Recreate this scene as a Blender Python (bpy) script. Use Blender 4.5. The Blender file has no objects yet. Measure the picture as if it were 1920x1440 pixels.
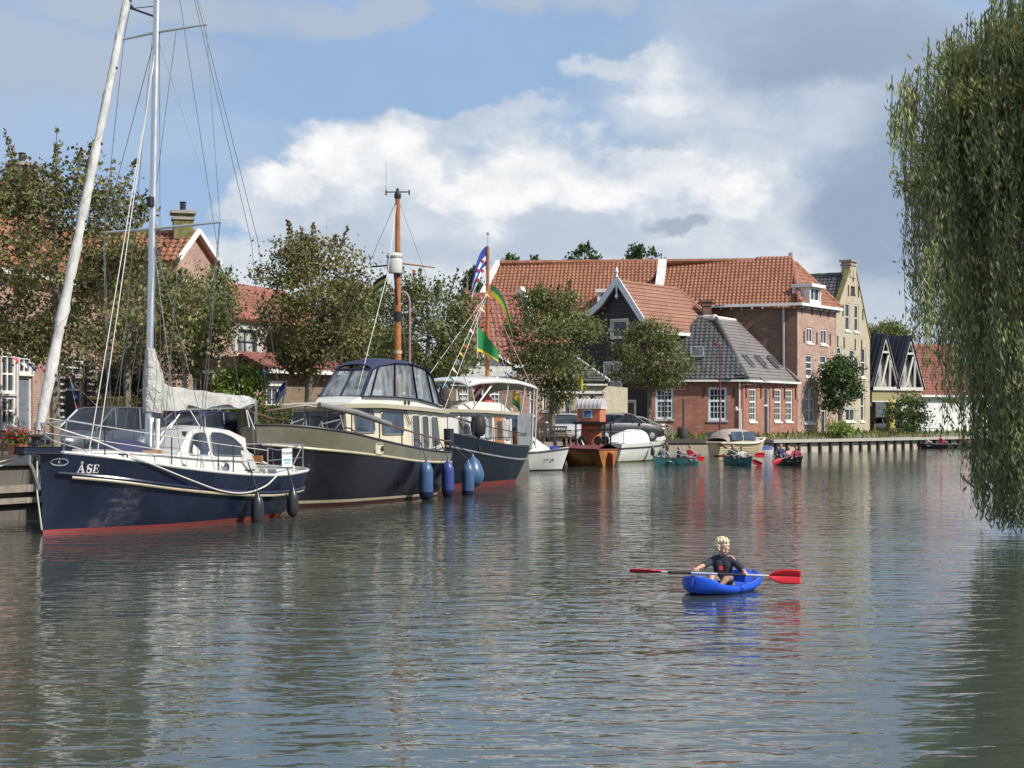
import bpy, math, random
import numpy as np
from mathutils import Vector, Matrix, Quaternion, noise
from mathutils.geometry import tessellate_polygon
R = math.radians
PI = math.pi
C = bpy.context.scene.collection
F, HZ, H = 2800.0, 785.0, 2.3          # focal length in photo pixels, horizon row, eye height above the water

def GX(px, D): return (px-960)/F*D
def ZZ(py, D): return H-(py-HZ)/F*D
def P(px, py, D): return Vector((GX(px, D), D, ZZ(py, D)))
def lerp(a, b, t): return a+(b-a)*t
def clamp(a, lo=0., hi=1.): return max(lo, min(hi, a))
def pw(pts):
    """piecewise linear (smoothed by cosine-free cubic) function through (t, value)"""
    def f(t):
        if t <= pts[0][0]: return pts[0][1]
        for (a, va), (b, vb) in zip(pts, pts[1:]):
            if t <= b:
                return va+(vb-va)*(t-a)/(b-a)
        return pts[-1][1]
    return f
def smooth_pw(pts):
    """monotone-ish Catmull-Rom through (t, value)"""
    n = len(pts)
    m = []
    for i in range(n):
        a = pts[max(0, i-1)]; b = pts[min(n-1, i+1)]
        m.append((b[1]-a[1])/(b[0]-a[0]))
    def f(t):
        if t <= pts[0][0]: return pts[0][1]
        if t >= pts[-1][0]: return pts[-1][1]
        for i in range(n-1):
            a, va = pts[i]; b, vb = pts[i+1]
            if t <= b:
                h = b-a; s = (t-a)/h
                return (2*s**3-3*s*s+1)*va+(s**3-2*s*s+s)*h*m[i]+(-2*s**3+3*s*s)*vb+(s**3-s*s)*h*m[i+1]
    return f

# ------------------------------------------------------------------ objects
def tag(o, label=None, cat=None, group=None, kind=None):
    if label: o['label'] = label
    if cat: o['category'] = cat
    if group: o['group'] = group
    if kind: o['kind'] = kind
    return o
def thing(name, label, cat, loc=(0, 0, 0), rotz=0., group=None):
    o = bpy.data.objects.new(name, None); C.objects.link(o)
    o.empty_display_size = .3
    o.location = loc; o.rotation_euler = (0, 0, rotz)
    return tag(o, label, cat, group)
def children(o): return [c for c in bpy.data.objects if c.parent == o]
def copy_tree(o, parent=None):
    kids = children(o)
    c = o.copy(); C.objects.link(c)
    if parent: c.parent = parent
    for k in kids: copy_tree(k, c)
    return c

class MB:
    def __init__(s): s.v = []; s.f = []
    def add(s, vs, fs):
        n = len(s.v); s.v += [tuple(v) for v in vs]; s.f += [tuple(i+n for i in f) for f in fs]; return s
    def quad(s, a, b, c, d): return s.add([a, b, c, d], [(0, 1, 2, 3)])
    def box(s, c, d, M=None):
        x, y, z = d[0]/2, d[1]/2, d[2]/2
        vs = [Vector((i*x, j*y, k*z)) for i in (-1, 1) for j in (-1, 1) for k in (-1, 1)]
        if M is not None: vs = [M @ v for v in vs]
        c = Vector(c)
        return s.add([c+v for v in vs], [(0, 1, 3, 2), (4, 6, 7, 5), (0, 4, 5, 1), (2, 3, 7, 6), (0, 2, 6, 4), (1, 5, 7, 3)])
    def bar(s, a, b, w, h=None, up=(0, 0, 1)):
        a, b = Vector(a), Vector(b); h = h or w
        d = (b-a); L = d.length; d.normalize()
        up = Vector(up)
        if abs(d.dot(up)) > .98: up = Vector((1, 0, 0))
        sd = d.cross(up).normalized(); u2 = sd.cross(d)
        M = Matrix((d, sd, u2)).transposed()
        return s.box((a+b)/2, (L, w, h), M)
    def tube(s, pts, r, n=8, caps=True, flat=1.0):
        pts = [Vector(p) for p in pts]; m = len(pts)
        rs = r if isinstance(r, (list, tuple)) else [r]*m
        t0 = (pts[1]-pts[0]).normalized()
        ref = Vector((0, 0, 1)) if abs(t0.z) < .9 else Vector((1, 0, 0))
        nx = t0.cross(ref).normalized()
        vs = []
        for i, p in enumerate(pts):
            t = (pts[min(m-1, i+1)]-pts[max(0, i-1)])
            if t.length < 1e-9: t = t0
            t = t.normalized()
            nx = (nx-t*nx.dot(t))
            if nx.length < 1e-6: nx = t.orthogonal()
            nx.normalize(); ny = t.cross(nx)
            for k in range(n):
                a = 2*PI*k/n
                vs.append(p+(nx*math.cos(a)+ny*math.sin(a)*flat)*rs[i])
        fs = []
        for i in range(m-1):
            for k in range(n):
                fs.append((i*n+k, i*n+(k+1) % n, (i+1)*n+(k+1) % n, (i+1)*n+k))
        if caps:
            fs.append(tuple(range(n))[::-1]); fs.append(tuple((m-1)*n+k for k in range(n)))
        return s.add(vs, fs)
    def lathe(s, prof, o=(0, 0, 0), n=16, axis=(0, 0, 1), flat=1.):
        o = Vector(o); ax = Vector(axis).normalized()
        nx = ax.orthogonal().normalized(); ny = ax.cross(nx)
        vs = []
        for r, z in prof:
            for k in range(n):
                a = 2*PI*k/n
                vs.append(o+ax*z+(nx*math.cos(a)+ny*math.sin(a)*flat)*max(r, 1e-4))
        fs = []
        m = len(prof)
        for i in range(m-1):
            for k in range(n):
                fs.append((i*n+k, i*n+(k+1) % n, (i+1)*n+(k+1) % n, (i+1)*n+k))
        fs.append(tuple(range(n))[::-1]); fs.append(tuple((m-1)*n+k for k in range(n)))
        return s.add(vs, fs)
    def loft(s, rings, closed=True, cap0=True, cap1=True):
        n = len(rings[0]); vs = [v for r in rings for v in r]; fs = []
        for i in range(len(rings)-1):
            for k in range(n if closed else n-1):
                fs.append((i*n+k, i*n+(k+1) % n, (i+1)*n+(k+1) % n, (i+1)*n+k))
        if cap0: fs.append(tuple(range(n))[::-1])
        if cap1: fs.append(tuple((len(rings)-1)*n+k for k in range(n)))
        return s.add(vs, fs)
    def grid(s, rows):
        return s.loft(rows, closed=False, cap0=False, cap1=False)
    def poly(s, outline, holes=()):
        loops = [[Vector(p) for p in outline]]+[[Vector(p) for p in h] for h in holes]
        tris = tessellate_polygon(loops)
        return s.add([p for l in loops for p in l], tris)
    def slab(s, pts, vec):
        """polygon pts extruded by vec (solid)"""
        pts = [Vector(p) for p in pts]; vec = Vector(vec); n = len(pts)
        tris = tessellate_polygon([pts])
        fs = [tuple(t) for t in tris]+[tuple(i+n for i in t[::-1]) for t in tris]
        fs += [(i, (i+1) % n, n+(i+1) % n, n+i) for i in range(n)]
        return s.add(pts+[p+vec for p in pts], fs)
    def sphere(s, c, r, n=14, m=9, M=None):
        if not isinstance(r, (tuple, list)): r = (r, r, r)
        c = Vector(c); vs = []
        for i in range(m+1):
            th = PI*i/m
            for k in range(n):
                ph = 2*PI*k/n
                v = Vector((r[0]*max(math.sin(th), 1e-3)*math.cos(ph), r[1]*max(math.sin(th), 1e-3)*math.sin(ph), r[2]*math.cos(th)))
                vs.append(c+(M @ v if M is not None else v))
        fs = [(i*n+k, (i+1)*n+k, (i+1)*n+(k+1) % n, i*n+(k+1) % n) for i in range(m) for k in range(n)]
        fs += [tuple(range(n)), tuple(m*n+k for k in range(n))[::-1]]
        return s.add(vs, fs)
    def capsule(s, a, b, ra, rb, n=12):
        a, b = Vector(a), Vector(b); d = b-a; L = max(d.length, 1e-5)
        prof = [(ra*math.sin(t), -ra*math.cos(t)) for t in (0.05, .5, 1.0, PI/2)]+[(rb*math.cos(t), L+rb*math.sin(t)) for t in (0, .55, 1.1, 1.52)]
        return s.lathe(prof, a, n, d/L if d.length > 1e-5 else (0, 0, 1))
    def xf(s, M):
        s.v = [tuple(M @ Vector(v)) for v in s.v]; return s

def obj(name, mb, mat, parent=None, smooth=False, angle=38, bevel=0, rel=None, sub=0):
    me = bpy.data.meshes.new(name)
    vs = mb.v if rel is None else [(v[0]-rel[0], v[1]-rel[1], v[2]-rel[2]) for v in mb.v]
    me.from_pydata(vs, [], mb.f); me.update(); me.validate()
    auto_uv(me)
    if smooth:
        me.polygons.foreach_set('use_smooth', [True]*len(me.polygons))
        me.set_sharp_from_angle(angle=R(angle))
    if mat: me.materials.append(mat)
    o = bpy.data.objects.new(name, me); C.objects.link(o)
    if parent: o.parent = parent
    if bevel:
        b = o.modifiers.new('b', 'BEVEL'); b.width = bevel; b.segments = 2; b.limit_method = 'ANGLE'; b.angle_limit = R(40)
    if sub:
        b = o.modifiers.new('s', 'SUBSURF'); b.levels = sub; b.render_levels = sub
    return o
def auto_uv(me):
    n = len(me.polygons)
    if n == 0: return
    nl = len(me.loops)
    uv = me.uv_layers.new(name='UVMap')
    nor = np.empty(n*3); me.polygons.foreach_get('normal', nor); nor = nor.reshape(-1, 3)
    tot = np.empty(n, dtype=np.int64); me.polygons.foreach_get('loop_total', tot)
    li = np.empty(nl, dtype=np.int64); me.loops.foreach_get('vertex_index', li)
    co = np.empty(len(me.vertices)*3); me.vertices.foreach_get('co', co); co = co.reshape(-1, 3)
    t = np.stack([-nor[:, 1], nor[:, 0], np.zeros(n)], 1)
    ln = np.linalg.norm(t, axis=1); flat = ln < 1e-3
    t[flat] = (1, 0, 0); ln[flat] = 1; t /= ln[:, None]
    b = np.cross(nor, t)
    pi = np.repeat(np.arange(n), tot)
    p = co[li]
    uvs = np.stack([(p*t[pi]).sum(1), (p*b[pi]).sum(1)], 1)
    uv.data.foreach_set('uv', uvs.ravel())
class Bld:
    """a thing whose parts are written in world coordinates"""
    def __init__(s, name, label, cat, loc, group=None, k=1.0):
        s.k = k; s.loc = s.sc(loc); s.root = thing(name, label, cat, s.loc, 0, group)
    def sc(s, v): return Vector((v[0]*s.k, v[1]*s.k, H+(v[2]-H)*s.k))      # size and distance factor, measured from the eye
    def part(s, name, mb, mat, parent=None, **kw):
        if s.k != 1.0: mb.v = [tuple(s.sc(v)) for v in mb.v]
        return obj(name, mb, mat, parent or s.root, rel=s.loc, **kw)
def solo(name, mb, mat, label, cat, group=None, kind=None, loc=None, **k):
    """a thing that is one mesh; written in world coordinates, origin moved to loc"""
    loc = Vector(loc) if loc is not None else Vector(mb.v[0])
    o = obj(name, mb, mat, None, rel=loc, **k); o.location = loc
    return tag(o, label, cat, group, kind)

# ------------------------------------------------------------------ materials
class NT:
    def __init__(s, nt): s.nt = nt; s.n = nt.nodes; s.l = nt.links
    def new(s, t, **k):
        nd = s.n.new(t)
        for a, b in k.items(): setattr(nd, a, b)
        return nd
    def link(s, a, b): s.l.new(a, b)
    def math(s, op, a, b=None, c=None, cl=False):
        nd = s.new('ShaderNodeMath', operation=op, use_clamp=cl)
        for i, x in enumerate((a, b, c)):
            if x is None: continue
            if isinstance(x, (int, float)): nd.inputs[i].default_value = x
            else: s.link(x, nd.inputs[i])
        return nd.outputs[0]
    def mix(s, fac, a, b, blend='MIX'):
        nd = s.new('ShaderNodeMix', data_type='RGBA', blend_type=blend)
        for sk, x in ((nd.inputs[0], fac), (nd.inputs[6], a), (nd.inputs[7], b)):
            if isinstance(x, (int, float)): sk.default_value = x
            elif isinstance(x, (tuple, list)): sk.default_value = (x[0], x[1], x[2], 1)
            else: s.link(x, sk)
        return nd.outputs[2]
    def ramp(s, fac, stops):
        nd = s.new('ShaderNodeValToRGB'); e = nd.color_ramp.elements
        while len(e) < len(stops): e.new(.5)
        for k, (p, c) in enumerate(stops):
            e[k].position = p; e[k].color = (c[0], c[1], c[2], 1) if isinstance(c, (tuple, list)) else (c, c, c, 1)
        s.link(fac, nd.inputs[0]); return nd.outputs[0]
    def noise(s, vec, scale, detail=4, rough=.55, dist=0):
        nd = s.new('ShaderNodeTexNoise'); nd.inputs['Scale'].default_value = scale; nd.inputs['Detail'].default_value = detail
        nd.inputs['Roughness'].default_value = rough; nd.inputs['Distortion'].default_value = dist
        if vec is not None: s.link(vec, nd.inputs['Vector'])
        return nd.outputs['Fac']
    def mapping(s, vec, scale=(1, 1, 1), rot=(0, 0, 0), loc=(0, 0, 0)):
        nd = s.new('ShaderNodeMapping'); nd.inputs['Scale'].default_value = scale; nd.inputs['Rotation'].default_value = rot; nd.inputs['Location'].default_value = loc
        s.link(vec, nd.inputs[0]); return nd.outputs[0]
    def bump(s, h, strength, dist):
        nd = s.new('ShaderNodeBump'); nd.inputs['Strength'].default_value = strength; nd.inputs['Distance'].default_value = dist
        s.link(h, nd.inputs['Height']); return nd.outputs[0]
MATS = {}
def newmat(name):
    m = bpy.data.materials.new(name); m.use_nodes = True
    t = NT(m.node_tree); b = t.n['Principled BSDF']
    return m, t, b
def pm(name, col, rough=.6, metal=0., var=.12, vs=2.5, bump=0., bs=30., coat=0., spec=None, coord='Object', dirt=0.):
    if name in MATS: return MATS[name]
    m, t, b = newmat(name)
    b.inputs['Roughness'].default_value = rough; b.inputs['Metallic'].default_value = metal
    if coat: b.inputs['Coat Weight'].default_value = coat; b.inputs['Coat Roughness'].default_value = .06
    if spec is not None: b.inputs['Specular IOR Level'].default_value = spec
    tc = t.new('ShaderNodeTexCoord').outputs[coord]
    n1 = t.noise(tc, vs, 5, .6)
    lo = tuple(c*(1-var) for c in col); hi = tuple(min(1, c*(1+var)) for c in col)
    c = t.ramp(n1, [(.3, lo), (.7, hi)])
    if dirt:
        n2 = t.noise(t.mapping(tc, (3, 3, .5)), 1.6, 6, .65)
        c = t.mix(t.ramp(n2, [(.5, 0), (.8, dirt)]), c, tuple(x*.35+.01 for x in col))
    t.link(c, b.inputs['Base Color'])
    rr = t.ramp(n1, [(.2, max(0, rough-.08)), (.8, min(1, rough+.08))]); t.link(rr, b.inputs['Roughness'])
    if bump:
        t.link(t.bump(t.noise(tc, bs, 4), bump, .02), b.inputs['Normal'])
    MATS[name] = m; return m
def brick_mat(name, c1, c2, mortar, bw=.22, bh=.068, var=.5):
    m, t, b = newmat(name)
    uv = t.new('ShaderNodeTexCoord').outputs['UV']
    br = t.new('ShaderNodeTexBrick'); t.link(uv, br.inputs['Vector'])
    br.inputs['Scale'].default_value = 1; br.inputs['Brick Width'].default_value = bw; br.inputs['Row Height'].default_value = bh
    br.inputs['Mortar Size'].default_value = .011; br.inputs['Mortar Smooth'].default_value = .3; br.inputs['Bias'].default_value = -.1
    br.inputs['Color1'].default_value = (*c1, 1); br.inputs['Color2'].default_value = (*c2, 1); br.inputs['Mortar'].default_value = (*mortar, 1)
    n = t.noise(uv, .7, 6, .62)
    c = t.mix(t.ramp(n, [(.36, 0.), (.72, var)]), br.outputs['Color'], tuple(x*.45 for x in c2))
    n3 = t.noise(t.mapping(uv, (.7, 2.2, 1)), 2.2, 5, .7)
    c = t.mix(t.ramp(n3, [(.5, 0), (.72, .5)]), c, tuple(min(1, x*1.2+.02) for x in mortar))
    n4 = t.noise(t.mapping(uv, (1.3, .35, 1)), 1.5, 6, .7)
    c = t.mix(t.ramp(n4, [(.54, 0), (.8, .55)]), c, tuple(x*.3 for x in c2))
    t.link(c, b.inputs['Base Color']); b.inputs['Roughness'].default_value = .9
    b.inputs['Specular IOR Level'].default_value = .2
    t.link(t.bump(br.outputs['Fac'], .5, -.01), b.inputs['Normal'])
    MATS[name] = m; return m
def tile_mat(name, cols, w=.27, h=.34, rough=.7, moss=(.10, .11, .05), mossf=.35):
    m, t, b = newmat(name)
    uv = t.new('ShaderNodeTexCoord').outputs['UV']
    sp = t.new('ShaderNodeSeparateXYZ'); t.link(uv, sp.inputs[0])
    fu = t.math('FLOOR', t.math('DIVIDE', sp.outputs[0], w)); fv = t.math('FLOOR', t.math('DIVIDE', sp.outputs[1], h))
    cb = t.new('ShaderNodeCombineXYZ'); t.link(fu, cb.inputs[0]); t.link(fv, cb.inputs[1])
    wn = t.new('ShaderNodeTexWhiteNoise', noise_dimensions='2D'); t.link(cb.outputs[0], wn.inputs['Vector'])
    c = t.ramp(wn.outputs['Value'], [(i/(len(cols)-1), col) for i, col in enumerate(cols)])
    n = t.noise(uv, 1.1, 6, .65)
    c = t.mix(t.ramp(n, [(.48, 0), (.75, mossf)]), c, moss)
    n3 = t.noise(uv, 2.6, 5, .7)
    c = t.mix(t.ramp(n3, [(.5, 0), (.75, .45)]), c, tuple(x*.45 for x in cols[0]))
    n2 = t.noise(uv, .35, 4, .6)
    c = t.mix(t.ramp(n2, [(.4, 0), (.7, .3)]), c, tuple(min(1, x*1.25+.03) for x in cols[-1]))
    t.link(c, b.inputs['Base Color']); b.inputs['Roughness'].default_value = rough
    b.inputs['Specular IOR Level'].default_value = .35
    MATS[name] = m; return m
def glass_mat(name, col=(.03, .035, .04), light=.0, rough=.06):
    if name in MATS: return MATS[name]
    m, t, b = newmat(name)
    tc = t.new('ShaderNodeTexCoord').outputs['Object']
    n = t.noise(t.mapping(tc, (1.7, 1.7, .5)), 1.2, 3)
    c = t.ramp(n, [(.42, col), (.62, tuple(min(1, x*2.2+light) for x in col))])
    t.link(c, b.inputs['Base Color']); b.inputs['Roughness'].default_value = rough
    b.inputs['Specular IOR Level'].default_value = .6
    wv = t.noise(tc, 1.3, 2); t.link(t.bump(wv, .15, .05), b.inputs['Normal'])
    MATS[name] = m; return m
def clear_mat(name, col=(.75, .8, .82), alpha=.45, rough=.08):
    """clear vinyl or window pane one can see through"""
    if name in MATS: return MATS[name]
    m, t, b = newmat(name)
    b.inputs['Base Color'].default_value = (*col, 1); b.inputs['Roughness'].default_value = rough
    tr = t.new('ShaderNodeBsdfTransparent'); tr.inputs[0].default_value = (.9, .93, .95, 1)
    mx = t.new('ShaderNodeMixShader')
    tc = t.new('ShaderNodeTexCoord').outputs['Object']
    n = t.noise(t.mapping(tc, (2, 2, .6)), 2.0, 3)
    t.link(t.ramp(n, [(.35, max(0, alpha-.15)), (.65, min(1, alpha+.15))]), mx.inputs[0])
    t.link(tr.outputs[0], mx.inputs[1]); t.link(b.outputs[0], mx.inputs[2])
    t.link(mx.outputs[0], t.n['Material Output'].inputs[0])
    t.link(t.bump(t.noise(tc, 2.2, 3), .4, .05), b.inputs['Normal'])
    MATS[name] = m; return m
def leaf_mat(name, trans=.32, rough=.55):
    m, t, b = newmat(name)
    at = t.new('ShaderNodeVertexColor', layer_name='Col')
    t.link(at.outputs[0], b.inputs['Base Color']); b.inputs['Roughness'].default_value = rough
    b.inputs['Specular IOR Level'].default_value = .3
    tl = t.new('ShaderNodeBsdfTranslucent')
    t.link(t.mix(1.0, at.outputs[0], (1.0, 1.0, .6), 'MULTIPLY'), tl.inputs[0])
    mx = t.new('ShaderNodeMixShader'); mx.inputs[0].default_value = trans
    t.link(b.outputs[0], mx.inputs[1]); t.link(tl.outputs[0], mx.inputs[2]); t.link(mx.outputs[0], t.n['Material Output'].inputs[0])
    MATS[name] = m; return m
def M_(n): return MATS[n]

WHITE = pm('white_paint', (.70, .70, .675), .4, dirt=.25)
WHITE_BOAT = pm('white_gelcoat', (.55, .55, .525), .25, var=.05, coat=.3, dirt=.18)
CREAM = pm('cream_gelcoat', (.60, .545, .42), .3, var=.06, coat=.3, dirt=.15)
NAVY = pm('navy_hull_paint', (.012, .018, .040), .24, var=.3, vs=1.2, coat=.1, dirt=.2, bump=.08, bs=1.6)
BLACKHULL = pm('black_hull_paint', (.013, .011, .018), .24, var=.3, vs=1.2, coat=.35, dirt=.2, bump=.5, bs=1.6)
BLUEHULL = pm('blue_black_hull_paint', (.005, .008, .016), .34, var=.2, vs=1.2, coat=.05, bump=.4, bs=1.6)
OLIVE = pm('olive_hull_paint', (.165, .16, .112), .24, var=.15, vs=2, coat=.5, dirt=.2, bump=.5, bs=1.6)
REDBOOT = pm('red_antifouling', (.27, .055, .05), .5, dirt=.35)
MAROON = pm('maroon_antifouling', (.07, .02, .022), .5, dirt=.3)
BEIGE = pm('beige_stripe_paint', (.45, .40, .28), .4, dirt=.3)
STEEL = pm('stainless_steel', (.6, .6, .6), .25, 1.0, .1)
ALU = pm('anodised_aluminium', (.62, .64, .68), .38, .8, .06)
GALV = pm('galvanised_steel', (.35, .36, .37), .5, .7, .15)
BLACK = pm('black_rubber', (.018, .018, .02), .5)
DARKMETAL = pm('dark_metal', (.03, .03, .033), .45, .3)
NAVYCLOTH = pm('navy_canvas', (.022, .028, .075), .8, var=.2, bump=.3, bs=12)
NAVYCLOTH2 = pm('dark_navy_vinyl', (.018, .022, .042), .5, var=.2)
def cloth_mat(name, col, stretch=(1, 1, 1), fold=.07):
    m, t, b = newmat(name)
    tc = t.new('ShaderNodeTexCoord').outputs['Object']
    f1 = t.noise(t.mapping(tc, stretch), 2.3, 4, .6, .8); f2 = t.noise(t.mapping(tc, stretch), 7.0, 3, .5, .5)
    c = t.ramp(t.noise(tc, 1.7, 6, .65), [(.3, tuple(x*.72 for x in col)), (.62, col)])
    t.link(c, b.inputs['Base Color']); b.inputs['Roughness'].default_value = .85; b.inputs['Specular IOR Level'].default_value = .25
    t.link(t.bump(t.math('ADD', t.math('MULTIPLY', f1, 1.0), t.math('MULTIPLY', f2, .3)), 1.0, fold*2.2), b.inputs['Normal'])
    MATS[name] = m; return m
CLOTH = cloth_mat('offwhite_canvas', (.47, .465, .445), (1.6, 1, .9))
SAILC = cloth_mat('sail_cloth', (.58, .575, .55), (1, 1, .45), .03)
SAILPINK = pm('bleached_sail_cloth', (.55, .40, .33), .8)
TEAK = pm('varnished_wood', (.36, .135, .035), .3, var=.3, vs=6, coat=.4)
WOODGREY = pm('weathered_wood', (.24, .21, .17), .85, var=.3, vs=5, bump=.3)
WOODDARK = pm('dark_timber', (.05, .042, .036), .85, var=.35, vs=4, bump=.3, dirt=.3)
WOODPALE = pm('pale_timber', (.40, .36, .29), .85, var=.25, vs=4, dirt=.4)
ROPE = pm('white_rope', (.62, .60, .55), .8)
ROPEDARK = pm('dark_rope', (.05, .05, .06), .8)
WIRE = pm('rigging_wire', (.16, .17, .19), .4, .6)
FENDBLUE = pm('blue_fender_vinyl', (.045, .095, .20), .35, var=.2, vs=4, dirt=.2)
FENDNAVY = pm('navy_fender_end', (.012, .016, .05), .35)
FENDBLACK = pm('black_fender_vinyl', (.022, .024, .028), .32, var=.2)
CONC = pm('concrete', (.30, .285, .26), .9, var=.25, vs=3, bump=.3, dirt=.5)
GLASS = glass_mat('window_glass')
GLASSBLUE = glass_mat('boat_window_glass', (.03, .04, .055))
GLASSCURT = glass_mat('curtained_glass', (.10, .10, .095), .25)
VINYL = clear_mat('clear_vinyl', (.45, .48, .50), alpha=.24)
VINYLW = clear_mat('boat_screen_glass', (.30, .33, .36), .5)
# ================================================================== camera, sky, sun
scene = bpy.context.scene
cam = bpy.data.cameras.new('camera'); cam.sensor_width = 36; cam.sensor_fit = 'HORIZONTAL'
cam.lens = 36*F/1920; cam.shift_y = (HZ-720)/1920; cam.clip_end = 6000; cam.clip_start = .1
co = bpy.data.objects.new('camera', cam); C.objects.link(co); co.location = (0, 0, H); co.rotation_euler = (R(90), 0, 0)
scene.camera = co
scene.view_settings.view_transform = 'Standard'; scene.view_settings.look = 'None'
scene.view_settings.exposure = .36; scene.view_settings.gamma = 1
scene.cycles.max_bounces = 7; scene.cycles.transparent_max_bounces = 12; scene.cycles.diffuse_bounces = 3
scene.cycles.caustics_reflective = False; scene.cycles.caustics_refractive = False
scene.cycles.sample_clamp_indirect = 6
SUN = Vector((.66, -.38, .65)).normalized()
sl = bpy.data.lights.new('sun', 'SUN'); sl.energy = 4.3; sl.angle = R(.5); sl.color = (1.0, .945, .86)
so = bpy.data.objects.new('sun', sl); C.objects.link(so); so.rotation_euler = SUN.to_track_quat('Z', 'Y').to_euler(); so.location = (30, -20, 60)

world = bpy.data.worlds.new('World'); scene.world = world; world.use_nodes = True
t = NT(world.node_tree)
for n_ in list(t.n): t.n.remove(n_)
out = t.new('ShaderNodeOutputWorld'); bg = t.new('ShaderNodeBackground'); t.link(bg.outputs[0], out.inputs[0])
SKYS = .075
bg.inputs[1].default_value = SKYS
sky = t.new('ShaderNodeTexSky', sky_type='NISHITA'); sky.sun_disc = False
sky.sun_elevation = math.asin(SUN.z); sky.sun_rotation = math.atan2(SUN.x, SUN.y)
sky.air_density = 1.0; sky.dust_density = .8; sky.ozone_density = 1.6
g = t.new('ShaderNodeTexCoord').outputs['Generated']
sp = t.new('ShaderNodeSeparateXYZ'); t.link(g, sp.inputs[0])
az = t.math('ARCTAN2', sp.outputs[0], sp.outputs[1]); el = t.math('ARCSINE', sp.outputs[2])
cv = t.new('ShaderNodeCombineXYZ'); t.link(az, cv.inputs[0]); t.link(t.math('MULTIPLY', el, 1.35), cv.inputs[1])
uvw = cv.outputs[0]
nA = t.noise(uvw, 9.0, 9, .56); nB = t.noise(t.mapping(uvw, loc=(3.7, 1.9, .4)), 9.0, 9, .56)
nC = t.noise(t.mapping(uvw, loc=(8.1, 5.2, 1.0)), 4.0, 8, .6)
nD = t.noise(t.mapping(uvw, loc=(1.1, 7.2, 2.0)), 22.0, 8, .6)
azd = t.math('ADD', az, t.math('MULTIPLY_ADD', nA, .13, -.065)); eld = t.math('ADD', el, t.math('MULTIPLY_ADD', nB, .10, -.05))
def blob(px, py, rx, ry):
    u = math.atan((px-960)/F); v = math.atan((HZ-py)/F*math.cos(u))
    a = t.math('MULTIPLY', t.math('ADD', azd, -u), F/rx); b = t.math('MULTIPLY', t.math('ADD', eld, -v), F/ry)
    q = t.math('ADD', t.math('MULTIPLY', a, a), t.math('MULTIPLY', b, b))
    return t.math('SUBTRACT', 1.0, t.math('SQRT', q))
def layer(base, blobs, col, lo=-.1, hi=.35, alpha=1.0, na=.0):
    d = None
    for b_ in blobs:
        x = blob(*b_)
        d = x if d is None else t.math('MAXIMUM', d, x)
    if na: d = t.math('ADD', d, t.math('MULTIPLY_ADD', nD, na, -na/2))
    mr = t.new('ShaderNodeMapRange', interpolation_type='SMOOTHSTEP'); t.link(d, mr.inputs[0])
    mr.inputs[1].default_value = lo; mr.inputs[2].default_value = hi; mr.inputs[3].default_value = 0; mr.inputs[4].default_value = alpha
    c = tuple(x/SKYS for x in col)
    return t.mix(mr.outputs[0], base, c)
c = sky.outputs[0]
# the blue seen between the clouds is milky: a thin veil everywhere
veil = t.ramp(nC, [(.3, .55), (.7, .85)])
c = t.mix(veil, c, tuple(x/SKYS for x in (.285, .42, .63)))
# cloud cover overhead, out of the frame
hi_el = t.new('ShaderNodeMapRange', interpolation_type='SMOOTHSTEP'); t.link(el, hi_el.inputs[0]); hi_el.inputs[1].default_value = .28; hi_el.inputs[2].default_value = .40
side = t.new('ShaderNodeMapRange', interpolation_type='SMOOTHSTEP'); t.link(t.math('ABSOLUTE', az), side.inputs[0]); side.inputs[1].default_value = .40; side.inputs[2].default_value = .65
oc = t.math('MULTIPLY', t.math('MAXIMUM', hi_el.outputs[0], side.outputs[0]), t.ramp(nC, [(.42, 0), (.56, .9)]))
c = t.mix(oc, c, t.ramp(nA, [(.35, tuple(x/SKYS for x in (.34, .38, .44))), (.62, tuple(x/SKYS for x in (.66, .67, .68)))]))
c = layer(c, [(60, 120, 420, 110), (300, 10, 350, 50), (700, 10, 260, 40), (1050, 0, 300, 50)], (.36, .415, .50), -.2, .6, .85)
c = layer(c, [(200, 260, 500, 50)], (.38, .46, .58), -.2, .6, .4)
c = layer(c, [(1560, 90, 420, 130), (1500, 250, 420, 260), (1650, 480, 300, 260)], (.37, .44, .53), -.15, .5, .75)
c = layer(c, [(700, 580, 800, 150), (1250, 580, 700, 160)], (.46, .51, .565), -.2, .6, .85, .3)
def rampc(fac, a, b_): return t.ramp(fac, [(.32, tuple(x/SKYS for x in a)), (.64, tuple(x/SKYS for x in b_))])
def wlayer(base, blobs, lo, hi, alpha, na, col):
    d = None
    for b_ in blobs:
        x = blob(*b_); d = x if d is None else t.math('MAXIMUM', d, x)
    d = t.math('ADD', d, t.math('MULTIPLY_ADD', nD, na, -na/2))
    mr = t.new('ShaderNodeMapRange', interpolation_type='SMOOTHSTEP'); t.link(d, mr.inputs[0])
    mr.inputs[1].default_value = lo; mr.inputs[2].default_value = hi; mr.inputs[4].default_value = alpha
    return t.mix(mr.outputs[0], base, col)
grey = rampc(nD, (.42, .48, .555), (.60, .63, .665)); white = rampc(nD, (.53, .57, .625), (.80, .79, .775)); pure = rampc(nD, (.62, .645, .67), (.80, .79, .775))
c = wlayer(c, [(850, 232, 200, 30), (960, 215, 120, 22), (1180, 150, 90, 20)], -.3, .5, .8, .8, grey)
c = wlayer(c, [(1260, 205, 150, 80), (1560, 235, 130, 80), (1400, 300, 160, 70), (1350, 200, 140, 60)], -.25, .55, .62, .9, grey)
c = wlayer(c, [(530, 350, 120, 80), (700, 330, 190, 110), (850, 360, 150, 110), (985, 370, 220, 130), (1140, 390, 190, 110), (1290, 390, 210, 110), (1440, 430, 170, 110), (900, 470, 560, 90)], -.06, .22, .88, .65, grey)
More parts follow.
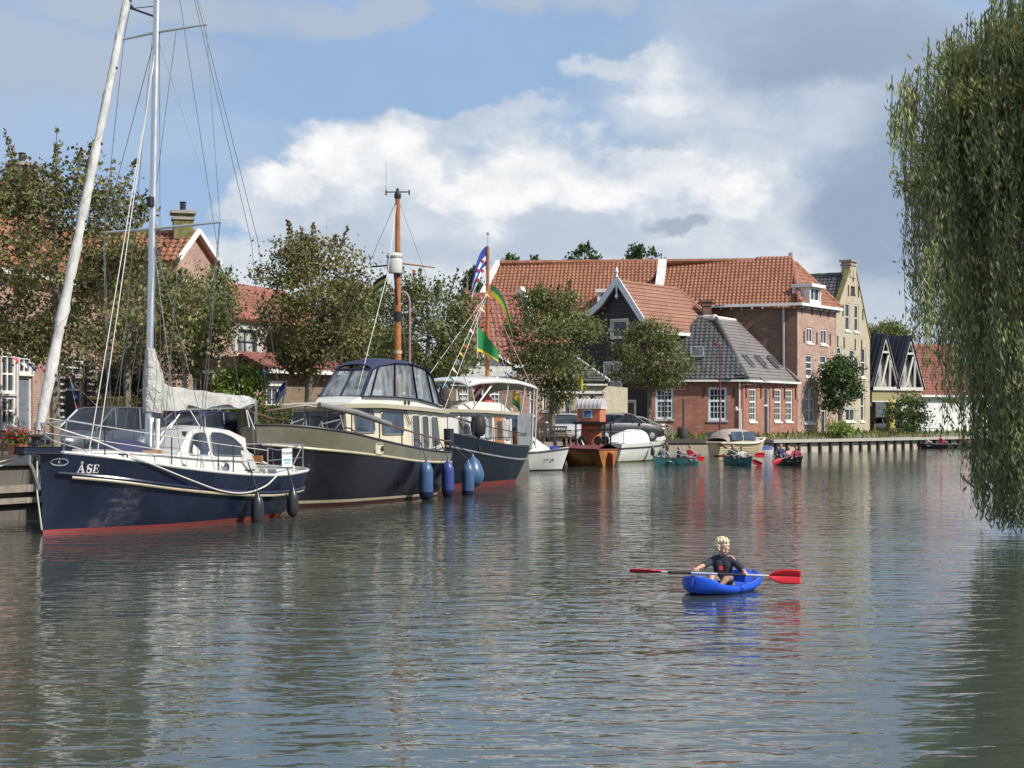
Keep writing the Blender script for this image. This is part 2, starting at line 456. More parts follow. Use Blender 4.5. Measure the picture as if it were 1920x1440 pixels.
c = wlayer(c, [(545, 310, 70, 42), (690, 290, 130, 62), (775, 300, 60, 48), (845, 335, 75, 45), (985, 335, 150, 70), (1095, 355, 90, 50), (1250, 335, 120, 35), (1360, 360, 90, 38)], -.12, .40, .88, .75, white)
c = wlayer(c, [(740, 275, 50, 32), (640, 285, 40, 22), (830, 325, 45, 26), (960, 318, 80, 36), (940, 375, 70, 36), (1040, 345, 50, 28)], -.2, .5, .9, .7, pure)
c = wlayer(c, [(1500, 470, 90, 30), (1200, 500, 140, 22), (1240, 190, 90, 30)], -.25, .7, .6, .9, white)
c = layer(c, [(1640, 390, 150, 160), (1730, 300, 190, 230), (1560, 120, 240, 80)], (.235, .305, .415), -.1, .7, .85, .6)
c = layer(c, [(1570, 60, 260, 70), (1710, 110, 160, 60)], (.265, .33, .43), -.2, .7, .75, .5)
c = layer(c, [(700, 450, 190, 45), (1090, 425, 120, 40), (1010, 465, 260, 40), (620, 420, 120, 35)], (.385, .445, .53), -.2, .5, .8, .6)
c = layer(c, [(1235, 406, 58, 20)], (.27, .33, .42), -.1, .6, .8, .5)
t.link(c, bg.inputs[0])

# ================================================================== water
wm, t, b = newmat('canal_water')
b.inputs['Base Color'].default_value = (.050, .062, .050, 1); b.inputs['Roughness'].default_value = .03
b.inputs['IOR'].default_value = 1.75
tc = t.new('ShaderNodeTexCoord').outputs['Object']
w1 = t.noise(t.mapping(tc, (.55, 1, 1), (0, 0, R(8))), .95, 3, .5, .3)
w2 = t.noise(t.mapping(tc, (.5, 1, 1), (0, 0, R(-14))), 3.1, 2, .5, .6)
w3 = t.noise(t.mapping(tc, (.55, 1, 1), (0, 0, R(5))), 9.0, 2, .5)
gust = t.ramp(t.noise(t.mapping(tc, (.5, 1, 1)), .10, 3), [(.3, .45), (.7, 1.5)])
hgt = t.math('ADD', t.math('MULTIPLY', w1, .024), t.math('ADD', t.math('MULTIPLY', w2, .024), t.math('MULTIPLY', w3, .0033)))
hgt = t.math('MULTIPLY', hgt, gust)
t.link(t.bump(hgt, 1.0, 1.0), b.inputs['Normal'])
mb = MB()
ys = [-20, 0, 10, 20, 40, 80, 160, 400, 3000]; xs = [-3000, -200, -50, 0, 50, 200, 3000]
for i in range(len(ys)-1):
    for j in range(len(xs)-1):
        mb.quad((xs[j], ys[i], 0), (xs[j+1], ys[i], 0), (xs[j+1], ys[i+1], 0), (xs[j], ys[i+1], 0))
tag(obj('water', mb, wm), 'rippled grey green canal water', kind='structure')

# ================================================================== land
EDGE = [(-60, -30, 1.3), (-22, 15, 1.3), (-12.6, 31.5, 1.3), (-8.9, 38, 1.25), (-4.7, 47, 1.15), (-1.9, 56, 1.1), (.6, 65, 1.05), (2.2, 73, 1.0), (3.9, 80, .95),
        (7.2, 90, .85), (10.4, 97, .75), (13.6, 100, .72), (17.4, 101.2, .7), (25, 109, .7), (34.5, 119, .7), (60, 143, .8), (150, 230, .9), (900, 1000, 1.0)]
def inner(d, z):
    res = []
    for i, p in enumerate(EDGE):
        a = EDGE[max(0, i-1)]; c_ = EDGE[min(len(EDGE)-1, i+1)]
        tx, ty = c_[0]-a[0], c_[1]-a[1]; L = math.hypot(tx, ty)
        res.append((p[0]-ty/L*d, p[1]+tx/L*d, z if not callable(z) else z(p)))
    return res
IN1 = inner(2.2, lambda p: max(p[2]-.05, .95) if p[1] < 95 else 1.12)
GROUND = pm('ground_soil', (.16, .155, .11), .95, var=.3, vs=1.2, bump=.3)
GRASS = pm('short_grass', (.095, .12, .035), .95, var=.45, vs=1.6, bump=.6, bs=40)
PAVE = brick_mat('street_clinkers', (.20, .13, .10), (.15, .10, .085), (.13, .12, .10), .21, .07)
def strip(mb, A, B, i0, i1, dz=0):
    for i in range(i0, i1):
        mb.quad((A[i][0], A[i][1], A[i][2]+dz), (A[i+1][0], A[i+1][1], A[i+1][2]+dz), (B[i+1][0], B[i+1][1], B[i+1][2]+dz), (B[i][0], B[i][1], B[i][2]+dz))
mb = MB(); strip(mb, EDGE, IN1, 0, len(EDGE)-1)
far = [(900, 3000, 1.2), (-3000, 3000, 1.2), (-3000, -30, 1.2)]
mb.poly([Vector(p) for p in IN1]+[Vector(p) for p in far])
RE = [(6.2, -30, .6), (6.6, 8, .6), (10.9, 29.5, .6), (16.6, 45, .6), (24.5, 66, .7), (44, 110, .8), (78, 143, .8), (175, 225, .9), (1000, 990, 1.0)]
mb.poly([Vector(p) for p in RE]+[Vector((3000, 990, 1.0)), Vector((3000, -30, .6))])
tag(obj('ground', mb, GROUND), 'flat town ground behind the quays', kind='structure')
IN2 = inner(2.6, 1.07); IN3 = inner(13, 1.07)
mb = MB(); strip(mb, IN1, inner(13.5, lambda p: 1.16), 1, 9, .006)
tag(obj('street', mb, PAVE), 'brick paved quay street', kind='structure')
mb = MB(); strip(mb, [(p[0]-.3, p[1]+.25, p[2]) for p in EDGE], [(p[0], p[1], p[2]+.01) for p in IN1], 9, 16, .006); strip(mb, IN1, inner(6.5, 1.17), 9, 16, .006)
tag(obj('grass_verge', mb, GRASS), 'grass verge along the far quay', kind='structure')

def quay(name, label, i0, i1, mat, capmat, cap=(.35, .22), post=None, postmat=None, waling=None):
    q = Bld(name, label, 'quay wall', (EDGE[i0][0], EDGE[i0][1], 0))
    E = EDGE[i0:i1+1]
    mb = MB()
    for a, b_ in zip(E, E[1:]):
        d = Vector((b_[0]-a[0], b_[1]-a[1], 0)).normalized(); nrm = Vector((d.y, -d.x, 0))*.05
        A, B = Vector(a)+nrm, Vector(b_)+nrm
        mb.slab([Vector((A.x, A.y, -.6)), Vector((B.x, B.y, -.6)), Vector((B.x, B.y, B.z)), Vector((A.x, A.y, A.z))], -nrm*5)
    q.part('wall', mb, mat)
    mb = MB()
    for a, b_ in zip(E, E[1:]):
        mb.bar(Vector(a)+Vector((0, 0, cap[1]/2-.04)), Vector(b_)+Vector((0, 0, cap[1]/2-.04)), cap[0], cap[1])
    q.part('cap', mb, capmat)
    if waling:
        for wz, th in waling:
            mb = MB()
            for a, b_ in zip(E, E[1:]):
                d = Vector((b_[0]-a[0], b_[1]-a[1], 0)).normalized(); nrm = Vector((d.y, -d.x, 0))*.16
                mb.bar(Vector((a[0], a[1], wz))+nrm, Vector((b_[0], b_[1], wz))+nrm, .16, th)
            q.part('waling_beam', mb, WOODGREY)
    if post:
        for a, b_ in zip(E, E[1:]):
            L = math.hypot(b_[0]-a[0], b_[1]-a[1]); n = max(1, int(L/post))
            d = Vector((b_[0]-a[0], b_[1]-a[1], 0))/L; nrm = Vector((d.y, -d.x, 0))*.14
            for k in range(n):
                p = Vector(a)+d*(k+.5)*L/n+nrm
                mb = MB(); mb.bar((p.x, p.y, -.6), (p.x, p.y, lerp(a[2], b_[2], .5)-.03), .2, .2, (d.x, d.y, 0))
                q.part('post', mb, postmat)
    return q
quay('quay_wall', 'grimy concrete quay wall with timber cap behind the sailing boat bow', 1, 4, pm('shade_dark_concrete', (.11, .10, .085), .9, dirt=.5), WOODDARK, waling=[(.72, .16), (.45, .12)])  # concrete base colour darkened to carry the shade of the moored boat
quay('quay_wall', 'low dark quay edge behind the moored cabin boats and wooden boat', 4, 9, pm('shade_dark_concrete', (.11, .10, .085), .9, dirt=.5), WOODGREY)
quay('quay_wall', 'timber sheet quay with dark beam behind the canoe of three', 9, 12, WOODGREY, WOODDARK, cap=(.4, .26))
quay('quay_wall', 'pale capped quay with dark timber posts along the far bank', 12, 15, WOODPALE, pm('pale_quay_cap', (.36, .34, .30), .9, dirt=.3), cap=(.8, .2), post=1.25, postmat=WOODDARK)
# right bank edge, behind the willow
q = Bld('quay_wall', 'low timber bank edge under the willow', 'quay wall', (10.9, 29.5, 0))
mb = MB()
for a, b_ in zip(RE[:-3], RE[1:-2]):
    mb.bar((a[0], a[1], .15), (b_[0], b_[1], .15), .15, 1.1)
q.part('wall', mb, WOODDARK)
mb = MB()
for a, b_ in zip(RE[:-3], RE[1:-2]): mb.quad((a[0]+.2, a[1], a[2]+.006), (a[0]+26, a[1], a[2]+.006), (b_[0]+26, b_[1], b_[2]+.006), (b_[0]+.2, b_[1], b_[2]+.006))
tag(obj('bank_grass', mb, GRASS), 'grassy bank under the willow', kind='structure')
# ================================================================== buildings
ORANGE = [(.225, .085, .048), (.30, .13, .07), (.175, .065, .042), (.35, .17, .10), (.25, .10, .055)]
TILE_OR = tile_mat('orange_pantiles', ORANGE, mossf=.30, moss=(.17, .10, .05))
TILE_RED = tile_mat('red_pantiles', [(.24, .08, .06), (.30, .115, .085), (.19, .065, .05), (.34, .155, .12)], mossf=.3)
TILE_PINK = tile_mat('pale_red_flat_tiles', [(.26, .12, .08), (.29, .145, .095), (.23, .10, .07), (.28, .16, .115)], mossf=.25, moss=(.30, .22, .13))
TILE_DARK = tile_mat('dark_glazed_pantiles', [(.055, .058, .06), (.085, .088, .09), (.045, .046, .05), (.12, .118, .115)], rough=.32, mossf=.3, moss=(.08, .075, .07))
TILE_GREY = tile_mat('grey_slate_tiles', [(.16, .155, .15), (.20, .19, .185), (.13, .125, .12), (.23, .20, .20)], rough=.6, mossf=.4, moss=(.20, .17, .165))
TILE_MET = pm('dark_corrugated_roof', (.03, .035, .05), .35, .3)
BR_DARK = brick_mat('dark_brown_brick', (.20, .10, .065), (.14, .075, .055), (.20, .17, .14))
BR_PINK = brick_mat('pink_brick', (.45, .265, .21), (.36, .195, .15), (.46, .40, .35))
BR_RED = brick_mat('red_brick', (.38, .13, .085), (.30, .095, .065), (.36, .28, .23))
BR_YEL = brick_mat('yellow_brick', (.47, .41, .29), (.39, .34, .235), (.46, .42, .34), var=.3)
BR_LEFT = brick_mat('old_pink_brick', (.42, .25, .19), (.33, .18, .14), (.44, .37, .32))
BR_BRN = brick_mat('brown_brick', (.24, .17, .11), (.17, .12, .085), (.26, .22, .17))
BLACKWOOD = pm('black_tarred_boards', (.022, .022, .027), .6, var=.35, vs=4, bump=.3, bs=8)
STUCCO = pm('white_render', (.62, .63, .62), .9, var=.1, dirt=.3)
GREYP = pm('grey_paint', (.40, .42, .45), .5, dirt=.3)
PALEBLUE = pm('pale_blue_paint', (.62, .68, .72), .45, dirt=.2)
DOORDARK = pm('dark_door_paint', (.03, .035, .05), .4)
DOORGREY = pm('grey_blue_door_paint', (.16, .18, .23), .5)
YELP = pm('yellow_column_paint', (.50, .42, .13), .6, dirt=.25)
LEAD = pm('pale_lead', (.45, .45, .46), .6)
MORTARW = pm('white_ridge_mortar', (.62, .58, .56), .85, dirt=.25)
MOSSY = pm('mossy_brick', (.17, .16, .06), .95, var=.5, vs=4)
TERRA = pm('terracotta', (.36, .15, .08), .8)

class Wall:
    def __init__(s, O, E=None, U=None):
        s.O = Vector((O[0], O[1])); s.U = (Vector((E[0]-O[0], E[1]-O[1])) if E is not None else Vector(U)); s.L = s.U.length if E is not None else 0
        s.U.normalize(); s.N = Vector((s.U.y, -s.U.x))
    def pt(s, t_, z, n=0): return Vector((s.O.x+s.U.x*t_+s.N.x*n, s.O.y+s.U.y*t_+s.N.y*n, z))
    def hit(s, px, py):
        k = (px-960)/F
        t_ = (k*s.O.y-s.O.x)/(s.U.x-k*s.U.y); D = s.O.y+s.U.y*t_
        return t_, ZZ(py, D)
    def rect(s, x0, y0, x1, y1):
        t0 = s.hit(x0, y0)[0]; t1 = s.hit(x1, y0)[0]; xm = (x0+x1)/2
        return min(t0, t1), s.hit(xm, y1)[1], max(t0, t1), s.hit(xm, y0)[1]
    def box(s, mb, t0, t1, z0, z1, n0, n1):
        vs = [s.pt(a, z, n) for a in (t0, t1) for z in (z0, z1) for n in (n0, n1)]
        return mb.add(vs, [(0, 1, 3, 2), (4, 6, 7, 5), (0, 4, 5, 1), (2, 3, 7, 6), (0, 2, 6, 4), (1, 5, 7, 3)])
    def face(s, mb, outline, holes=(), depth=.14):
        hs = [[(h[0], h[1]), (h[2], h[1]), (h[2], h[3]), (h[0], h[3])] for h in holes]
        mb.poly([s.pt(*p) for p in outline], [[s.pt(*p) for p in h] for h in hs])
        for h in hs:
            for a, b_ in zip(h, h[1:]+h[:1]):
                mb.quad(s.pt(*a), s.pt(*b_), s.pt(*b_, -depth), s.pt(*a, -depth))
        return mb
def window(B, W, h, frame=WHITE, nx=1, ny=2, depth=.14, fw=.09, bw=.035, transom=None, glass=GLASS, sill=True, casing=0, name='window', parent=None, sillmat=None):
    t0, z0, t1, z1 = h
    mb = MB()
    n0, n1 = -depth, -depth+.09
    W.box(mb, t0, t0+fw, z0, z1, n0, n1); W.box(mb, t1-fw, t1, z0, z1, n0, n1)
    W.box(mb, t0+fw, t1-fw, z1-fw, z1, n0, n1-.002); W.box(mb, t0+fw, t1-fw, z0, z0+fw, n0, n1-.002)
    a0, a1, c0, c1 = t0+fw, t1-fw, z0+fw, z1-fw
    if transom:
        zt = lerp(c0, c1, transom); W.box(mb, a0, a1, zt-fw*.45, zt+fw*.45, n0+.003, n1+.01)
    for i in range(1, nx):
        x = lerp(a0, a1, i/nx); W.box(mb, x-bw/2, x+bw/2, c0, c1, n0+.005, n1-.02)
    for i in range(1, ny):
        z = lerp(c0, c1, i/ny); W.box(mb, a0, a1, z-bw/2, z+bw/2, n0+.006, n1-.023)
    if casing:
        for (x0, x1, y0, y1) in ((t0-casing, t0, z0-casing, z1+casing), (t1, t1+casing, z0-casing, z1+casing), (t0, t1, z1, z1+casing), (t0, t1, z0-casing, z0)):
            W.box(mb, x0, x1, y0, y1, -.02, .035)
    fr = B.part(name, mb, frame, parent)
    mb = MB(); W.box(mb, a0, a1, c0, c1, n0-.02, n0+.02); B.part('pane', mb, glass, fr)
    if sill:
        mb = MB(); W.box(mb, t0-.08, t1+.08, z0-.12-casing, z0-casing-.004, -depth, .07); B.part('sill', mb, sillmat or frame, fr)
    return fr
def door(B, W, h, mat, frame=WHITE, light=.28, depth=.18, glass=GLASS):
    t0, z0, t1, z1 = h; fw = .08; n0 = -depth
    mb = MB()
    W.box(mb, t0, t0+fw, z0, z1, n0, n0+.1); W.box(mb, t1-fw, t1, z0, z1, n0, n0+.1); W.box(mb, t0+fw, t1-fw, z1-fw, z1, n0, n0+.098)
    zt = lerp(z0, z1, 1-light)
    if light: W.box(mb, t0+fw, t1-fw, zt-.04, zt+.04, n0, n0+.105)
    d = B.part('door', mb, frame)
    mb = MB(); W.box(mb, t0+fw, t1-fw, z0+.02, (zt-.04) if light else z1-fw, n0-.02, n0+.04)
    for k in range(2):
        a, b_ = lerp(z0+.02, zt, .08+.46*k), lerp(z0+.02, zt, .48+.46*k)
        W.box(mb, t0+fw+.12, t1-fw-.12, a, b_, n0+.039, n0+.055)
    B.part('leaf', mb, mat, d)
    if light:
        mb = MB(); W.box(mb, t0+fw, t1-fw, zt+.04, z1-fw, n0-.02, n0+.03); B.part('pane', mb, glass, d)
    mb = MB(); mb.sphere(W.pt(t1-fw-.1, z0+1.05, n0+.07), .035, 8, 6); B.part('handle', mb, STEEL, d)
    return d
def anchors(B, W, pts, L=.9):
    for (px, py) in pts:
        t_, z = W.hit(px, py); mb = MB(); W.box(mb, t_-.035, t_+.035, z-L/2, z+L/2, .0, .06); B.part('wall_anchor', mb, DARKMETAL)
def tiled(B, pts, mat, tw=.27, th=.34, amp=.075, under=.10, name='roof', parent=None, flat=False):
    """pantiled roof plane: pts = eave a, eave b, then the upper corners back round (planar-ish), seen from outside counter-clockwise"""
    pts = [Vector(p) for p in pts]
    nrm = Vector((0, 0, 0))
    for i in range(len(pts)):
        a, b_ = pts[i], pts[(i+1) % len(pts)]; nrm += a.cross(b_)
    nrm.normalize()
    if nrm.z < 0: nrm = -nrm; 
    u = Vector((-nrm.y, nrm.x, 0)).normalized(); v = nrm.cross(u)
    if v.z < 0: v = -v; u = -u
    o = pts[0]
    P2 = [((p-o).dot(u), (p-o).dot(v)) for p in pts]
    off = sum((p-o).dot(nrm) for p in pts)/len(pts)
    u0, u1 = min(p[0] for p in P2), max(p[0] for p in P2); v0, v1 = min(p[1] for p in P2), max(p[1] for p in P2)
    def inside(x, y):
        c_ = False; n = len(P2)
        for i in range(n):
            (xa, ya), (xb, yb) = P2[i], P2[(i+1) % n]
            if (ya > y) != (yb > y) and x < (xb-xa)*(y-ya)/(yb-ya)+xa: c_ = not c_
        return c_
    mb = MB(); mb.slab([o+u*x+v*y+nrm*off for x, y in P2], -nrm*under)
    S = 4; ncol = int(math.ceil((u1-u0)/tw)); nrow = int(math.ceil((v1-v0)/th))
    prof = [0, .55, 1, .55] if not flat else [0.15, .3, .4, .2]
    vs, fs = [], []
    rnd = random.Random(int(abs(o.x*100))+7)
    for r in range(nrow):
        y0, y1 = v0+r*th, v0+(r+1)*th
        idx0 = len(vs)
        for lay, yy, hh in ((0, y0-.02, .055), (1, y1, .012)):
            for k in range(ncol*S+1):
                vs.append(o+u*(u0+k*tw/S)+v*yy+nrm*(off+hh+amp*prof[k % S]+.012))
        n1 = ncol*S+1
        for k in range(ncol*S):
            cx, cy = u0+(k+.5)*tw/S, (y0+y1)/2
            if inside(cx, cy):
                fs.append((idx0+k, idx0+k+1, idx0+n1+k+1, idx0+n1+k))
        # the butt of each course
        b0 = len(vs)
        for k in range(n1):
            vs.append(o+u*(u0+k*tw/S)+v*(y0-.02)+nrm*(off-.01))
        for k in range(ncol*S):
            if inside(u0+(k+.5)*tw/S, (y0+y1)/2): fs.append((b0+k, b0+k+1, idx0+k+1, idx0+k))
    used = sorted({i for f in fs for i in f}); mp = {i: j for j, i in enumerate(used)}
    mb.add([vs[i] for i in used], [tuple(mp[i] for i in f) for f in fs])
    return B.part(name, mb, mat, parent)
def ridge(B, pts, mat, r=.16, parent=None, name='ridge_tile'):
    pts = [Vector(p) for p in pts]; out_ = []
    for a, b_ in zip(pts, pts[1:]):
        n = max(1, int((b_-a).length/.4))
        for k in range(n): out_.append(a.lerp(b_, k/n))
    out_.append(pts[-1])
    rs = [r*(1.0+.12*(i % 2)) for i in range(len(out_))]
    mb = MB(); mb.tube(out_, rs, 8); return B.part(name, mb, mat, parent)
def gutter(B, pts, mat=WHITE, w=.16, h=.18, name='gutter'):
    mb = MB()
    for a, b_ in zip(pts, pts[1:]): mb.bar(a, b_, w, h)
    return B.part(name, mb, mat)
def chimney(B, c_, w, d, z0, z1, mat, ang=0, pot=True, parent=None, capm=CONC):
    M = Matrix.Rotation(ang, 3, 'Z'); mb = MB()
    mb.box((c_[0], c_[1], (z0+z1)/2), (w, d, z1-z0), M); ch = B.part('chimney', mb, mat, parent)
    mb = MB(); mb.box((c_[0], c_[1], z1+.06), (w+.24, d+.24, .14), M); mb.box((c_[0], c_[1], z1-.22), (w+.12, d+.12, .12), M); B.part('cap', mb, capm, ch)
    if pot:
        mb = MB(); mb.lathe([(.16, 0), (.13, .12), (.13, .38), (.17, .42), (.12, .44)], (c_[0], c_[1], z1+.12), 10); B.part('pot', mb, DARKMETAL, ch)
    return ch

# ---- tall brick house with hipped orange roof (corner towards the viewer)
B = Bld('brick_house', 'tall pink and brown brick house with long hipped orange roof and white dormer', 'house', (18.7, 98, 1.15), k=1.12)
Cn, F2, Fw = (GX(1495, 98), 98.), (GX(1567, 103), 103.), (GX(1228, 101.5), 101.5)
WF = Wall(Cn, F2); WS = Wall(Fw, Cn)
ze = 9.75
wins = [(1513, 614, 1524, 643, 2, 1), (1539, 617, 1551, 646, 2, 1), (1511, 665, 1523, 706, 1, 3), (1538, 666, 1550, 707, 1, 3), (1508, 724, 1527, 793, 2, 3)]
holes = [WF.rect(*w[:4]) for w in wins]
dr = WF.rect(1540, 754, 1549, 813)
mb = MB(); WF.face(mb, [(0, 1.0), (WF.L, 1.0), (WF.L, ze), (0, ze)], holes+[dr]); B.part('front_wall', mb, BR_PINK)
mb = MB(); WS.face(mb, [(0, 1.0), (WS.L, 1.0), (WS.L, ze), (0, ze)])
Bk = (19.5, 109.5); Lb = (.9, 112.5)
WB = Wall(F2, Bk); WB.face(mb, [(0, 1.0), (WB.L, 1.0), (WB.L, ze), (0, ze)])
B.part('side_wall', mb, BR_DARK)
for h, w in zip(holes, wins): window(B, WF, h, WHITE, w[4], w[5], fw=.11 if w[4] == 2 else .09, bw=.08)
door(B, WF, dr, DOORDARK)
anchors(B, WF, [(1507, 632), (1531, 634), (1556, 637), (1503, 577), (1522, 580), (1538, 583), (1552, 585)], .8)
zr = 13.15
RL, RR = P(1238, 494, 103.6), P(1485, 489.5, 102.6)
RL.z = RR.z = zr
eo = .35
Ce = Vector((Cn[0]+.1, Cn[1]-eo, ze+.1)); Fe = Vector((F2[0]+.35, F2[1]-.1, ze+.1)); Le = Vector((Fw[0], Fw[1]-eo, ze+.1))
tiled(B, [Le, Ce, RR, RL], TILE_OR); tiled(B, [Ce, Fe, RR], TILE_OR)
mb = MB(); mb.slab([RL, RR, Vector((Bk[0], Bk[1], ze)), Vector((Lb[0]+8, Lb[1]-1, ze))], (0, 0, -.15)); mb.slab([RR, Fe, Vector((Bk[0], Bk[1], ze))], (0, 0, -.15)); B.part('roof', mb, TILE_OR)
ridge(B, [RL+Vector((0, 0, .05)), RR+Vector((0, 0, .05))], TILE_OR); ridge(B, [RR+Vector((0, 0, .05)), Ce+Vector((0, 0, .1))], TILE_OR); ridge(B, [RR+Vector((0, 0, .05)), Fe+Vector((0, 0, .1))], TILE_OR)
gutter(B, [Le-Vector((0, .1, .05)), Ce-Vector((-.05, .12, .05)), Fe+Vector((.05, -.12, -.05))])
for k in range(14):
    p = Le.lerp(Ce, (k+.5)/14); mb = MB(); mb.box((p.x, p.y+.22, ze-.12), (.1, .3, .14)); B.part('eave_bracket', mb, GREYP)
for k in range(7):
    p = Ce.lerp(Fe, (k+.5)/7); mb = MB(); mb.box((p.x-.05, p.y+.05, ze-.12), (.3, .1, .14)); B.part('eave_bracket', mb, GREYP)
mb = MB(); mb.tube([WS.pt(WS.L-.9, ze, .08), WS.pt(WS.L-.9, 1.2, .08)], .09, 8); B.part('downpipe', mb, GALV)
# white firewall coping down the roof
a_, b_ = RL+Vector((.15, -.2, .12)), Le+Vector((.1, -.15, .22))
mb = MB(); mb.bar(a_, b_+(b_-a_)*.12, .55, .3); B.part('parapet_coping', mb, WHITE)
mb = MB(); mb.tube([RR+Vector((0, 0, -.1)), RR+Vector((0, 0, .55))], [.28, .22], 10); B.part('chimney', mb, LEAD)
# dormer
mb = MB(); dc = WF.hit(1535, 552); c0 = WF.pt(WF.hit(1527, 552)[0], 0, -.5)
WD = Wall(WF.pt(0, 0, .75).to_2d(), WF.pt(WF.L, 0, .75).to_2d())
t0, z0, t1, z1 = WD.rect(1525, 539, 1546, 573)
for (x0, x1, y0, y1, n0, n1) in ((t0, t0+.14, z0, z1, -1.5, -.25), (t1-.14, t1, z0, z1, -1.5, -.25), (t0+.14, t1-.14, z0, z0+.3, -.4, -.26), (t0-.2, t1+.2, z1, z1+.22, -1.5, .0)): WD.box(mb, x0, x1, y0, y1, n0, n1)
dm = B.part('dormer', mb, WHITE)
window(B, WD, (t0+.15, z0+.3, t1-.15, z1), WHITE, 2, 1, depth=.42, fw=.1, bw=.09, parent=dm, sill=False)

# ---- long orange roof warehouse joined on the left
B = Bld('warehouse', 'long low orange tiled warehouse roof left of the white coping', 'house', (4, 98, 1.15), k=1.17)
A0, A1 = P(884, 640, 97.5), P(1222, 640, 95.5); A0.z = A1.z = 7.2
R0, R1 = P(937, 500, 104.2), P(1237, 494, 103.2); R0.z = R1.z = 13.1
A0 = P(862, 640, 97.5); A0.z = 7.2
tiled(B, [A0, A1, R1, R0], TILE_OR, .27, .36)
back0, back1 = Vector((R0.x-2, R0.y+7, 7.2)), Vector((R1.x+2, R1.y+7, 7.2))
mb = MB(); mb.slab([R0, R1, back1, back0], (0, 0, -.15)); B.part('roof', mb, TILE_OR)
ridge(B, [R0+Vector((0, 0, .05)), R1+Vector((0, 0, .05))], TILE_OR, .18)
mb = MB(); mb.bar(A0+Vector((-.1, 0, .12)), R0+Vector((-.1, 0, .15)), .3, .25); B.part('verge_board', mb, WHITE)
mb = MB()
W = Wall((A0.x+.3, A0.y+.5), (A1.x-.3, A1.y+.5)); W.face(mb, [(0, 1), (W.L, 1), (W.L, 7.2), (0, 7.2)])
W2 = Wall((A0.x+.3, back0.y-.5), (A0.x+.3, A0.y+.5)); W2.face(mb, [(0, 1), (W2.L, 1), (W2.L, 7.1), (W2.L*.5, 12.9), (0, 7.1)])
B.part('wall', mb, BR_BRN)
# white dormer on the roof beside the black gable
W = Wall((GX(1118, 97.3), 97.3), (GX(1160, 97.1), 97.1)); mb = MB()
t0, z0, t1, z1 = W.rect(1120, 548, 1156, 580)
for (x0, x1, y0, y1, n0, n1) in ((t0, t0+.12, z0, z1, -3.0, 0), (t1-.12, t1, z0, z1, -3.0, 0), (t0-.1, t1+.1, z1, z1+.22, -3.4, .12), (t0, t1, z0-.5, z0, -3, 0)): W.box(mb, x0, x1, y0, y1, n0, n1)
dm = B.part('dormer', mb, WHITE); window(B, W, (t0+.13, z0, t1-.13, z1), WHITE, 2, 2, depth=.12, parent=dm, sill=False)

# ---- smaller red roof with white stepped verge, behind the flags
B = Bld('cottage', 'small orange roofed cottage with white verge board behind the flag mast', 'house', (-1, 88, 1.15), k=1.08)
a, b_, r1, r0 = P(858, 668, 86.5), P(1018, 660, 88), P(985, 553, 91.5), P(872, 553, 91.0)
a.z = b_.z = 5.2; r0.z = r1.z = 9.85
a.x = GX(845, 86.5); b_.x = GX(1010, 88)
tiled(B, [a, b_, r1, r0], TILE_RED, .3, .38)
mb = MB(); mb.slab([r0, r1, Vector((b_.x, r1.y+4, 5.2)), Vector((a.x, r0.y+4, 5.2))], (0, 0, -.15)); B.part('roof', mb, TILE_RED)
ridge(B, [r0, r1], TILE_RED, .15)
mb = MB()
pp = [r1+Vector((-.3, -.05, .4))]
for k in range(5):
    q_ = r1.lerp(b_, (k+1)/5); pp.append(q_+Vector((.05, 0, .35 if k % 2 else .12)))
for p, q_ in zip(pp, pp[1:]): mb.bar(p, q_, .28, .42)
B.part('verge_board', mb, WHITE)
mb = MB(); W = Wall((a.x+.2, a.y+.3), (b_.x-.2, b_.y+.3)); W.face(mb, [(0, 1), (W.L, 1), (W.L, 5.2), (0, 5.2)])
W = Wall((b_.x-.2, b_.y+.3), (b_.x-.2, r1.y+4)); W.face(mb, [(0, 1), (W.L, 1), (W.L, 5.1), (W.L*.5, 9.7), (0, 5.1)])
B.part('wall', mb, BR_BRN)

# ---- black boarded gable house
B = Bld('gabled_house', 'black boarded house with white barge boards and pale red roof', 'house', (6, 87.5, 1.1), k=1.2)
O = Vector((GX(1214, 86), 86.)); U = Vector((.787, -.617))
Wl = Wall((O.x-U.x*5.3, O.y-U.y*5.3), (O.x, O.y))   # left to right
Lw = Wl.L
def zt(px, py): return Wl.hit(px, py)
tA, zA = zt(1163, 533); tR, zR = Lw, zt(1212, 612)[1]; tK, zK = zt(1131, 577); tL, zL = 0, zt(1078, 625)[1]
wins = [(1147, 600, 1177, 633, 1, 1, None), (1134, 680, 1165, 735, 2, 3, .66), (1145, 752, 1167, 782, 1, 1, None), (1166, 752, 1191, 782, 1, 1, None)]
holes = [Wl.rect(*w[:4]) for w in wins]
mb = MB(); Wl.face(mb, [(tL, 1), (tR, 1), (tR, zR), (tA, zA), (tK, zK), (tL, zL)], holes)
for k in range(1, 34):
    z = 1+k*.27
    # boards: clip to the gable outline
    xs_ = []
    ol = [(tL, 1), (tR, 1), (tR, zR), (tA, zA), (tK, zK), (tL, zL)]
    for (p, q_) in zip(ol, ol[1:]+ol[:1]):
        if (p[1] > z) != (q_[1] > z): xs_.append(p[0]+(q_[0]-p[0])*(z-p[1])/(q_[1]-p[1]))
    if len(xs_) < 2: continue
    segs = [(min(xs_)+.02, max(xs_)-.02)]
    for h in holes:
        if h[1]-.1 < z < h[3]+.1:
            new = []
            for s0, s1 in segs:
                if h[0] > s0 and h[0] < s1: new.append((s0, h[0]-.08))
                if h[2] < s1 and h[2] > s0: new.append((h[2]+.08, s1))
            segs = new
    for s0, s1 in segs: Wl.box(mb, s0, s1, z-.012, z+.012, .0, .03)
B.part('front_wall', mb, BLACKWOOD)
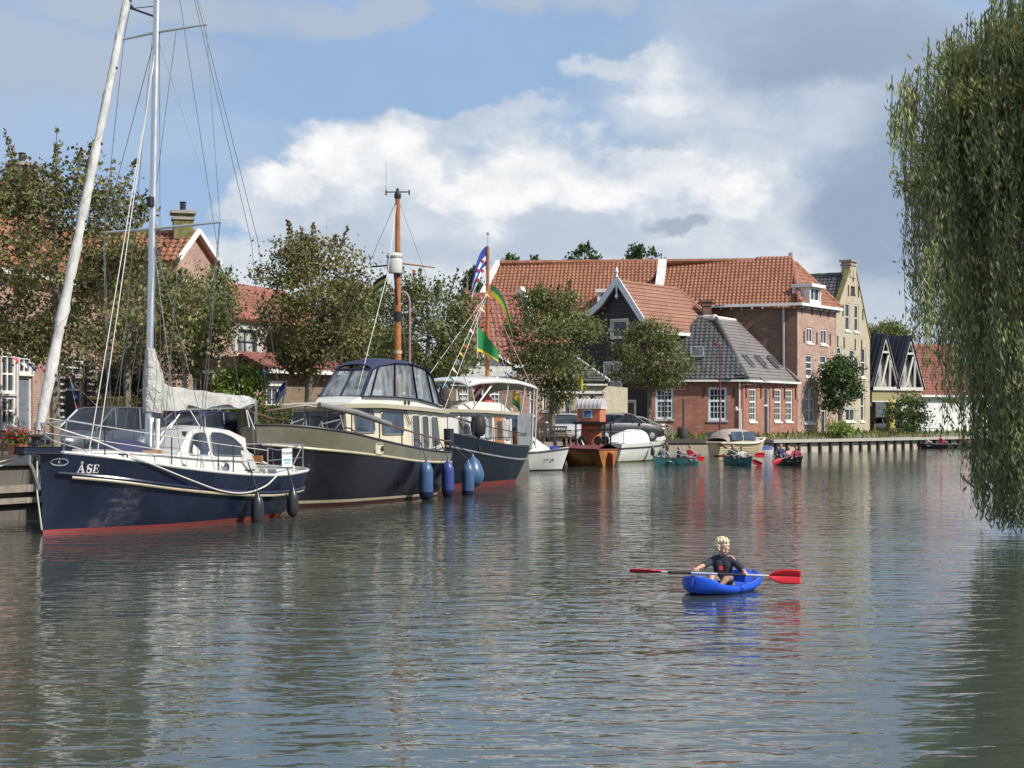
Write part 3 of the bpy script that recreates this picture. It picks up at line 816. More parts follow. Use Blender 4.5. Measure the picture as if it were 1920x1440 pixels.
for h, w in zip(holes, wins): window(B, Wl, h, WHITE, w[4], w[5], fw=.10, bw=.05, transom=w[6], casing=.07, glass=GLASSCURT if w[6] else GLASS, sill=False)
rd = Vector((.62, .78, 0))                              # the ridge runs back to the right
def up(t_, z, n=.3): return Wl.pt(t_, z, n)
rlen = 6.6
def along(p, q_): return p+rd*q_
ez = .12
rA, rE = up(tA, zA+ez), up(tR+.35, zR-.25)
Aend = along(up(tA, zA+ez), rlen); Aend.z += 0
Eend = along(up(tR+.35, zR-.25), rlen+2.6)
tiled(B, [rE, Eend, Aend, rA], TILE_PINK, .3, .3, amp=.03, flat=True)
mb = MB()
kL, kK = up(tL-.3, zL-.1), up(tK, zK+ez)
mb.slab([rA, along(rA, rlen), along(kK, rlen), kK], (0, 0, -.14)); mb.slab([kK, along(kK, rlen), along(kL, rlen+2), kL], (0, 0, -.14)); mb.slab([Aend, Eend, along(kL, rlen+2), along(kK, rlen)], (0, 0, -.14))
B.part('roof', mb, TILE_PINK)
ridge(B, [rA+Vector((0, 0, .03)), Aend, Eend+Vector((0, 0, .1))], TILE_PINK, .12)
gutter(B, [rE+Vector((.05, -.02, -.08)), Eend+Vector((.05, -.02, -.08))])
Wr = Wall((O.x, O.y), (O.x+rd.x*(rlen+2.2), O.y+rd.y*(rlen+2.2)))
mb = MB(); rh = [(1.0, 5.6, 2.6, 7.0), (3.4, 5.6, 5.0, 7.0)]
Wr.face(mb, [(0, 1), (Wr.L, 1), (Wr.L, zR-.2), (0, zR-.2)], rh); B.part('side_wall', mb, BR_DARK)
for h in rh: window(B, Wr, h, WHITE, 3, 2, sill=False)
mb = MB()
for (p, q_) in ((up(tR+.4, zR-.35, .36), up(tA, zA+.25, .36)), (up(tA, zA+.25, .361), up(tK, zK+.18, .361)), (up(tK, zK+.18, .36), up(tL-.35, zL-.1, .36))):
    mb.bar(p, q_, .09, .34, (0, 0, 1))
mb.lathe([(.02, -.2), (.10, -.1), (.05, .05), (.11, .2), (.05, .42), (.01, .5)], up(tA, zA+.5, .37), 8)
mb.lathe([(.01, -1.0), (.12, -.85), (.04, -.65), (.07, -.3), (.05, 0)], up(tA, zA+.1, .38), 8)
B.part('barge_board', mb, PALEBLUE)

# ---- dark roofed brick house on the corner
B = Bld('brick_house', 'low red brick house with dark hipped pantile roof and white sash windows', 'house', (14, 92, 1.2), k=1.125)
K = (GX(1394, 91), 91.); Lc = (GX(1222, 91.4), 91.4); En = (GX(1495, 97.6), 97.6)
W1 = Wall(Lc, K); W2 = Wall(K, En); ze = 4.62
big = [W1.rect(1229, 727, 1263, 786), W1.rect(1328, 726, 1363, 788)]
mb = MB(); W1.face(mb, [(0, 1), (W1.L, 1), (W1.L, ze), (0, ze)], big); B.part('side_wall', mb, BR_RED)
sl_ = [W2.rect(1405, 728, 1418, 790), W2.rect(1452, 729, 1465, 790), W2.rect(1473, 730, 1486, 790)]
dr = W2.rect(1433, 728, 1443, 813)
mb = MB(); W2.face(mb, [(0, 1), (W2.L, 1), (W2.L, ze), (0, ze)], sl_+[dr]); B.part('front_wall', mb, BR_RED)
for h in big: window(B, W1, h, PALEBLUE, 4, 5, fw=.14, bw=.035, transom=.6, sillmat=GREYP)
for h in sl_: window(B, W2, h, WHITE, 3, 5, fw=.11, bw=.035, transom=.6)
door(B, W2, dr, DOORDARK, light=.38)
anchors(B, W2, [(1398, 735), (1426, 736), (1449, 736), (1470, 737), (1491, 738)], .75); anchors(B, W1, [(1320, 735), (1376, 735)], .6)
L_, M2, R_ = P(1311, 598, 96.5), P(1342, 598, 95.5), P(1384, 601, 99.5); L_.z = M2.z = 8.75; R_.z = 8.8
Ke = Vector((K[0]+.18, K[1]-.3, ze+.05)); Lce = Vector((Lc[0]-.2, Lc[1]-.3, ze+.05)); Ene = Vector((En[0]+.1, En[1]-.1, ze+.05))
tiled(B, [Lce, Ke, M2, L_], TILE_DARK, .3, .36, amp=.06)
tiled(B, [Ke, Ene, R_, M2], TILE_GREY, .3, .30, amp=.035, flat=True)
bl, br_ = Vector((Lc[0]+2, Lc[1]+10, ze)), Vector((En[0]-3.2, En[1]+5.2, ze))
mb = MB(); mb.slab([L_, M2, R_, br_, bl], (0, 0, -.12)); mb.slab([Lce, L_, bl], (0, 0, -.12)); mb.slab([R_, Ene, br_], (0, 0, -.12)); B.part('roof', mb, TILE_DARK)
ridge(B, [L_, M2], MORTARW, .2); ridge(B, [M2, R_], MORTARW, .13); ridge(B, [M2, Ke+Vector((0, 0, .08))], TILE_DARK, .13); ridge(B, [R_, R_.lerp(Ene, .18)], MORTARW, .2); ridge(B, [R_.lerp(Ene, .18), Ene+Vector((0, 0, .1))], TILE_GREY, .11); ridge(B, [L_, Lce+Vector((0, 0, .1))], TILE_DARK, .13)
gutter(B, [Lce-Vector((0, .08, .06)), Ke-Vector((-.06, .08, .06)), Ene-Vector((-.08, .06, .06))], w=.14, h=.12)
for k in range(9): p = Lce.lerp(Ke, (k+.3)/9); mb = MB(); mb.box((p.x, p.y+.18, ze-.08), (.1, .24, .12)); B.part('eave_bracket', mb, GREYP)
for k in range(9): p = Ke.lerp(Ene, (k+.6)/9); mb = MB(); mb.box((p.x-.12, p.y+.1, ze-.08), (.24, .1, .12)); B.part('eave_bracket', mb, GREYP)
mb = MB(); mb.tube([W1.pt(W1.L-.25, ze-.1, .09), W1.pt(W1.L-.25, 1.2, .09)], .055, 8); B.part('downpipe', mb, WHITE)
chimney(B, (GX(1327, 97), 97.6), .55, .55, 7.6, ZZ(566, 97.6), BR_DARK, capm=BR_DARK, pot=False)
def on_plane(p0, p1, p2, px, py):
    n = (p1-p0).cross(p2-p0); d = P(px, py, 1.0)-Vector((0, 0, H)); k = n.dot(p0-Vector((0, 0, H)))/n.dot(d)
    return Vector((0, 0, H))+d*k, (n.normalized() if n.z > 0 else -n.normalized())
for (px, py, w_, h_, pl) in ((1307, 664, .75, .95, 0), (1401, 679, .5, 1.0, 1), (1425, 680, .5, 1.0, 1), (1449, 680, .5, 1.0, 1)):
    p, n = on_plane(*((Lce, Ke, M2) if pl == 0 else (Ke, Ene, M2)), px, py)
    u = Vector((-n.y, n.x, 0)).normalized(); v = n.cross(u)
    M = Matrix((u, v, n)).transposed(); mb = MB()
    for dx, dy, sx, sy in ((-w_/2, 0, .07, h_), (w_/2, 0, .07, h_), (0, -h_/2, w_-.07, .07), (0, h_/2, w_-.07, .07)): mb.box(p+u*dx+v*dy+n*.12, (sx, sy, .2), M)
    s_ = B.part('skylight', mb, GALV); mb = MB(); mb.box(p+n*.14, (w_-.05, h_-.05, .1), M); B.part('pane', mb, GLASS, s_)

# ---- yellow brick house with pointed gable
B = Bld('gabled_house', 'narrow yellow brick house with tall pointed gable and chimney on top', 'house', (24, 105, 1.15), k=1.12)
Y0, Y1 = (GX(1567.5, 103.2), 103.2), (GX(1631, 108), 108.)
W = Wall(Y0, Y1); tA, zA = W.hit(1599, 505); zl = W.hit(1568, 582)[1]; zr_ = W.hit(1630, 636)[1]
wins = [(1585, 568, 1594, 620, 1, 2), (1602, 571, 1610, 622, 1, 2), (1569, 650, 1578, 676, 1, 2), (1593, 655, 1602, 700, 1, 2), (1614, 652, 1623, 707, 1, 2), (1586, 765, 1603, 790, 2, 1), (1614, 733, 1621, 790, 1, 2)]
holes = [W.rect(*w[:4]) for w in wins]; niche = W.rect(1595, 537, 1603, 552)
mb = MB(); W.face(mb, [(0, 1), (W.L, 1), (W.L, zr_), (tA+.5, zA), (tA-.5, zA), (0, zl)], holes+[niche]); B.part('front_wall', mb, BR_YEL)
for h, w in zip(holes, wins): window(B, W, h, WHITE, w[4], w[5], fw=.10, bw=.06)
mb = MB(); W.box(mb, niche[0], niche[2], niche[1], niche[3], -.22, -.1); W.box(mb, niche[0]-.05, niche[2]+.05, niche[1]-.08, niche[1], -.1, .05); B.part('niche', mb, WOODDARK)
anchors(B, W, [(1590, 545), (1609, 547), (1580, 582), (1617, 590), (1570, 640), (1582, 643), (1603, 646), (1615, 648), (1599, 518)], .8)
mb = MB()
for (p, q_) in (((0, zl), (tA-.5, zA)), ((W.L, zr_), (tA+.5, zA))): mb.bar(W.pt(p[0], p[1]+.05, -.12), W.pt(q_[0], q_[1]+.05, -.12), .34, .12)
B.part('gable_coping', mb, MOSSY)
cp = W.pt(tA, 0, -.3); chimney(B, (cp.x, cp.y), 1.0, .7, zA-.6, W.hit(1598, 491)[1], BR_YEL, math.atan2(W.U.y, W.U.x), False)
# dark roof running back to the left
bd = Vector((-.86, .51, 0))
ap = W.pt(tA-.3, zA-.35, -.3); apb = ap+bd*6.2; e0 = W.pt(-.1, zl-.1, -.3); e0b = e0+bd*6.5
tiled(B, [e0b, e0, ap, apb], TILE_DARK, .3, .36, amp=.06)
er, erb = W.pt(W.L+.1, zr_, -.3), W.pt(W.L+.1, zr_, -.3)+bd*8
mb = MB(); mb.slab([ap, er, erb, ap+bd*8], (0, 0, -.15)); B.part('roof', mb, TILE_DARK)
ridge(B, [ap, apb], TILE_DARK, .16)
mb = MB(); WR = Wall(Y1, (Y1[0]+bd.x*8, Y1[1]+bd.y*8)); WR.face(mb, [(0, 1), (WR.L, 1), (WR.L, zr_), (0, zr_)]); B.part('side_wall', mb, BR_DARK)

# ---- portico with two trussed gables on yellow columns
B = Bld('portico', 'open portico with two white trussed gables on yellow columns', 'portico', (28, 111, 1.1), k=1.12)
G0, G1 = (GX(1634, 110.), 110.), (GX(1727, 112.5), 112.5); W = Wall(G0, G1); zb = W.hit(1680, 727)[1]
bdr = Vector((-.80, .6, 0))
for i, (x0, x1, xa, ya) in enumerate(((1634, 1680.5, 1658, 629), (1680.5, 1727, 1705, 633))):
    t0, t1 = W.hit(x0, 727)[0], W.hit(x1, 727)[0]; ta, za = W.hit(xa, ya); ta = (t0+t1)/2
    g_ = MB()
    for (p, q_) in (((t0-.1, zb), (ta, za)), ((t1+.1, zb), (ta, za))): g_.bar(W.pt(*p, .15), W.pt(*q_, .15), .12, .26)
    W.box(g_, t0, t1, zb-.2, zb+.05, .08, .22)
    for (p, q_) in (((lerp(t0, t1, .30), zb), (lerp(t0, ta, .45), lerp(zb, za, .42))), ((lerp(t0, t1, .32), zb), (lerp(t0, t1, .62), lerp(zb, za, .62))), ((lerp(t0, t1, .27), zb), (lerp(t0, t1, .27), lerp(zb, za, .5))), ((lerp(t0, t1, .68), zb), (lerp(t0, t1, .70), lerp(zb, za, .55)))):
        g_.bar(W.pt(*p, .14), W.pt(*q_, .14), .1, .16)
    W.box(g_, lerp(t0, t1, .34), lerp(t0, t1, .66), lerp(zb, za, .66), lerp(zb, za, .70), .08, .2)
    B.part('truss', g_, pm('offwhite_truss_paint', (.55, .54, .50), .6, dirt=.3))
    mb = MB(); mb.slab([W.pt(t0+.2, zb+.05, -.35), W.pt(t1-.2, zb+.05, -.35), W.pt(ta, za-.25, -.35)], tuple(W.N.to_3d()*-.05)); B.part('gable_panel', mb, pm('grey_brown_boards', (.36, .33, .29), .8))
    mb = MB(); nseg = 16
    el_, ar_ = W.pt(t0-.12, zb-.02, .3), W.pt(ta, za+.12, .3); er_ = W.pt(t1+.12, zb-.02, .3)
    for (e_, s_) in ((el_, 1), (er_, -1)):
        bl_ = 7.0
        mb.slab([e_, e_+bdr*bl_, ar_+bdr*bl_, ar_], (0, 0, -.1))
        for k in range(18):
            o_ = bdr*(bl_*(k+.3)/18)
            mb.bar(e_+o_+Vector((0, 0, .06)), ar_+o_+Vector((0, 0, .06)), .12, .1)
    B.part('roof', mb, TILE_MET)
mb = MB(); W.box(mb, 0, W.L, zb-1.0, zb-.22, -.25, .05); B.part('beam', mb, pm('ochre_beam_paint', (.30, .26, .13), .7))
mb = MB(); W.box(mb, 0, W.L, zb-1.06, zb-1.0, -.3, .1); B.part('beam_trim', mb, WHITE)
for x in (1671.5, 1713):
    t_, z_ = W.hit(x, 805); p = W.pt(t_, 0, -.1); mb = MB()
    mb.lathe([(.42, 1.0), (.42, 1.3), (.34, 1.36), (.33, 3.6), (.38, 3.75), (.44, zb-1.2), (.44, zb-1.06)], (p.x, p.y, 0), 14); B.part('column', mb, YELP, smooth=True)
mb = MB(); t0, t1 = W.hit(1630, 780)[0], W.hit(1667, 780)[0]
W.box(mb, t0-.3, t1, 1, zb-1.0, -1.6, -1.4); B.part('back_wall', mb, brick_mat('dull_pink_brick', (.26, .13, .105), (.21, .105, .085), (.25, .19, .16)))
mb = MB(); W.box(mb, t0-.3, t1, 1.95, 2.05, -1.4, -1.36); B.part('dado_rail', mb, MAROON)
# ---- white house with red roof behind
B = Bld('white_house', 'white rendered house with long red tiled roof behind the willow', 'house', (34, 121, 1.1), k=1.12)
W = Wall((GX(1690, 120), 120.), (GX(1860, 125), 125.)); zt_ = ZZ(741, 120.5)
hh = [W.rect(1700, 763, 1709, 777)]
mb = MB(); W.face(mb, [(0, 1), (W.L, 1), (W.L, zt_), (0, zt_)], hh); B.part('wall', mb, STUCCO); window(B, W, hh[0], GREYP, 2, 1)
a, b_, c_, d_ = W.pt(-.3, zt_, .3), W.pt(W.L, zt_, .3), W.pt(W.L, zt_+4.3, -4.5), W.pt(.6, zt_+4.3, -4.5)
tiled(B, [a, b_, c_, d_], TILE_RED, .3, .36); gutter(B, [a-Vector((0, .1, .05)), b_-Vector((0, .1, .05))])
mb = MB(); mb.slab([d_, c_, c_+Vector((-3, 4, -4)), d_+Vector((-3, 4, -4))], (0, 0, -.15)); B.part('roof', mb, TILE_RED); ridge(B, [d_, c_], TILE_RED)
mb = MB(); Wg = Wall(W.pt(0, 0, -9).to_2d(), W.pt(0, 0, 0).to_2d()); Wg.face(mb, [(0, 1), (9, 1), (9, zt_), (4.5, zt_+4.1), (0, zt_)]); B.part('gable_wall', mb, STUCCO)

# ---- row of small houses behind the cruiser and the silver car
B = Bld('cottage', 'yellow brick cottage with slate hip and white cornice beside the black house', 'house', (4, 83, 1.1), k=1.08)
W = Wall((GX(1038, 83), 83.), (GX(1131, 83.4), 83.4)); zc = ZZ(723, 83.2)
hs = [W.rect(1057, 736, 1071, 778), W.rect(1082, 737, 1094, 778), W.rect(1104, 737, 1117, 778)]; dr = W.rect(1036.5+2, 735, 1047, 790)
mb = MB(); W.face(mb, [(0, 1), (W.L, 1), (W.L, zc), (0, zc)], hs+[dr]); Wr = Wall(W.pt(W.L, 0).to_2d(), U=(.3, .95)); Wr.face(mb, [(0, 1), (6, 1), (6, zc), (0, zc)]); B.part('wall', mb, BR_YEL)
for h in hs: window(B, W, h, WHITE, 1, 2, transom=.7)
door(B, W, dr, DOORGREY)
mb = MB(); W.box(mb, -.1, W.L+.2, zc, zc+.22, -.3, .25); W.box(mb, -.1, W.L+.1, zc-.45, zc-.3, -.1, .1); B.part('cornice', mb, WHITE)
a, b_, r1, r0 = W.pt(-.1, zc+.2, .3), W.pt(W.L+.3, zc+.2, .3), W.pt(W.L-1.2, ZZ(668, 86), -2.6), W.pt(-.1, ZZ(668, 86), -2.6)
tiled(B, [a, b_, r1, r0], TILE_DARK, .28, .33, amp=.04)
mb = MB(); mb.slab([b_, b_+Vector((.3, 5.4, 0)), r1], (0, 0, -.1)); mb.slab([r0, r1, b_+Vector((.3, 5.4, 0)), a+Vector((0, 5.6, 0))], (0, 0, -.1)); B.part('roof', mb, TILE_DARK); ridge(B, [r1, b_+Vector((0, 0, .05))], MORTARW, .1)

B = Bld('terraced_house', 'pink brick terraced house with tall white windows behind the white canopy boat', 'house', (.8, 81, 1.1), k=1.08)
W = Wall((GX(962, 81), 81.), (GX(1036, 81.4), 81.4)); zc = ZZ(690, 81)
hs = [W.rect(993, 721, 1003, 778), W.rect(1017, 726, 1026, 770)]
mb = MB(); W.face(mb, [(0, 1), (W.L, 1), (W.L, zc), (0, zc)], hs); B.part('wall', mb, BR_PINK)
for h in hs: window(B, W, h, WHITE, 1, 2, transom=.7)
mb = MB(); W.box(mb, -.1, W.L+.1, zc, zc+.2, -.3, .25); B.part('cornice', mb, WHITE)
a, b_, r1, r0 = W.pt(0, zc+.2, .25), W.pt(W.L, zc+.2, .25), W.pt(W.L, zc+2.6, -3), W.pt(0, zc+2.6, -3); tiled(B, [a, b_, r1, r0], TILE_RED)
mb = MB(); mb.slab([r0, r1, b_+Vector((0, 6, 0)), a+Vector((0, 6, 0))], (0, 0, -.1)); B.part('roof', mb, TILE_RED)

B = Bld('terraced_house', 'grey gabled house with pale cornice and shop windows behind the green flag', 'house', (-2, 79.5, 1.1), k=1.06)
W = Wall((GX(836, 79), 79.), (GX(962, 80), 80.)); zc = ZZ(706, 79.5)
hs = [W.rect(856, 722, 880, 775), W.rect(888, 722, 908, 775), W.rect(918, 722, 938, 775)]
mb = MB(); W.face(mb, [(0, 1), (W.L, 1), (W.L, zc), (0, zc)], hs); B.part('wall', mb, BR_BRN)
for h in hs: window(B, W, h, WHITE, 2, 2, transom=.7, glass=GLASSCURT)
mb = MB(); W.box(mb, -.1, W.L+.1, zc, zc+.3, -.3, .3); W.box(mb, -.1, W.L+.1, zc-.5, zc-.3, -.1, .12); W.box(mb, -.1, W.L*.98, zc+.3, zc+.55, -.3, .2); B.part('cornice', mb, pm('grey_white_paint', (.50, .50, .48), .6, dirt=.3))
g0, g1, ga = W.pt(W.L*.50, zc+.56, .1), W.pt(W.L*.98, zc+.56, .1), W.pt(W.L*.6, ZZ(655, 80), .1)
mb = MB(); mb.slab([g0, g1, ga], (.3, 5.5, 0)); B.part('gable', mb, pm('slate_grey_boards', (.10, .11, .125), .6, bump=.3))
mb = MB(); mb.bar(ga+Vector((0, -.05, .05)), g1+Vector((.15, -.05, 0)), .16, .12); mb.bar(ga+Vector((0, -.05, .05)), g0+Vector((-.15, -.05, 0)), .16, .12); B.part('verge_board', mb, WHITE)
mb = MB(); mb.slab([W.pt(0, zc+.5, -.2), W.pt(W.L*.5, zc+.5, -.2), W.pt(W.L*.5, zc+2.4, -3), W.pt(0, zc+2.4, -3)], (0, .1, -.1)); B.part('roof', mb, TILE_DARK)

B = Bld('white_house', 'white walled house with grey tiled roof half hidden behind two trees', 'house', (-10, 80, 1.1))
W = Wall((GX(625, 76), 76.), (GX(760, 82), 82.)); zc = ZZ(672, 79)
hs = [W.rect(668, 690, 682, 730), W.rect(700, 690, 714, 730)]
mb = MB(); W.face(mb, [(0, 1), (W.L, 1), (W.L, zc), (0, zc)], hs); B.part('wall', mb, STUCCO)
for h in hs: window(B, W, h, WHITE, 2, 2)
a, b_, r1, r0 = W.pt(-.3, zc, .3), W.pt(W.L+.3, zc, .3), W.pt(W.L+.3, zc+2.8, -3.2), W.pt(-.3, zc+2.8, -3.2); tiled(B, [a, b_, r1, r0], TILE_GREY, .3, .34)
mb = MB(); mb.slab([r0, r1, r1+Vector((-1.5, 3, -2.5)), r0+Vector((-1.5, 3, -2.5))], (0, 0, -.12)); B.part('roof', mb, TILE_GREY)

# ---- left houses along the street
B = Bld('corner_house', 'pink brick house with white framed shop doors at the left edge', 'house', (-18.5, 57, 1.1))
W = Wall((GX(-60, 53.5), 53.5), (GX(186, 62.5), 62.5)); zc = ZZ(505, 56)
wins = [(3, 664, 31, 738), (36, 668, 61, 702), (106, 672, 118, 770), (120, 672, 158, 706), (3, 742, 31, 798)]
holes = [W.rect(*w) for w in wins]; dr = W.rect(36, 706, 61, 818); dr2 = W.rect(122, 709, 156, 818)
mb = MB(); W.face(mb, [(0, 1), (W.L, 1), (W.L, zc), (0, zc)], holes+[dr, dr2])
Wg = Wall(W.pt(W.L, 0).to_2d(), U=(-.93, .37)); Wg.face(mb, [(0, 1), (9, 1), (9, zc), (4.5, zc+4), (0, zc)]); B.part('wall', mb, BR_LEFT)
for i, h in enumerate(holes): window(B, W, h, WHITE, 2, 2 if i != 1 else 1, fw=.12, bw=.07, casing=.06, glass=GLASS, sill=i in (4,))
door(B, W, dr, DOORGREY, light=.0); door(B, W, dr2, DOORDARK, light=.2)
for (x0, x1) in ((107, 121), (158, 177)):
    t0, z0, t1, z1 = W.rect(x0, 676, x1, 812); mb = MB()
    W.box(mb, t0, t1, z0, z1, .02, .06); sh = B.part('shutter', mb, BLACK)
    for k in range(11):
        mb = MB(); z = lerp(z0, z1, (k+.5)/11); W.box(mb, t0+.12, t1-.12, z-.06, z+.02, .05, .09); B.part('louvre', mb, pm('white_louvre', (.55, .55, .55), .5), sh)
a, b_, r1, r0 = W.pt(-.2, zc, .4), W.pt(W.L+.2, zc, .4), W.pt(W.L+.2, zc+4.3, -4.0), W.pt(-.2, zc+4.3, -4.0); tiled(B, [a, b_, r1, r0], TILE_OR, .3, .36)
mb = MB(); mb.slab([r0, r1, r1+Vector((-4, 1.6, -4)), r0+Vector((-4, 1.6, -4))], (0, 0, -.12)); B.part('roof', mb, TILE_OR)
chimney(B, (GX(41, 61), 61.), 1.0, .8, ZZ(470, 61), ZZ(312, 61), BR_BRN, .4, True)
mb = MB(); W.box(mb, -.2, W.L+.2, zc-.25, zc-.05, .0, .45); B.part('gutter', mb, WHITE)

B = Bld('gabled_house', 'pink brick house with chimney on its gable behind the birch', 'house', (-14, 66, 1.1))
# gable faces right towards the water
g0 = (GX(331, 65), 65.); g1 = (GX(402, 68.5), 68.5); W = Wall(g0, g1); ta, za = W.hit(364, 440); zl = W.hit(331, 485)[1]; zr_ = W.hit(396, 492)[1]
hs = [W.rect(362, 592, 388, 642)]
mb = MB(); W.face(mb, [(0, 1), (W.L, 1), (W.L, zr_), (ta, za), (0, zl)], hs); B.part('gable_wall', mb, BR_LEFT); window(B, W, hs[0], WHITE, 1, 2, fw=.14, casing=.08)
bdv = Vector((-.93, .37, 0))*0+Vector((-1, .06, 0))
e0, ap = W.pt(-.25, zl-.15, .2), W.pt(ta, za+.05, .2); e1 = W.pt(W.L+.2, zr_-.15, .2)
tiled(B, [e0+bdv*7, e0, ap, ap+bdv*7], TILE_OR, .3, .36); ridge(B, [ap, ap+bdv*7], TILE_OR)
mb = MB(); mb.slab([e1+bdv*7, e1, ap, ap+bdv*7], (0, 0, -.12)); B.part('roof', mb, TILE_OR)
mb = MB(); mb.bar(e0+Vector((.05, -.02, .1)), ap+Vector((.05, -.02, .12)), .1, .22); mb.bar(e1+Vector((.05, -.02, .1)), ap+Vector((.05, -.02, .12)), .1, .22); B.part('barge_board', mb, WHITE)
mb = MB(); Wf = Wall((g0[0]-7, g0[1]+.4), g0); Wf.face(mb, [(0, 1), (Wf.L, 1), (Wf.L, zl), (0, zl)]); B.part('wall', mb, BR_LEFT)
chimney(B, (GX(343, 66.5), 66.5), .85, .85, ZZ(450, 66.5), ZZ(402, 66.5), MOSSY, .3, True)

B = Bld('brick_house', 'pink brick house with black framed window and red roof wing behind the round shrub', 'house', (-12, 68, 1.1))
W = Wall((GX(398, 66), 66.), (GX(500, 70), 70.)); zc = ZZ(600, 68)
hs = [W.rect(444, 618, 480, 663)]
mb = MB(); W.face(mb, [(0, 1), (W.L, 1), (W.L, zc), (0, zc)], hs); B.part('wall', mb, BR_LEFT); window(B, W, hs[0], DOORDARK, 2, 2, fw=.10, bw=.06, casing=.0, sillmat=WHITE, glass=GLASSCURT)
mb = MB(); h = hs[0]; W.box(mb, h[0]-.25, h[0], h[1], h[3]+.3, -.05, .06); W.box(mb, h[2], h[2]+.5, h[1], h[3]+.3, -.05, .06); W.box(mb, h[0], h[2], h[3], h[3]+.35, -.05, .055); B.part('window_surround', mb, LEAD)
a, b_, r1, r0 = W.pt(-.2, zc, .3), W.pt(W.L+6, zc, .3), W.pt(W.L+6, ZZ(532, 71), -2.8), W.pt(-.2, ZZ(532, 71), -2.8); tiled(B, [a, b_, r1, r0], TILE_RED, .3, .36)
mb = MB(); mb.slab([r0, r1, r1+Vector((-3, 1.5, -2)), r0+Vector((-3, 1.5, -2))], (0, 0, -.12)); B.part('roof', mb, TILE_RED); ridge(B, [r0, r1], TILE_RED)

B = Bld('shop', 'low brown brick shop with red lean-to roof and white fascia behind the trees', 'shop', (-9, 63, 1.1))
W = Wall((GX(494, 61.5), 61.5), (GX(655, 65), 65.)); zc = ZZ(700, 63)
hs = [W.rect(499, 726, 524, 762), W.rect(606, 730, 628, 752)]
mb = MB(); W.face(mb, [(0, 1), (W.L, 1), (W.L, zc), (0, zc)], hs); B.part('wall', mb, BR_BRN)
for h in hs: window(B, W, h, WHITE, 2, 1)
mb = MB(); W.box(mb, -.2, W.L+.2, zc-.05, zc+.12, -.2, .6); B.part('fascia', mb, WHITE)
a, b_, r1, r0 = W.pt(-.2, zc+.12, .55), W.pt(W.L+.2, zc+.12, .55), W.pt(W.L+.2, ZZ(668, 65), -1.4), W.pt(-.2, ZZ(668, 65), -1.4); tiled(B, [a, b_, r1, r0], TILE_RED, .3, .36)
mb = MB(); W.box(mb, -.1, W.L, zc, ZZ(668, 65)-.1, -4, -1.5); B.part('back_wing', mb, BR_LEFT)
mb = MB(); t0, z0, t1, z1 = W.rect(500, 714, 530, 724); W.box(mb, t0, t1, z0, z1, .05, .12); B.part('sign_board', mb, WHITE)
# white canopy of the porch beside the shrub
mb = MB(); W0 = Wall((GX(362, 60), 60.), (GX(416, 61.5), 61.5)); zc = ZZ(700, 60.7); W0.box(mb, 0, W0.L, zc, zc+.14, -1.5, .1)
for t_ in (.1, W0.L-.1): W0.box(mb, t_-.05, t_+.05, 1.1, zc, -.05, .05)
for k in range(5): W0.box(mb, .1+k*W0.L/5, .14+k*W0.L/5, 1.1, zc, -.04, -.01)
solo('porch', mb, WHITE, 'white flat roofed porch frame left of the round shrub', 'porch')
# ================================================================== trees and plants
LEAF = leaf_mat('leaves'); LEAFW = leaf_mat('willow_leaves', .52, .5)
BARK = pm('grey_bark', (.17, .15, .115), .95, var=.4, vs=6, bump=.8, bs=25)
BARKBROWN = pm('brown_bark', (.14, .105, .075), .95, var=.4, vs=6, bump=.8, bs=25)
BIRCH = pm('birch_bark', (.50, .47, .42), .8, var=.3, vs=5, dirt=.6)
def leaf_object(name, cen, ax, size, cols, mat, parent=None, aspect=.62, rel=None, fold=.0):
    """cen Nx3 leaf centres, ax Nx3 leaf axes, size N, cols Nx3 -> one mesh of small rhombic leaves"""
    rng = np.random.default_rng(len(cen))
    n = len(cen)
    ax = ax/np.maximum(np.linalg.norm(ax, axis=1), 1e-6)[:, None]
    rv = rng.normal(size=(n, 3)); sd = np.cross(ax, rv); sd /= np.maximum(np.linalg.norm(sd, axis=1), 1e-6)[:, None]
    L = size[:, None]*.5; Wd = size[:, None]*.5*aspect
    v = np.stack([cen-ax*L, cen+sd*Wd-ax*L*.1, cen+ax*L, cen-sd*Wd-ax*L*.1], 1).reshape(-1, 3)
    if rel is not None: v = v-np.array(rel)
    me = bpy.data.meshes.new(name)
    me.vertices.add(4*n); me.vertices.foreach_set('co', v.astype(np.float32).ravel())
    me.loops.add(4*n); me.loops.foreach_set('vertex_index', np.arange(4*n, dtype=np.int32))
    me.polygons.add(n); me.polygons.foreach_set('loop_start', np.arange(0, 4*n, 4, dtype=np.int32))
    me.update(calc_edges=True)
    ca = me.color_attributes.new('Col', 'FLOAT_COLOR', 'POINT')
    c4 = np.ones((n, 4)); c4[:, :3] = cols
    ca.data.foreach_set('color', np.repeat(c4, 4, axis=0).astype(np.float32).ravel())
    me.materials.append(mat)
    o = bpy.data.objects.new(name, me); C.objects.link(o)
    if parent: o.parent = parent
    return o
def palette(rng, n, cols, wts, jit=.25):
    cols = np.array(cols); k = rng.choice(len(cols), n, p=np.array(wts)/sum(wts))
    return np.clip(cols[k]*(1+rng.normal(size=(n, 1))*jit), .004, 1)
HORSE = ([(.125, .155, .05), (.165, .155, .065), (.20, .155, .08), (.165, .20, .065), (.27, .21, .125), (.09, .07, .045)], [4, 5, 3, 3, 1.6, 2])
GREENISH = ([(.11, .15, .05), (.15, .185, .065), (.19, .20, .085), (.16, .145, .07), (.25, .235, .12)], [4, 4, 2, 2, 1])
DEEP = ([(.07, .115, .045), (.10, .15, .055), (.16, .19, .10), (.05, .08, .035)], [4, 3, 1, 2])
BRIGHT = ([(.20, .29, .06), (.27, .35, .08), (.14, .20, .05), (.36, .40, .16)], [4, 3, 3, 1])
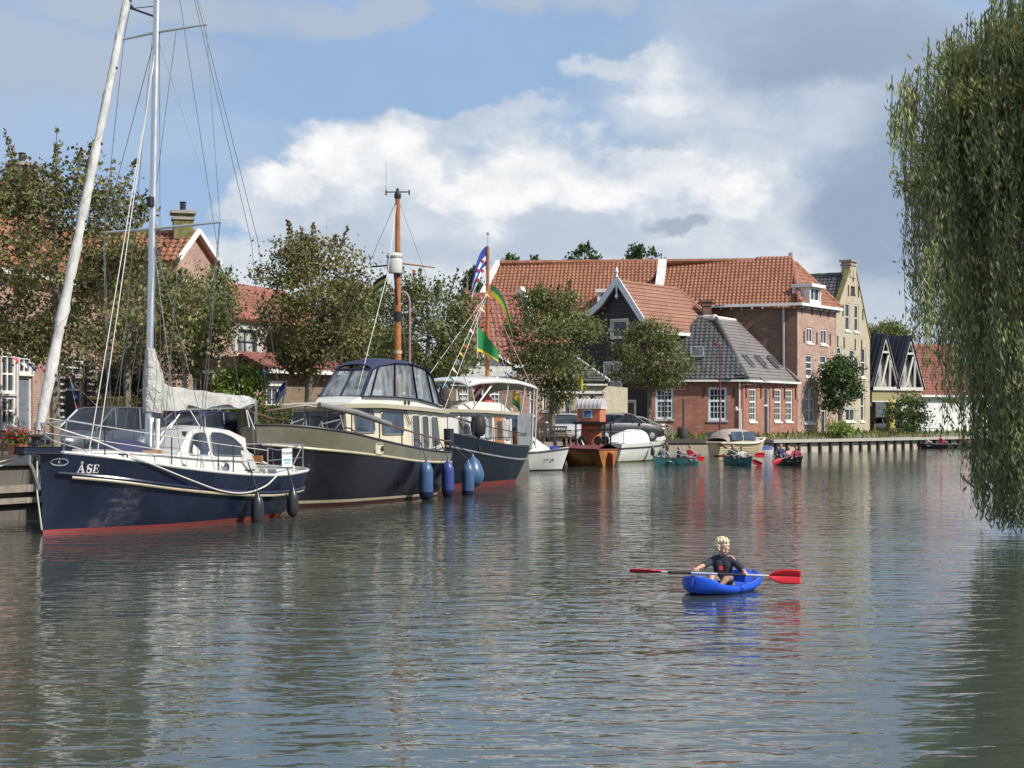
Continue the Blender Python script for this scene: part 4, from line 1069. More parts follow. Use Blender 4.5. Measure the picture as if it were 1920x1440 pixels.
def tree(name, label, base, h, rad, cz, ry, ncl, nleaf, lsize, pal, seed, trunk_r=.14, cat='tree', group=None, shoots=0, bark=BARK, spread=.42, lean=(0, 0), trunk_h=None, droop=0., rx=None, first=None):
    """base point; crown = ellipsoid of half width rad and half height ry centred cz above the base; ncl leaf clumps carried by limbs"""
    rng = np.random.default_rng(seed); rnd = random.Random(seed)
    base = Vector(base); T = thing(name, label, cat, base, 0, group)
    trunk_h = trunk_h or max(cz-ry*.75, .8)
    top = Vector((lean[0], lean[1], trunk_h))
    mb = MB()
    tp = [Vector((0, 0, -.1)), Vector((lean[0]*.3+rnd.uniform(-.05, .05), lean[1]*.3, trunk_h*.5)), top]
    ctr = Vector((lean[0], lean[1], cz+ry*.7)); mid = top.lerp(ctr, .5)+Vector((rnd.uniform(-.2, .2), rnd.uniform(-.2, .2), 0))
    mb.tube([tp[0], tp[0]+Vector((0, 0, .35)), tp[1], tp[2], mid, ctr], [trunk_r*1.5, trunk_r*1.1, trunk_r, trunk_r*.9, trunk_r*.55, trunk_r*.15], 8)
    cents, axes = [], []
    for i in range(ncl):
        while True:
            p = Vector((rng.uniform(-1, 1), rng.uniform(-1, 1), rng.uniform(-1, 1)))
            if .25 < p.length < 1: break
        p = p*(p.length**-.35)*rnd.uniform(.82, 1.08)
        q = Vector((p.x*rad, p.y*(rx or rad), p.z*ry))+Vector((lean[0], lean[1], cz))
        cents.append(q)
    # limbs: each clump is reached from the trunk line by a bending branch
    limb_nodes = [(top, trunk_r*.7), (mid, trunk_r*.5), (top.lerp(mid, .5), trunk_r*.6)]
    order = sorted(range(ncl), key=lambda i: (cents[i]-top).length)
    for i in order:
        q = cents[i]
        best = min(limb_nodes, key=lambda nd: (nd[0]-q).length+max(0, nd[0].z-q.z)*1.2)
        a = best[0]; L = (q-a).length
        m_ = a.lerp(q, .5)+Vector((0, 0, .12*L))+Vector((rnd.uniform(-1, 1), rnd.uniform(-1, 1), rnd.uniform(-.5, .5)))*.08*L
        r0 = clamp(best[1]*.62, .012, .09)
        mb.tube([a, m_, q], [r0, r0*.75, r0*.45], 4)
        limb_nodes.append((m_, r0*.85)); limb_nodes.append((q, r0*.55))
        axes.append((q-a).normalized())
    axes = [axes[order.index(i)] for i in range(ncl)]
    sh = []
    for k in range(shoots):
        a = 2*PI*k/shoots+rnd.uniform(-.4, .4); rr = rnd.uniform(.15, .75)
        p0 = Vector((lean[0]+rad*rr*math.cos(a), lean[1]+rad*rr*math.sin(a), cz+ry*math.sqrt(max(0, 1-rr*rr))*.75)); 
        d = Vector((math.cos(a)*rr*.7, math.sin(a)*rr*.7, 1)).normalized(); L = rnd.uniform(.18, .42)*ry*1.1
        mb.tube([p0, p0+d*L*.5, p0+d*L], [.03, .02, .008], 4); sh.append((p0, d, L))
    obj('trunk', mb, bark, T, smooth=True)
    # leaves
    per = int(nleaf/(ncl+shoots*.6)); P_, A_, = [], []
    br = []
    for q, a in zip(cents, axes):
        n = max(6, int(per*rnd.uniform(.45, 1.5)))
        s = spread*rnd.uniform(.6, 1.15)
        loc = rng.normal(size=(n, 3))*np.array([s, s, s*.62])
        along = rng.normal(size=(n, 1))*s*.5
        pts = np.array(q)+loc+np.array(a)*along
        pts[:, 2] -= droop*np.abs(rng.normal(size=n))
        P_.append(pts); ax = rng.normal(size=(n, 3)); ax[:, 2] -= .6+droop; A_.append(ax)
        br.append(np.full(n, rnd.uniform(.62, 1.4)))
    for p0, d, L in sh:
        n = int(per*.55); tt = rng.uniform(-.3, 1.05, n)[:, None]
        pts = np.array(p0)+np.array(d)*tt*L+rng.normal(size=(n, 3))*.10*(1.25-tt)
        P_.append(pts); A_.append(rng.normal(size=(n, 3))); br.append(np.full(n, rnd.uniform(.8, 1.1)))
    P_ = np.concatenate(P_); A_ = np.concatenate(A_); br = np.concatenate(br)
    n = len(P_)
    cols = palette(rng, n, *pal)*br[:, None]
    leaf_object('crown', P_, A_, lsize*rng.uniform(.5, 1.5, n), cols, LEAF, T)
    return T
def at(px, D, z=1.1): return (GX(px, D), D, z)
tree('street_tree', 'big brown leaved tree left of the sailing boat mast', at(104, 44), 10, 2.8, 5.8, 3.3, 125, 22000, .13, HORSE, 3, .15, shoots=9, group='street trees on the quay', trunk_h=3.0, spread=.36)
tree('street_tree', 'brown leaved tree filling the gap behind the sailing boat mast', at(238, 52), 8, 2.5, 4.9, 1.9, 70, 7000, .16, HORSE, 5, .13, shoots=3, group='street trees on the quay', spread=.38)
tree('street_tree', 'leafy brown green tree rising behind the sail cover and motor cruiser', at(580, 57), 9.5, 2.25, 5.6, 2.95, 105, 21000, .13, HORSE, 8, .17, shoots=7, group='street trees on the quay', trunk_h=2.7, spread=.38)
tree('street_tree', 'narrow tree half hidden between two larger trees left of the wooden mast', at(668, 70), 8, 1.7, 5.2, 2.6, 60, 9000, .17, GREENISH, 11, .13, shoots=2, group='street trees on the quay')
tree('street_tree', 'dense green tree directly behind the wooden mast', at(800, 64), 8, 2.25, 4.9, 2.45, 95, 18000, .135, GREENISH, 14, .15, shoots=7, group='street trees on the quay', spread=.4)
tree('street_tree', 'upright green tree in front of the orange warehouse roof', at(1035, 72), 8.5, 2.1, 4.9, 2.9, 100, 19000, .135, GREENISH, 17, .15, shoots=5, group='street trees on the quay', trunk_h=2.6, spread=.4)
tree('street_tree', 'spreading olive tree against the black boarded house', at(1218, 86), 8, 2.2, 4.6, 2.1, 80, 14000, .14, GREENISH, 21, .13, shoots=5, group='street trees on the quay', trunk_h=2.6, spread=.4)
tree('lollipop_tree', 'small round dark green clipped tree before the yellow house', at(1576, 110.5), 6, 1.35, 3.75, 2.15, 70, 8500, .2, DEEP, 25, .19, spread=.38, trunk_h=2.0)
tree('birch_tree', 'white stemmed birch with hanging foliage before the chimney gable', at(352, 59), 8, 1.9, 5.4, 2.0, 60, 10000, .13, GREENISH, 31, .11, bark=BIRCH, droop=.55, spread=.4, shoots=3, trunk_h=3.2, lean=(-.15, 0))
tree('birch_tree', 'slender pale leaved tree right of the birch stem', at(410, 61), 8, .75, 6.0, 1.35, 26, 3800, .13, GREENISH, 33, .07, bark=BIRCH, droop=.5, spread=.34, shoots=4)
tree('shrub', 'round bright green shrub above the clipped hedge', at(452, 57), 3, .85, 2.1, 1.35, 46, 6500, .14, BRIGHT, 37, .05, cat='shrub', spread=.28, trunk_h=.6)
tree('bush', 'tall dark ivy clad bush behind the sailing boat mast', at(232, 60), 4, 1.05, 1.95, 1.65, 60, 8500, .14, ([(.05, .07, .042), (.075, .09, .06), (.11, .12, .09), (.035, .045, .03)], [3, 3, 2, 2]), 41, .1, cat='shrub', spread=.32, trunk_h=.6)
tree('shrub', 'low green and yellow shrub at the foot of the clipped tree', at(1572, 109), 1.5, 1.0, .45, .55, 24, 2600, .14, BRIGHT, 43, .04, cat='shrub', spread=.28, trunk_h=.2)
tree('shrub', 'dark leafy shrub growing between the yellow columns', at(1700, 121, .9), 3, 1.5, 1.8, 1.6, 30, 3500, .2, DEEP, 45, .06, cat='shrub', spread=.4, trunk_h=.5)
tree('far_tree', 'round tree crown seen past the yellow gable', at(1655, 170, 1), 11, 3.1, 9.6, 3.0, 60, 8000, .34, GREENISH, 47, .3, spread=.6)
for i, (px, top, r_, D) in enumerate(((958, 478, .7, 150), (1003, 482, .55, 152), (1095, 460, 1.6, 150), (1205, 461, 1.4, 155), (1252, 487, .7, 155), (885, 505, .8, 140))):
    z = ZZ(top, D)-1
    tree('far_tree', ['thin wind blown treetop over the left end of the long roof', 'wispy treetop over the long roof right of the flag', 'wide wind blown treetop above the middle of the long roof', 'pointed treetop just left of the white roof coping', 'low treetop tip right of the white roof coping', 'small treetop left of the blue striped flag'][i], at(px, D, 1), z, r_, z-1.7, 1.8, 20, 2200, .30, DEEP, 51+i, .14, spread=.34, shoots=3, group='treetops beyond the warehouse roof')
tree('street_tree', 'leafy tree bank behind the motor cruiser canopy', at(715, 75), 7, 1.9, 3.8, 2.0, 60, 8000, .17, GREENISH, 61, .12, group='street trees on the quay')
# clipped hedge
def hedge(name, label, a, b_, z0, z1, w, n, pal, seed, sz=.09):
    rng = np.random.default_rng(seed); a = np.array(a); b_ = np.array(b_); d = (b_-a)/np.linalg.norm(b_-a); nr = np.array([d[1], -d[0]])
    t_ = rng.uniform(0, 1, n); face = rng.integers(0, 3, n)
    off = np.where(face == 0, w/2, rng.uniform(-w/2, w/2, n)); z = np.where(face == 1, z1, rng.uniform(z0, z1, n)); off = np.where(face == 2, w/2*rng.uniform(.6, 1, n), off)
    pts = np.stack([a[0]+(b_-a)[0]*t_+nr[0]*off, a[1]+(b_-a)[1]*t_+nr[1]*off, z], 1)+rng.normal(size=(n, 3))*.035
    base = (a[0], a[1], z0)
    T = thing(name, label, 'hedge', base)
    mb = MB(); mid = Vector(((b_-a)[0]/2, (b_-a)[1]/2, (z1-z0)/2)); mb.bar(mid-Vector((*(b_-a)/2, 0)), mid+Vector((*(b_-a)/2, 0)), w-.12, z1-z0-.12)
    obj('core', mb, pm('hedge_twigs', (.03, .032, .015), .95), T)
    leaf_object('foliage', pts, rng.normal(size=(n, 3)), sz*rng.uniform(.6, 1.3, n), palette(rng, n, *pal), LEAF, T, rel=base)
HED = ([(.085, .115, .03), (.12, .15, .04), (.16, .17, .06), (.06, .07, .02)], [3, 3, 1, 2])
hedge('hedge', 'clipped green hedge beside the motor cruiser bow', (GX(462, 52), 52), (GX(566, 57), 57), .9, ZZ(764, 54), .8, 9000, HED, 5)
hedge('hedge', 'yellowing clipped hedge behind the dark parked car', (GX(178, 57), 57), (GX(270, 59.5), 59.5), .9, ZZ(748, 58), .7, 4500, ([(.16, .13, .035), (.12, .12, .03), (.22, .17, .06)], [3, 3, 1]), 6)

# ---- weeping willow on the right bank
def willow():
    rng = np.random.default_rng(77); rnd = random.Random(77)
    base = Vector((12.8, 31.5, .5))
    T = thing('willow_tree', 'huge weeping willow trailing into the water at the right edge', 'tree', base)
    mb = MB()
    mb.tube([base+Vector((0, 0, -.5)), base+Vector((.1, 0, 1.5)), base+Vector((-.2, .1, 4)), base+Vector((-.3, 0, 7))], [.55, .42, .36, .28], 10)
    P_, A_, S_, Cc = [], [], [], []
    twig = []
    # outer edge of the crown, in metres left of x: how low the strands hang at each distance from the trunk
    def strand(x, y, ztop, zbot, lean, dens=1.0, bright=1.0):
        lean = (max(lean[0], min(0, (7.66-x*30/y))), lean[1])
        L = ztop-zbot
        if L < .4: return
        n = int(L*25*dens)
        tt = np.sort(rng.uniform(0, 1, n)); z = ztop-tt*L
        # arching start: the strand leaves its branch outwards and then hangs
        arch = np.clip(tt*L/1.1, 0, 1); ox = lean[0]*np.sqrt(arch); oy = lean[1]*np.sqrt(arch)
        sway = .10*np.sin(tt*5+rnd.uniform(0, 6))*tt
        pts = np.stack([x+ox+sway+.10*tt*L*.12, y+oy+sway*.6, z+.25*(1-arch)*0], 1)+rng.normal(size=(n, 3))*np.array([.055, .055, .02])
        ax = np.stack([rng.normal(size=n)*.42+.12, rng.normal(size=n)*.42, -np.ones(n)], 1)
        P_.append(pts); A_.append(ax); S_.append(.15*rng.uniform(.7, 1.35, n))
        k = rng.uniform(0, 1, n)
        cc = palette(rng, n, [(.31, .39, .21), (.40, .46, .25), (.50, .50, .29), (.24, .31, .18), (.60, .57, .36)], [4, 4, 2.2, 3, 1.0], .22)*bright
        Cc.append(cc)
        twig.append((Vector((x, y, ztop)), Vector((x+lean[0], y+lean[1], max(zbot, ztop-1.1))), Vector((x+lean[0]+sway[-1], y+lean[1], zbot+.05))))
    cx, cy = 12.8, 31.5
    low = smooth_pw([(7.5, 7.4), (7.75, 5.8), (7.95, 4.3), (8.2, 3.5), (8.45, 3.3), (8.6, 2.2), (8.8, 1.6), (9.0, 1.3), (9.25, .7), (9.5, .06), (30, .06)])
    tops = smooth_pw([(7.5, 8.7), (7.8, 9.2), (8.3, 9.8), (9.0, 10.5), (9.8, 11.4), (10.8, 12.2), (12.8, 13.0), (30, 13.0)])
    edge = 7.66
    limbs = []
    tries = 0
    while len(limbs) < 78 and tries < 2000:
        tries += 1
        a = rnd.uniform(0, 2*PI); r_ = 5.2*math.sqrt(rnd.uniform(.03, 1))
        e = Vector((cx+r_*math.cos(a), cy+r_*math.sin(a)*.9, 0)); xn = e.x*30/e.y
        if e.y > cy+3.2 or xn < edge+.15: continue
        tp = tops(xn); e.z = tp-rnd.uniform(0, 1)**1.2*6.0-.5
        if e.z < low(xn)+1.2: continue
        s = base+Vector((-.3, 0, rnd.uniform(3.5, 7)))
        m_ = s.lerp(e, .62); m_.z = max(s.z, e.z)+rnd.uniform(.9, 1.9); m_.z = min(m_.z, 10.4)
        mb.tube([s, s.lerp(m_, .6)+Vector((0, 0, .3)), m_, e], [.11, .08, .05, .018], 5)
        limbs.append((s, m_, e, rnd.uniform(.8, 1.35)))
    def on(l, tt): return l[0]*(1-tt)**2+l[1]*2*tt*(1-tt)+l[2]*tt**2
    def frond(p, L, bright, n, spread, ln=(0, 0)):
        """a hanging lock: a handful of strands close together with nearly the same length"""
        for k in range(n):
            q_ = p+Vector((rnd.gauss(0, spread), rnd.gauss(0, spread), rnd.uniform(-.15, .1)))
            xn = q_.x*30/q_.y
            if xn < (7.56 if q_.z > 6.9 else edge): continue
            top_ = min(q_.z, tops(xn)); lo = low(xn)
            strand(q_.x, q_.y, top_, max(lo+abs(rnd.gauss(0, .2)), top_-L*rnd.uniform(.6, 1.08)), (ln[0]+rnd.uniform(-.06, .06), ln[1]), .9, bright*rnd.uniform(.9, 1.1))
    for l in limbs:
        for k in range(4):
            frond(on(l, rnd.uniform(.5, 1.0)), rnd.uniform(1.2, 3.8), l[3], rnd.randint(4, 7), .10, ((l[2]-l[0]).to_2d().normalized()*rnd.uniform(.1, .4)))
        n = 850; tt = rng.uniform(.4, 1.05, n)[:, None]
        c1 = np.array(l[0])*(1-tt)**2+2*np.array(l[1])*tt*(1-tt)+np.array(l[2])*tt**2
        pp = c1+rng.normal(size=(n, 3))*np.array([.26, .26, .13])+np.array([0, 0, .10]); keep = pp[:, 0]*30/pp[:, 1] > edge
        pp = pp[keep]; n = len(pp)
        ax = rng.normal(size=(n, 3))*.5; ax[:, 2] -= .75; ax[:, 0] += .4; P_.append(pp); A_.append(ax)
        S_.append(.15*rng.uniform(.7, 1.35, n)); Cc.append(palette(rng, n, [(.30, .33, .12), (.40, .39, .16), (.50, .45, .22)], [3, 3, 1.6], .2))
    count = 0
    while count < 120:          # inner fill, denser towards the trunk
        a = rnd.uniform(0, 2*PI); r_ = 5.3*math.sqrt(rnd.uniform(.0, .85))
        x, y = cx+r_*math.cos(a), cy+r_*math.sin(a)*.95
        xn = x*30/y
        if y > cy+3.4 or xn < 8.5+rnd.uniform(0, .8): continue
        tp = tops(xn)-rnd.uniform(0, 1)**1.2*7.5; lo = low(xn); tp = max(tp, lo+rnd.uniform(1, 2.5))
        frond(Vector((x, y, tp)), rnd.uniform(1.8, 5.0) if rnd.random() < .6 else tp-lo, rnd.uniform(.7, 1.1), rnd.randint(5, 8), .16); count += 1
    for i in range(34):
        xn = rnd.uniform(8.6, 11.5); y = rnd.uniform(28, 32.5); frond(Vector((xn*y/30, y, tops(xn)-rnd.uniform(0, 1.2))), rnd.uniform(1.5, 3.5), rnd.uniform(1, 1.3), 7, .22)
    for i in range(64):         # curtain that reaches the water
        x = rnd.uniform(9.2, 13.5); y = rnd.uniform(27.4, 31.5)
        if (x-cx)**2+(y-cy)**2 > 5.0**2 or x*30/y < 9.3: continue
        tp = rnd.uniform(2.0, 6.0); frond(Vector((x, y, tp)), tp, rnd.uniform(.75, 1.1), rnd.randint(7, 11), .2)
    for i in range(14):
        y = rnd.uniform(28, 33); xn = rnd.uniform(7.62, 8.4); frond(Vector((xn*y/30, y, tops(xn)-rnd.uniform(0, .9))), rnd.uniform(.6, 1.9), 1.15, 3, .12, (-.08, 0))
    for i in range(22):         # ragged outer edge
        y = rnd.uniform(28.8, 33); xn = 7.70+1.5*rnd.uniform(0, 1); x = xn*y/30; lo = low(xn)
        tp = tops(xn)-rnd.uniform(.2, 4.5); tp = max(tp, lo+1)
        frond(Vector((x, y, tp)), tp-lo if i % 2 else rnd.uniform(1.2, 3.2), rnd.uniform(.85, 1.2), rnd.randint(3, 6), .09, (rnd.uniform(-.15, .05), 0))
    for a_, b_, c_ in twig: mb.tube([a_, b_, c_], [.012, .009, .004], 3, caps=False)
    mb.v = [(v[0]-base.x, v[1]-base.y, v[2]-base.z) for v in mb.v]
    obj('trunk', mb, pm('willow_bark', (.12, .105, .06), .95, bump=.6), T, smooth=True)
    P2 = np.concatenate(P_); print('willow leaves', len(P2))
    leaf_object('crown', P2, np.concatenate(A_), np.concatenate(S_), np.concatenate(Cc), LEAFW, T, aspect=.23, rel=base)
willow()
# ================================================================== boats
class Hull:
    """local frame: bow at x=0, stern at x=-L, y = port, z up from the waterline"""
    def __init__(s, L, beam, sheer, zk=-.35, bow=None, stern=None, fb=None, p=None):
        s.L, s.beam, s.zs, s.zk = L, beam, sheer, zk
        s.bow = bow or (lambda z: 0.); s.stern = stern or (lambda z: -L); s.fb = fb; s.p = p or pw([(0, .75), (.35, .32), (.8, .26), (1, .35)])
        s.pr = 1.0
    def v(s, t_, z): return clamp((z-s.zk)/(s.zs(t_)-s.zk), 0, 1.2)
    def pt(s, t_, z, side=1, off=0.):
        x = s.bow(z)*(1-t_)+s.stern(z)*t_
        y = s.beam/2*s.fb(t_)*max(s.v(t_, z), 1e-4)**s.p(t_)
        return Vector((x, side*(y+off), z))
    def ts(s, n=40): return [.5-.5*math.cos(PI*i/n) for i in range(n+1)]
    def t_of(s, x, z):
        lo, hi = 0., 1.
        for _ in range(30):
            m = (lo+hi)/2
            if s.pt(m, z).x > x: lo = m
            else: hi = m
        return (lo+hi)/2
    def edge(s, x, z=None, side=1, off=0.):
        t_ = s.t_of(x, z if z is not None else s.zs(.5)); return s.pt(t_, z if z is not None else s.zs(t_), side, off)
    def band(s, za, zb, nz=8, n=44, off=0., cap=True):
        mb = MB(); T_ = s.ts(n)
        for side in (1, -1):
            rows = [[s.pt(t_, lerp(za(t_), zb(t_), k/nz), side, off) for k in range(nz+1)] for t_ in T_]
            if side < 0: rows = [r[::-1] for r in rows]
            mb.grid(rows)
        if cap and s.fb(1) > .02:
            a = [s.pt(1, lerp(za(1), zb(1), k/nz), 1, off) for k in range(nz+1)]; b_ = [s.pt(1, lerp(za(1), zb(1), k/nz), -1, off) for k in range(nz+1)]
            mb.grid([a, b_])
        return mb
    def deck(s, z, inset=.0, n=40, t0=0., t1=1., camber=.04):
        mb = MB(); rows = []
        for t_ in s.ts(n):
            t_ = lerp(t0, t1, t_); a = s.pt(t_, z(t_)); y = max(a.y-inset, .001)
            rows.append([Vector((a.x, y*k, z(t_)+camber*(1-k*k))) for k in (-1, -.5, 0, .5, 1)])
        return mb.grid(rows)
    def rail(s, z, off=0., n=44, t0=0., t1=1., side=1):
        return [s.pt(lerp(t0, t1, t_), z(lerp(t0, t1, t_)), side, off) for t_ in s.ts(n)]
    def belt(s, mb, z, off, r, n=44, t0=0., t1=1., flat=1., close=True):
        mb.tube(s.rail(z, off, n, t0, t1, 1), r, 8, flat=flat); mb.tube(s.rail(z, off, n, t0, t1, -1), r, 8, flat=flat)
        if close and t1 == 1. and s.fb(1) > .05: mb.tube([s.pt(1, z(1), 1, off), s.pt(1, z(1), -1, off)], r, 8, flat=flat)
        return mb
def full_fb(mid=.42, bowp=2.4, st=.62, round_=.06, sp=2.2):
    def f(t_):
        if t_ < mid: y = (1-(1-t_/mid)**bowp)
        else: y = 1-(1-st)*((t_-mid)/(1-mid))**sp
        if round_ and t_ > 1-round_:
            q_ = (t_-(1-round_))/round_; y *= math.sqrt(max(0, 1-q_*q_*.96))
        return y
    return f
class House:
    """superstructure lofted from stations (x, half bottom, half top, z bottom, z top, camber)"""
    def __init__(s, st): s.st = st
    def at(s, x):
        st = s.st
        for a, b_ in zip(st, st[1:]):
            if (a[0]-x)*(b_[0]-x) <= 0:
                k = (x-a[0])/(b_[0]-a[0]) if a[0] != b_[0] else 0
                return [lerp(a[i], b_[i], k) for i in range(6)]
        return list(st[0]) if abs(x-st[0][0]) < abs(x-st[-1][0]) else list(st[-1])
    def side(s, x, z, sd=1, off=0.):
        _, wb, wt, zb, zt_, c_ = s.at(x); k = (z-zb)/(zt_-zb); return Vector((x, sd*(lerp(wb, wt, k)+off), z))
    def mesh(s, cap0=True, cap1=True):
        rings = []; st2 = []
        for a, b_ in zip(s.st, s.st[1:]):
            n = max(1, int(abs(a[0]-b_[0])/.12))
            st2 += [[lerp(a[i], b_[i], k/n) for i in range(6)] for k in range(n)]
        for x, wb, wt, zb, zt_, c_ in st2+[list(s.st[-1])]:
            l_ = [(x, -lerp(wb, wt, k/4), lerp(zb, zt_, k/4)) for k in range(5)]
            rings.append(l_+[(x, -wt*.6, zt_+c_*.7), (x, 0, zt_+c_), (x, wt*.6, zt_+c_*.7)]+[(x, -p[1], p[2]) for p in l_[::-1]])
        return MB().loft(rings, closed=False, cap0=cap0, cap1=cap1)
    def panel(s, poly, off=.012, th=.012, sd=1, nr=5, r=.08):
        """rounded window patch on the side; poly = (x, z) corners"""
        pts = round_poly(poly, r, nr)
        a = [s.side(x, z, sd, off) for x, z in pts]; b_ = [s.side(x, z, sd, off-th-.02) for x, z in pts]
        mb = MB(); mb.poly(a); n = len(a)
        mb.add(a+b_, [(i, (i+1) % n, n+(i+1) % n, n+i) for i in range(n)]); return mb
    def frame(s, poly, w=.04, off=.025, sd=1, nr=5, r=.08):
        pts = round_poly(poly, r, nr); cx = sum(p[0] for p in pts)/len(pts); cz = sum(p[1] for p in pts)/len(pts)
        mb = MB(); L = [s.side(x, z, sd, off*.5) for x, z in pts]; mb.tube(L+L[:2], w*.5, 6, caps=False); return mb
def round_poly(poly, r, nr=4):
    out_ = []; n = len(poly)
    for i in range(n):
        p0, p, p1 = Vector(poly[i-1]), Vector(poly[i]), Vector(poly[(i+1) % n])
        a = (p0-p); b_ = (p1-p); ra = min(r, a.length*.45, b_.length*.45); a.normalize(); b_.normalize()
        A, B_ = p+a*ra, p+b_*ra
        for k in range(nr+1):
            q_ = k/nr; out_.append(tuple(A*(1-q_)**2+p*2*q_*(1-q_)+B_*q_**2))
    return out_
def boat(name, label, cat, loc, heading, group=None):
    return thing(name, label, cat, loc, math.atan2(heading[1], heading[0]), group)
def fender(name, label, root, p_top, L, r, mat, endmat, hang, group=None, buoy=False):
    """hangs beside a hull; p_top local to the boat root; hang = point the line is tied to (local)"""
    Mw = Matrix.Translation(root.location) @ Matrix.Rotation(root.rotation_euler.z, 4, 'Z')
    w = Mw @ Vector(p_top); h = Mw @ Vector(hang)
    T = thing(name, label, 'fender', w, root.rotation_euler.z, group)
    mb = MB()
    if buoy: mb.lathe([(.03, 0), (.05, -.08), (.16*r/.3, -.2), (r*.85, -.42), (r, -.62), (r*.93, -.8), (r*.6, -.98), (.05, -1.04)], n=20)
    else: mb.lathe([(.02, 0), (.035, -.07), (r*.62, -.14), (r*.93, -.26), (r, -.38), (r, -L*.74), (r*.995, -L*.77)], n=18)
    obj('body', mb, mat, T, smooth=True)
    if not buoy:
        mb = MB(); mb.lathe([(r*1.005, -L*.76), (r*.97, -L*.84), (r*.7, -L*.93), (.045, -L*.98), (.02, -L)], n=18); obj('end_cap', mb, endmat, T, smooth=True)
    mb = MB(); mb.tube([Mw.inverted() @ h-Vector(p_top), (0, 0, 0)], .014, 6); obj('line', mb, ROPEDARK, T)
    return T

# ------------------------------------------------------------------ sailing boat
SB = boat('sailing_boat', 'dark blue sailing motor boat with white cabin and furled sails, nearest the camera', 'sailing boat', (-9.42, 29.75, 0), (-.512, -.859))
sheer = smooth_pw([(0, 1.66), (.15, 1.50), (.35, 1.25), (.6, 1.06), (.8, 1.0), (1, 1.10)])
hb = Hull(7.7, 2.80, sheer, -.45, bow=lambda z: -.10+.08*clamp(z/1.6, -.3, 1.1), stern=lambda z: -7.7+.70*clamp(1-(z+.1)/1.0, -.1, 1.4)**1.6 if z < .9 else -7.7, fb=full_fb(.42, 2.3, .70, .08), p=pw([(0, .95), (.12, .62), (.35, .3), (.75, .28), (1, .55)]))
strake = lambda t_: sheer(t_)-lerp(.42, .40, t_)+.03*math.sin(t_*PI)
boot1 = lambda t_: .075+.015*t_
obj('hull', hb.band(boot1, sheer, 12), NAVY, SB, smooth=True, angle=60)
obj('waterline_stripe', hb.band(lambda t_: -.45, boot1, 4), REDBOOT, SB, smooth=True)
mb = MB(); hb.belt(mb, strake, .035, .045, t0=.03); mb2 = MB(); hb.belt(mb2, lambda t_: strake(t_)-.06, .045, .038, t0=.06)
obj('rubbing_strake', mb, NAVY, SB, smooth=True); obj('rubbing_strip', mb2, BEIGE, SB, smooth=True)
mb = MB(); hb.belt(mb, lambda t_: sheer(t_)+.01, -.03, .035); obj('toe_rail', mb, WHITE_BOAT, SB, smooth=True)
obj('deck', hb.deck(lambda t_: sheer(t_)-.03, .02), WHITE_BOAT, SB, smooth=True)
mb = MB(); mb.slab([(-.55, -.32, 1.58), (-.55, .32, 1.58), (.48, .13, 1.62), (.52, -.13, 1.62)], (0, 0, .13)); obj('bow_platform', mb, NAVY, SB, bevel=.03)
mb = MB(); mb.tube([(.38, -.12, 1.55), (.38, .12, 1.55)], .07, 10); mb.tube([(.45, 0, 1.58), (.2, .02, 1.35), (.02, .03, .9)], .035, 6); mb.bar((.42, -.2, 1.5), (.42, .22, 1.5), .05, .16); obj('anchor', mb, GALV, SB)
ch = House([(-.62, .14, .10, 1.48, 1.55, .02), (-1.0, .45, .36, 1.42, 1.64, .04), (-1.6, .70, .60, 1.32, 1.62, .05), (-2.5, .90, .79, 1.18, 1.55, .06), (-3.6, .98, .87, 1.08, 1.46, .06), (-4.6, .99, .89, 1.0, 1.39, .06), (-5.35, .98, .88, .97, 1.34, .06)])
obj('coach_roof', ch.mesh(), WHITE_BOAT, SB, smooth=True, angle=30)
mb = MB()
for sd in (1, -1): mb.tube([ch.side(x, ch.at(x)[4]-.02, sd, .02) for x in (-.9, -1.6, -2.5, -3.6, -4.6, -5.3)], .025, 6)
obj('roof_moulding', mb, WHITE_BOAT, SB, smooth=True)
for x in (-3.1, -4.42):
    pl = MB(); c_ = ch.side(x, 1.21, 1, .0); pl.lathe([(.10, -.01), (.135, 0), (.135, .02), (.105, .035), (.095, .03)], c_, 20, (0, 1, .08)); fr = obj('porthole', pl, STEEL, SB, smooth=True)
    pl = MB(); pl.lathe([(.098, .0), (.098, .022), (.05, .024)], c_, 18, (0, 1, .08)); obj('pane', pl, GLASSBLUE, fr)
wh = House([(-3.18, .74, .70, 1.48, 1.52, .02), (-3.36, .80, .70, 1.46, 1.80, .03), (-3.58, .86, .70, 1.44, 2.05, .05), (-4.1, .88, .75, 1.41, 2.10, .06), (-4.7, .90, .80, 1.37, 2.04, .06), (-5.2, .92, .84, 1.35, 1.86, .05)])
obj('wheelhouse', wh.mesh(), WHITE_BOAT, SB, smooth=True, angle=30)
for sd in (1, -1):
  for poly in ([(-3.40, 1.52), (-3.60, 1.97), (-3.98, 2.0), (-4.0, 1.50)], [(-4.10, 1.50), (-4.08, 2.0), (-4.45, 1.98), (-4.80, 1.87), (-5.08, 1.66), (-5.10, 1.46)]):
    f_ = obj('side_window', wh.panel(poly, .014, .01, sd, 5, .12), GLASSBLUE, SB, smooth=True)
    obj('frame', wh.frame(poly, .03, .03, sd, 5, .12), STEEL, f_, smooth=True)
for y0, y1 in ((-.66, -.02), (.02, .66)):
    mb = MB(); mb.slab([(-3.25, y0, 1.57), (-3.25, y1, 1.57), (-3.56, y1*.98, 2.0), (-3.56, y0*.98, 2.0)], (.025, 0, .025)); obj('windscreen', mb, GLASSBLUE, SB)
rings = []
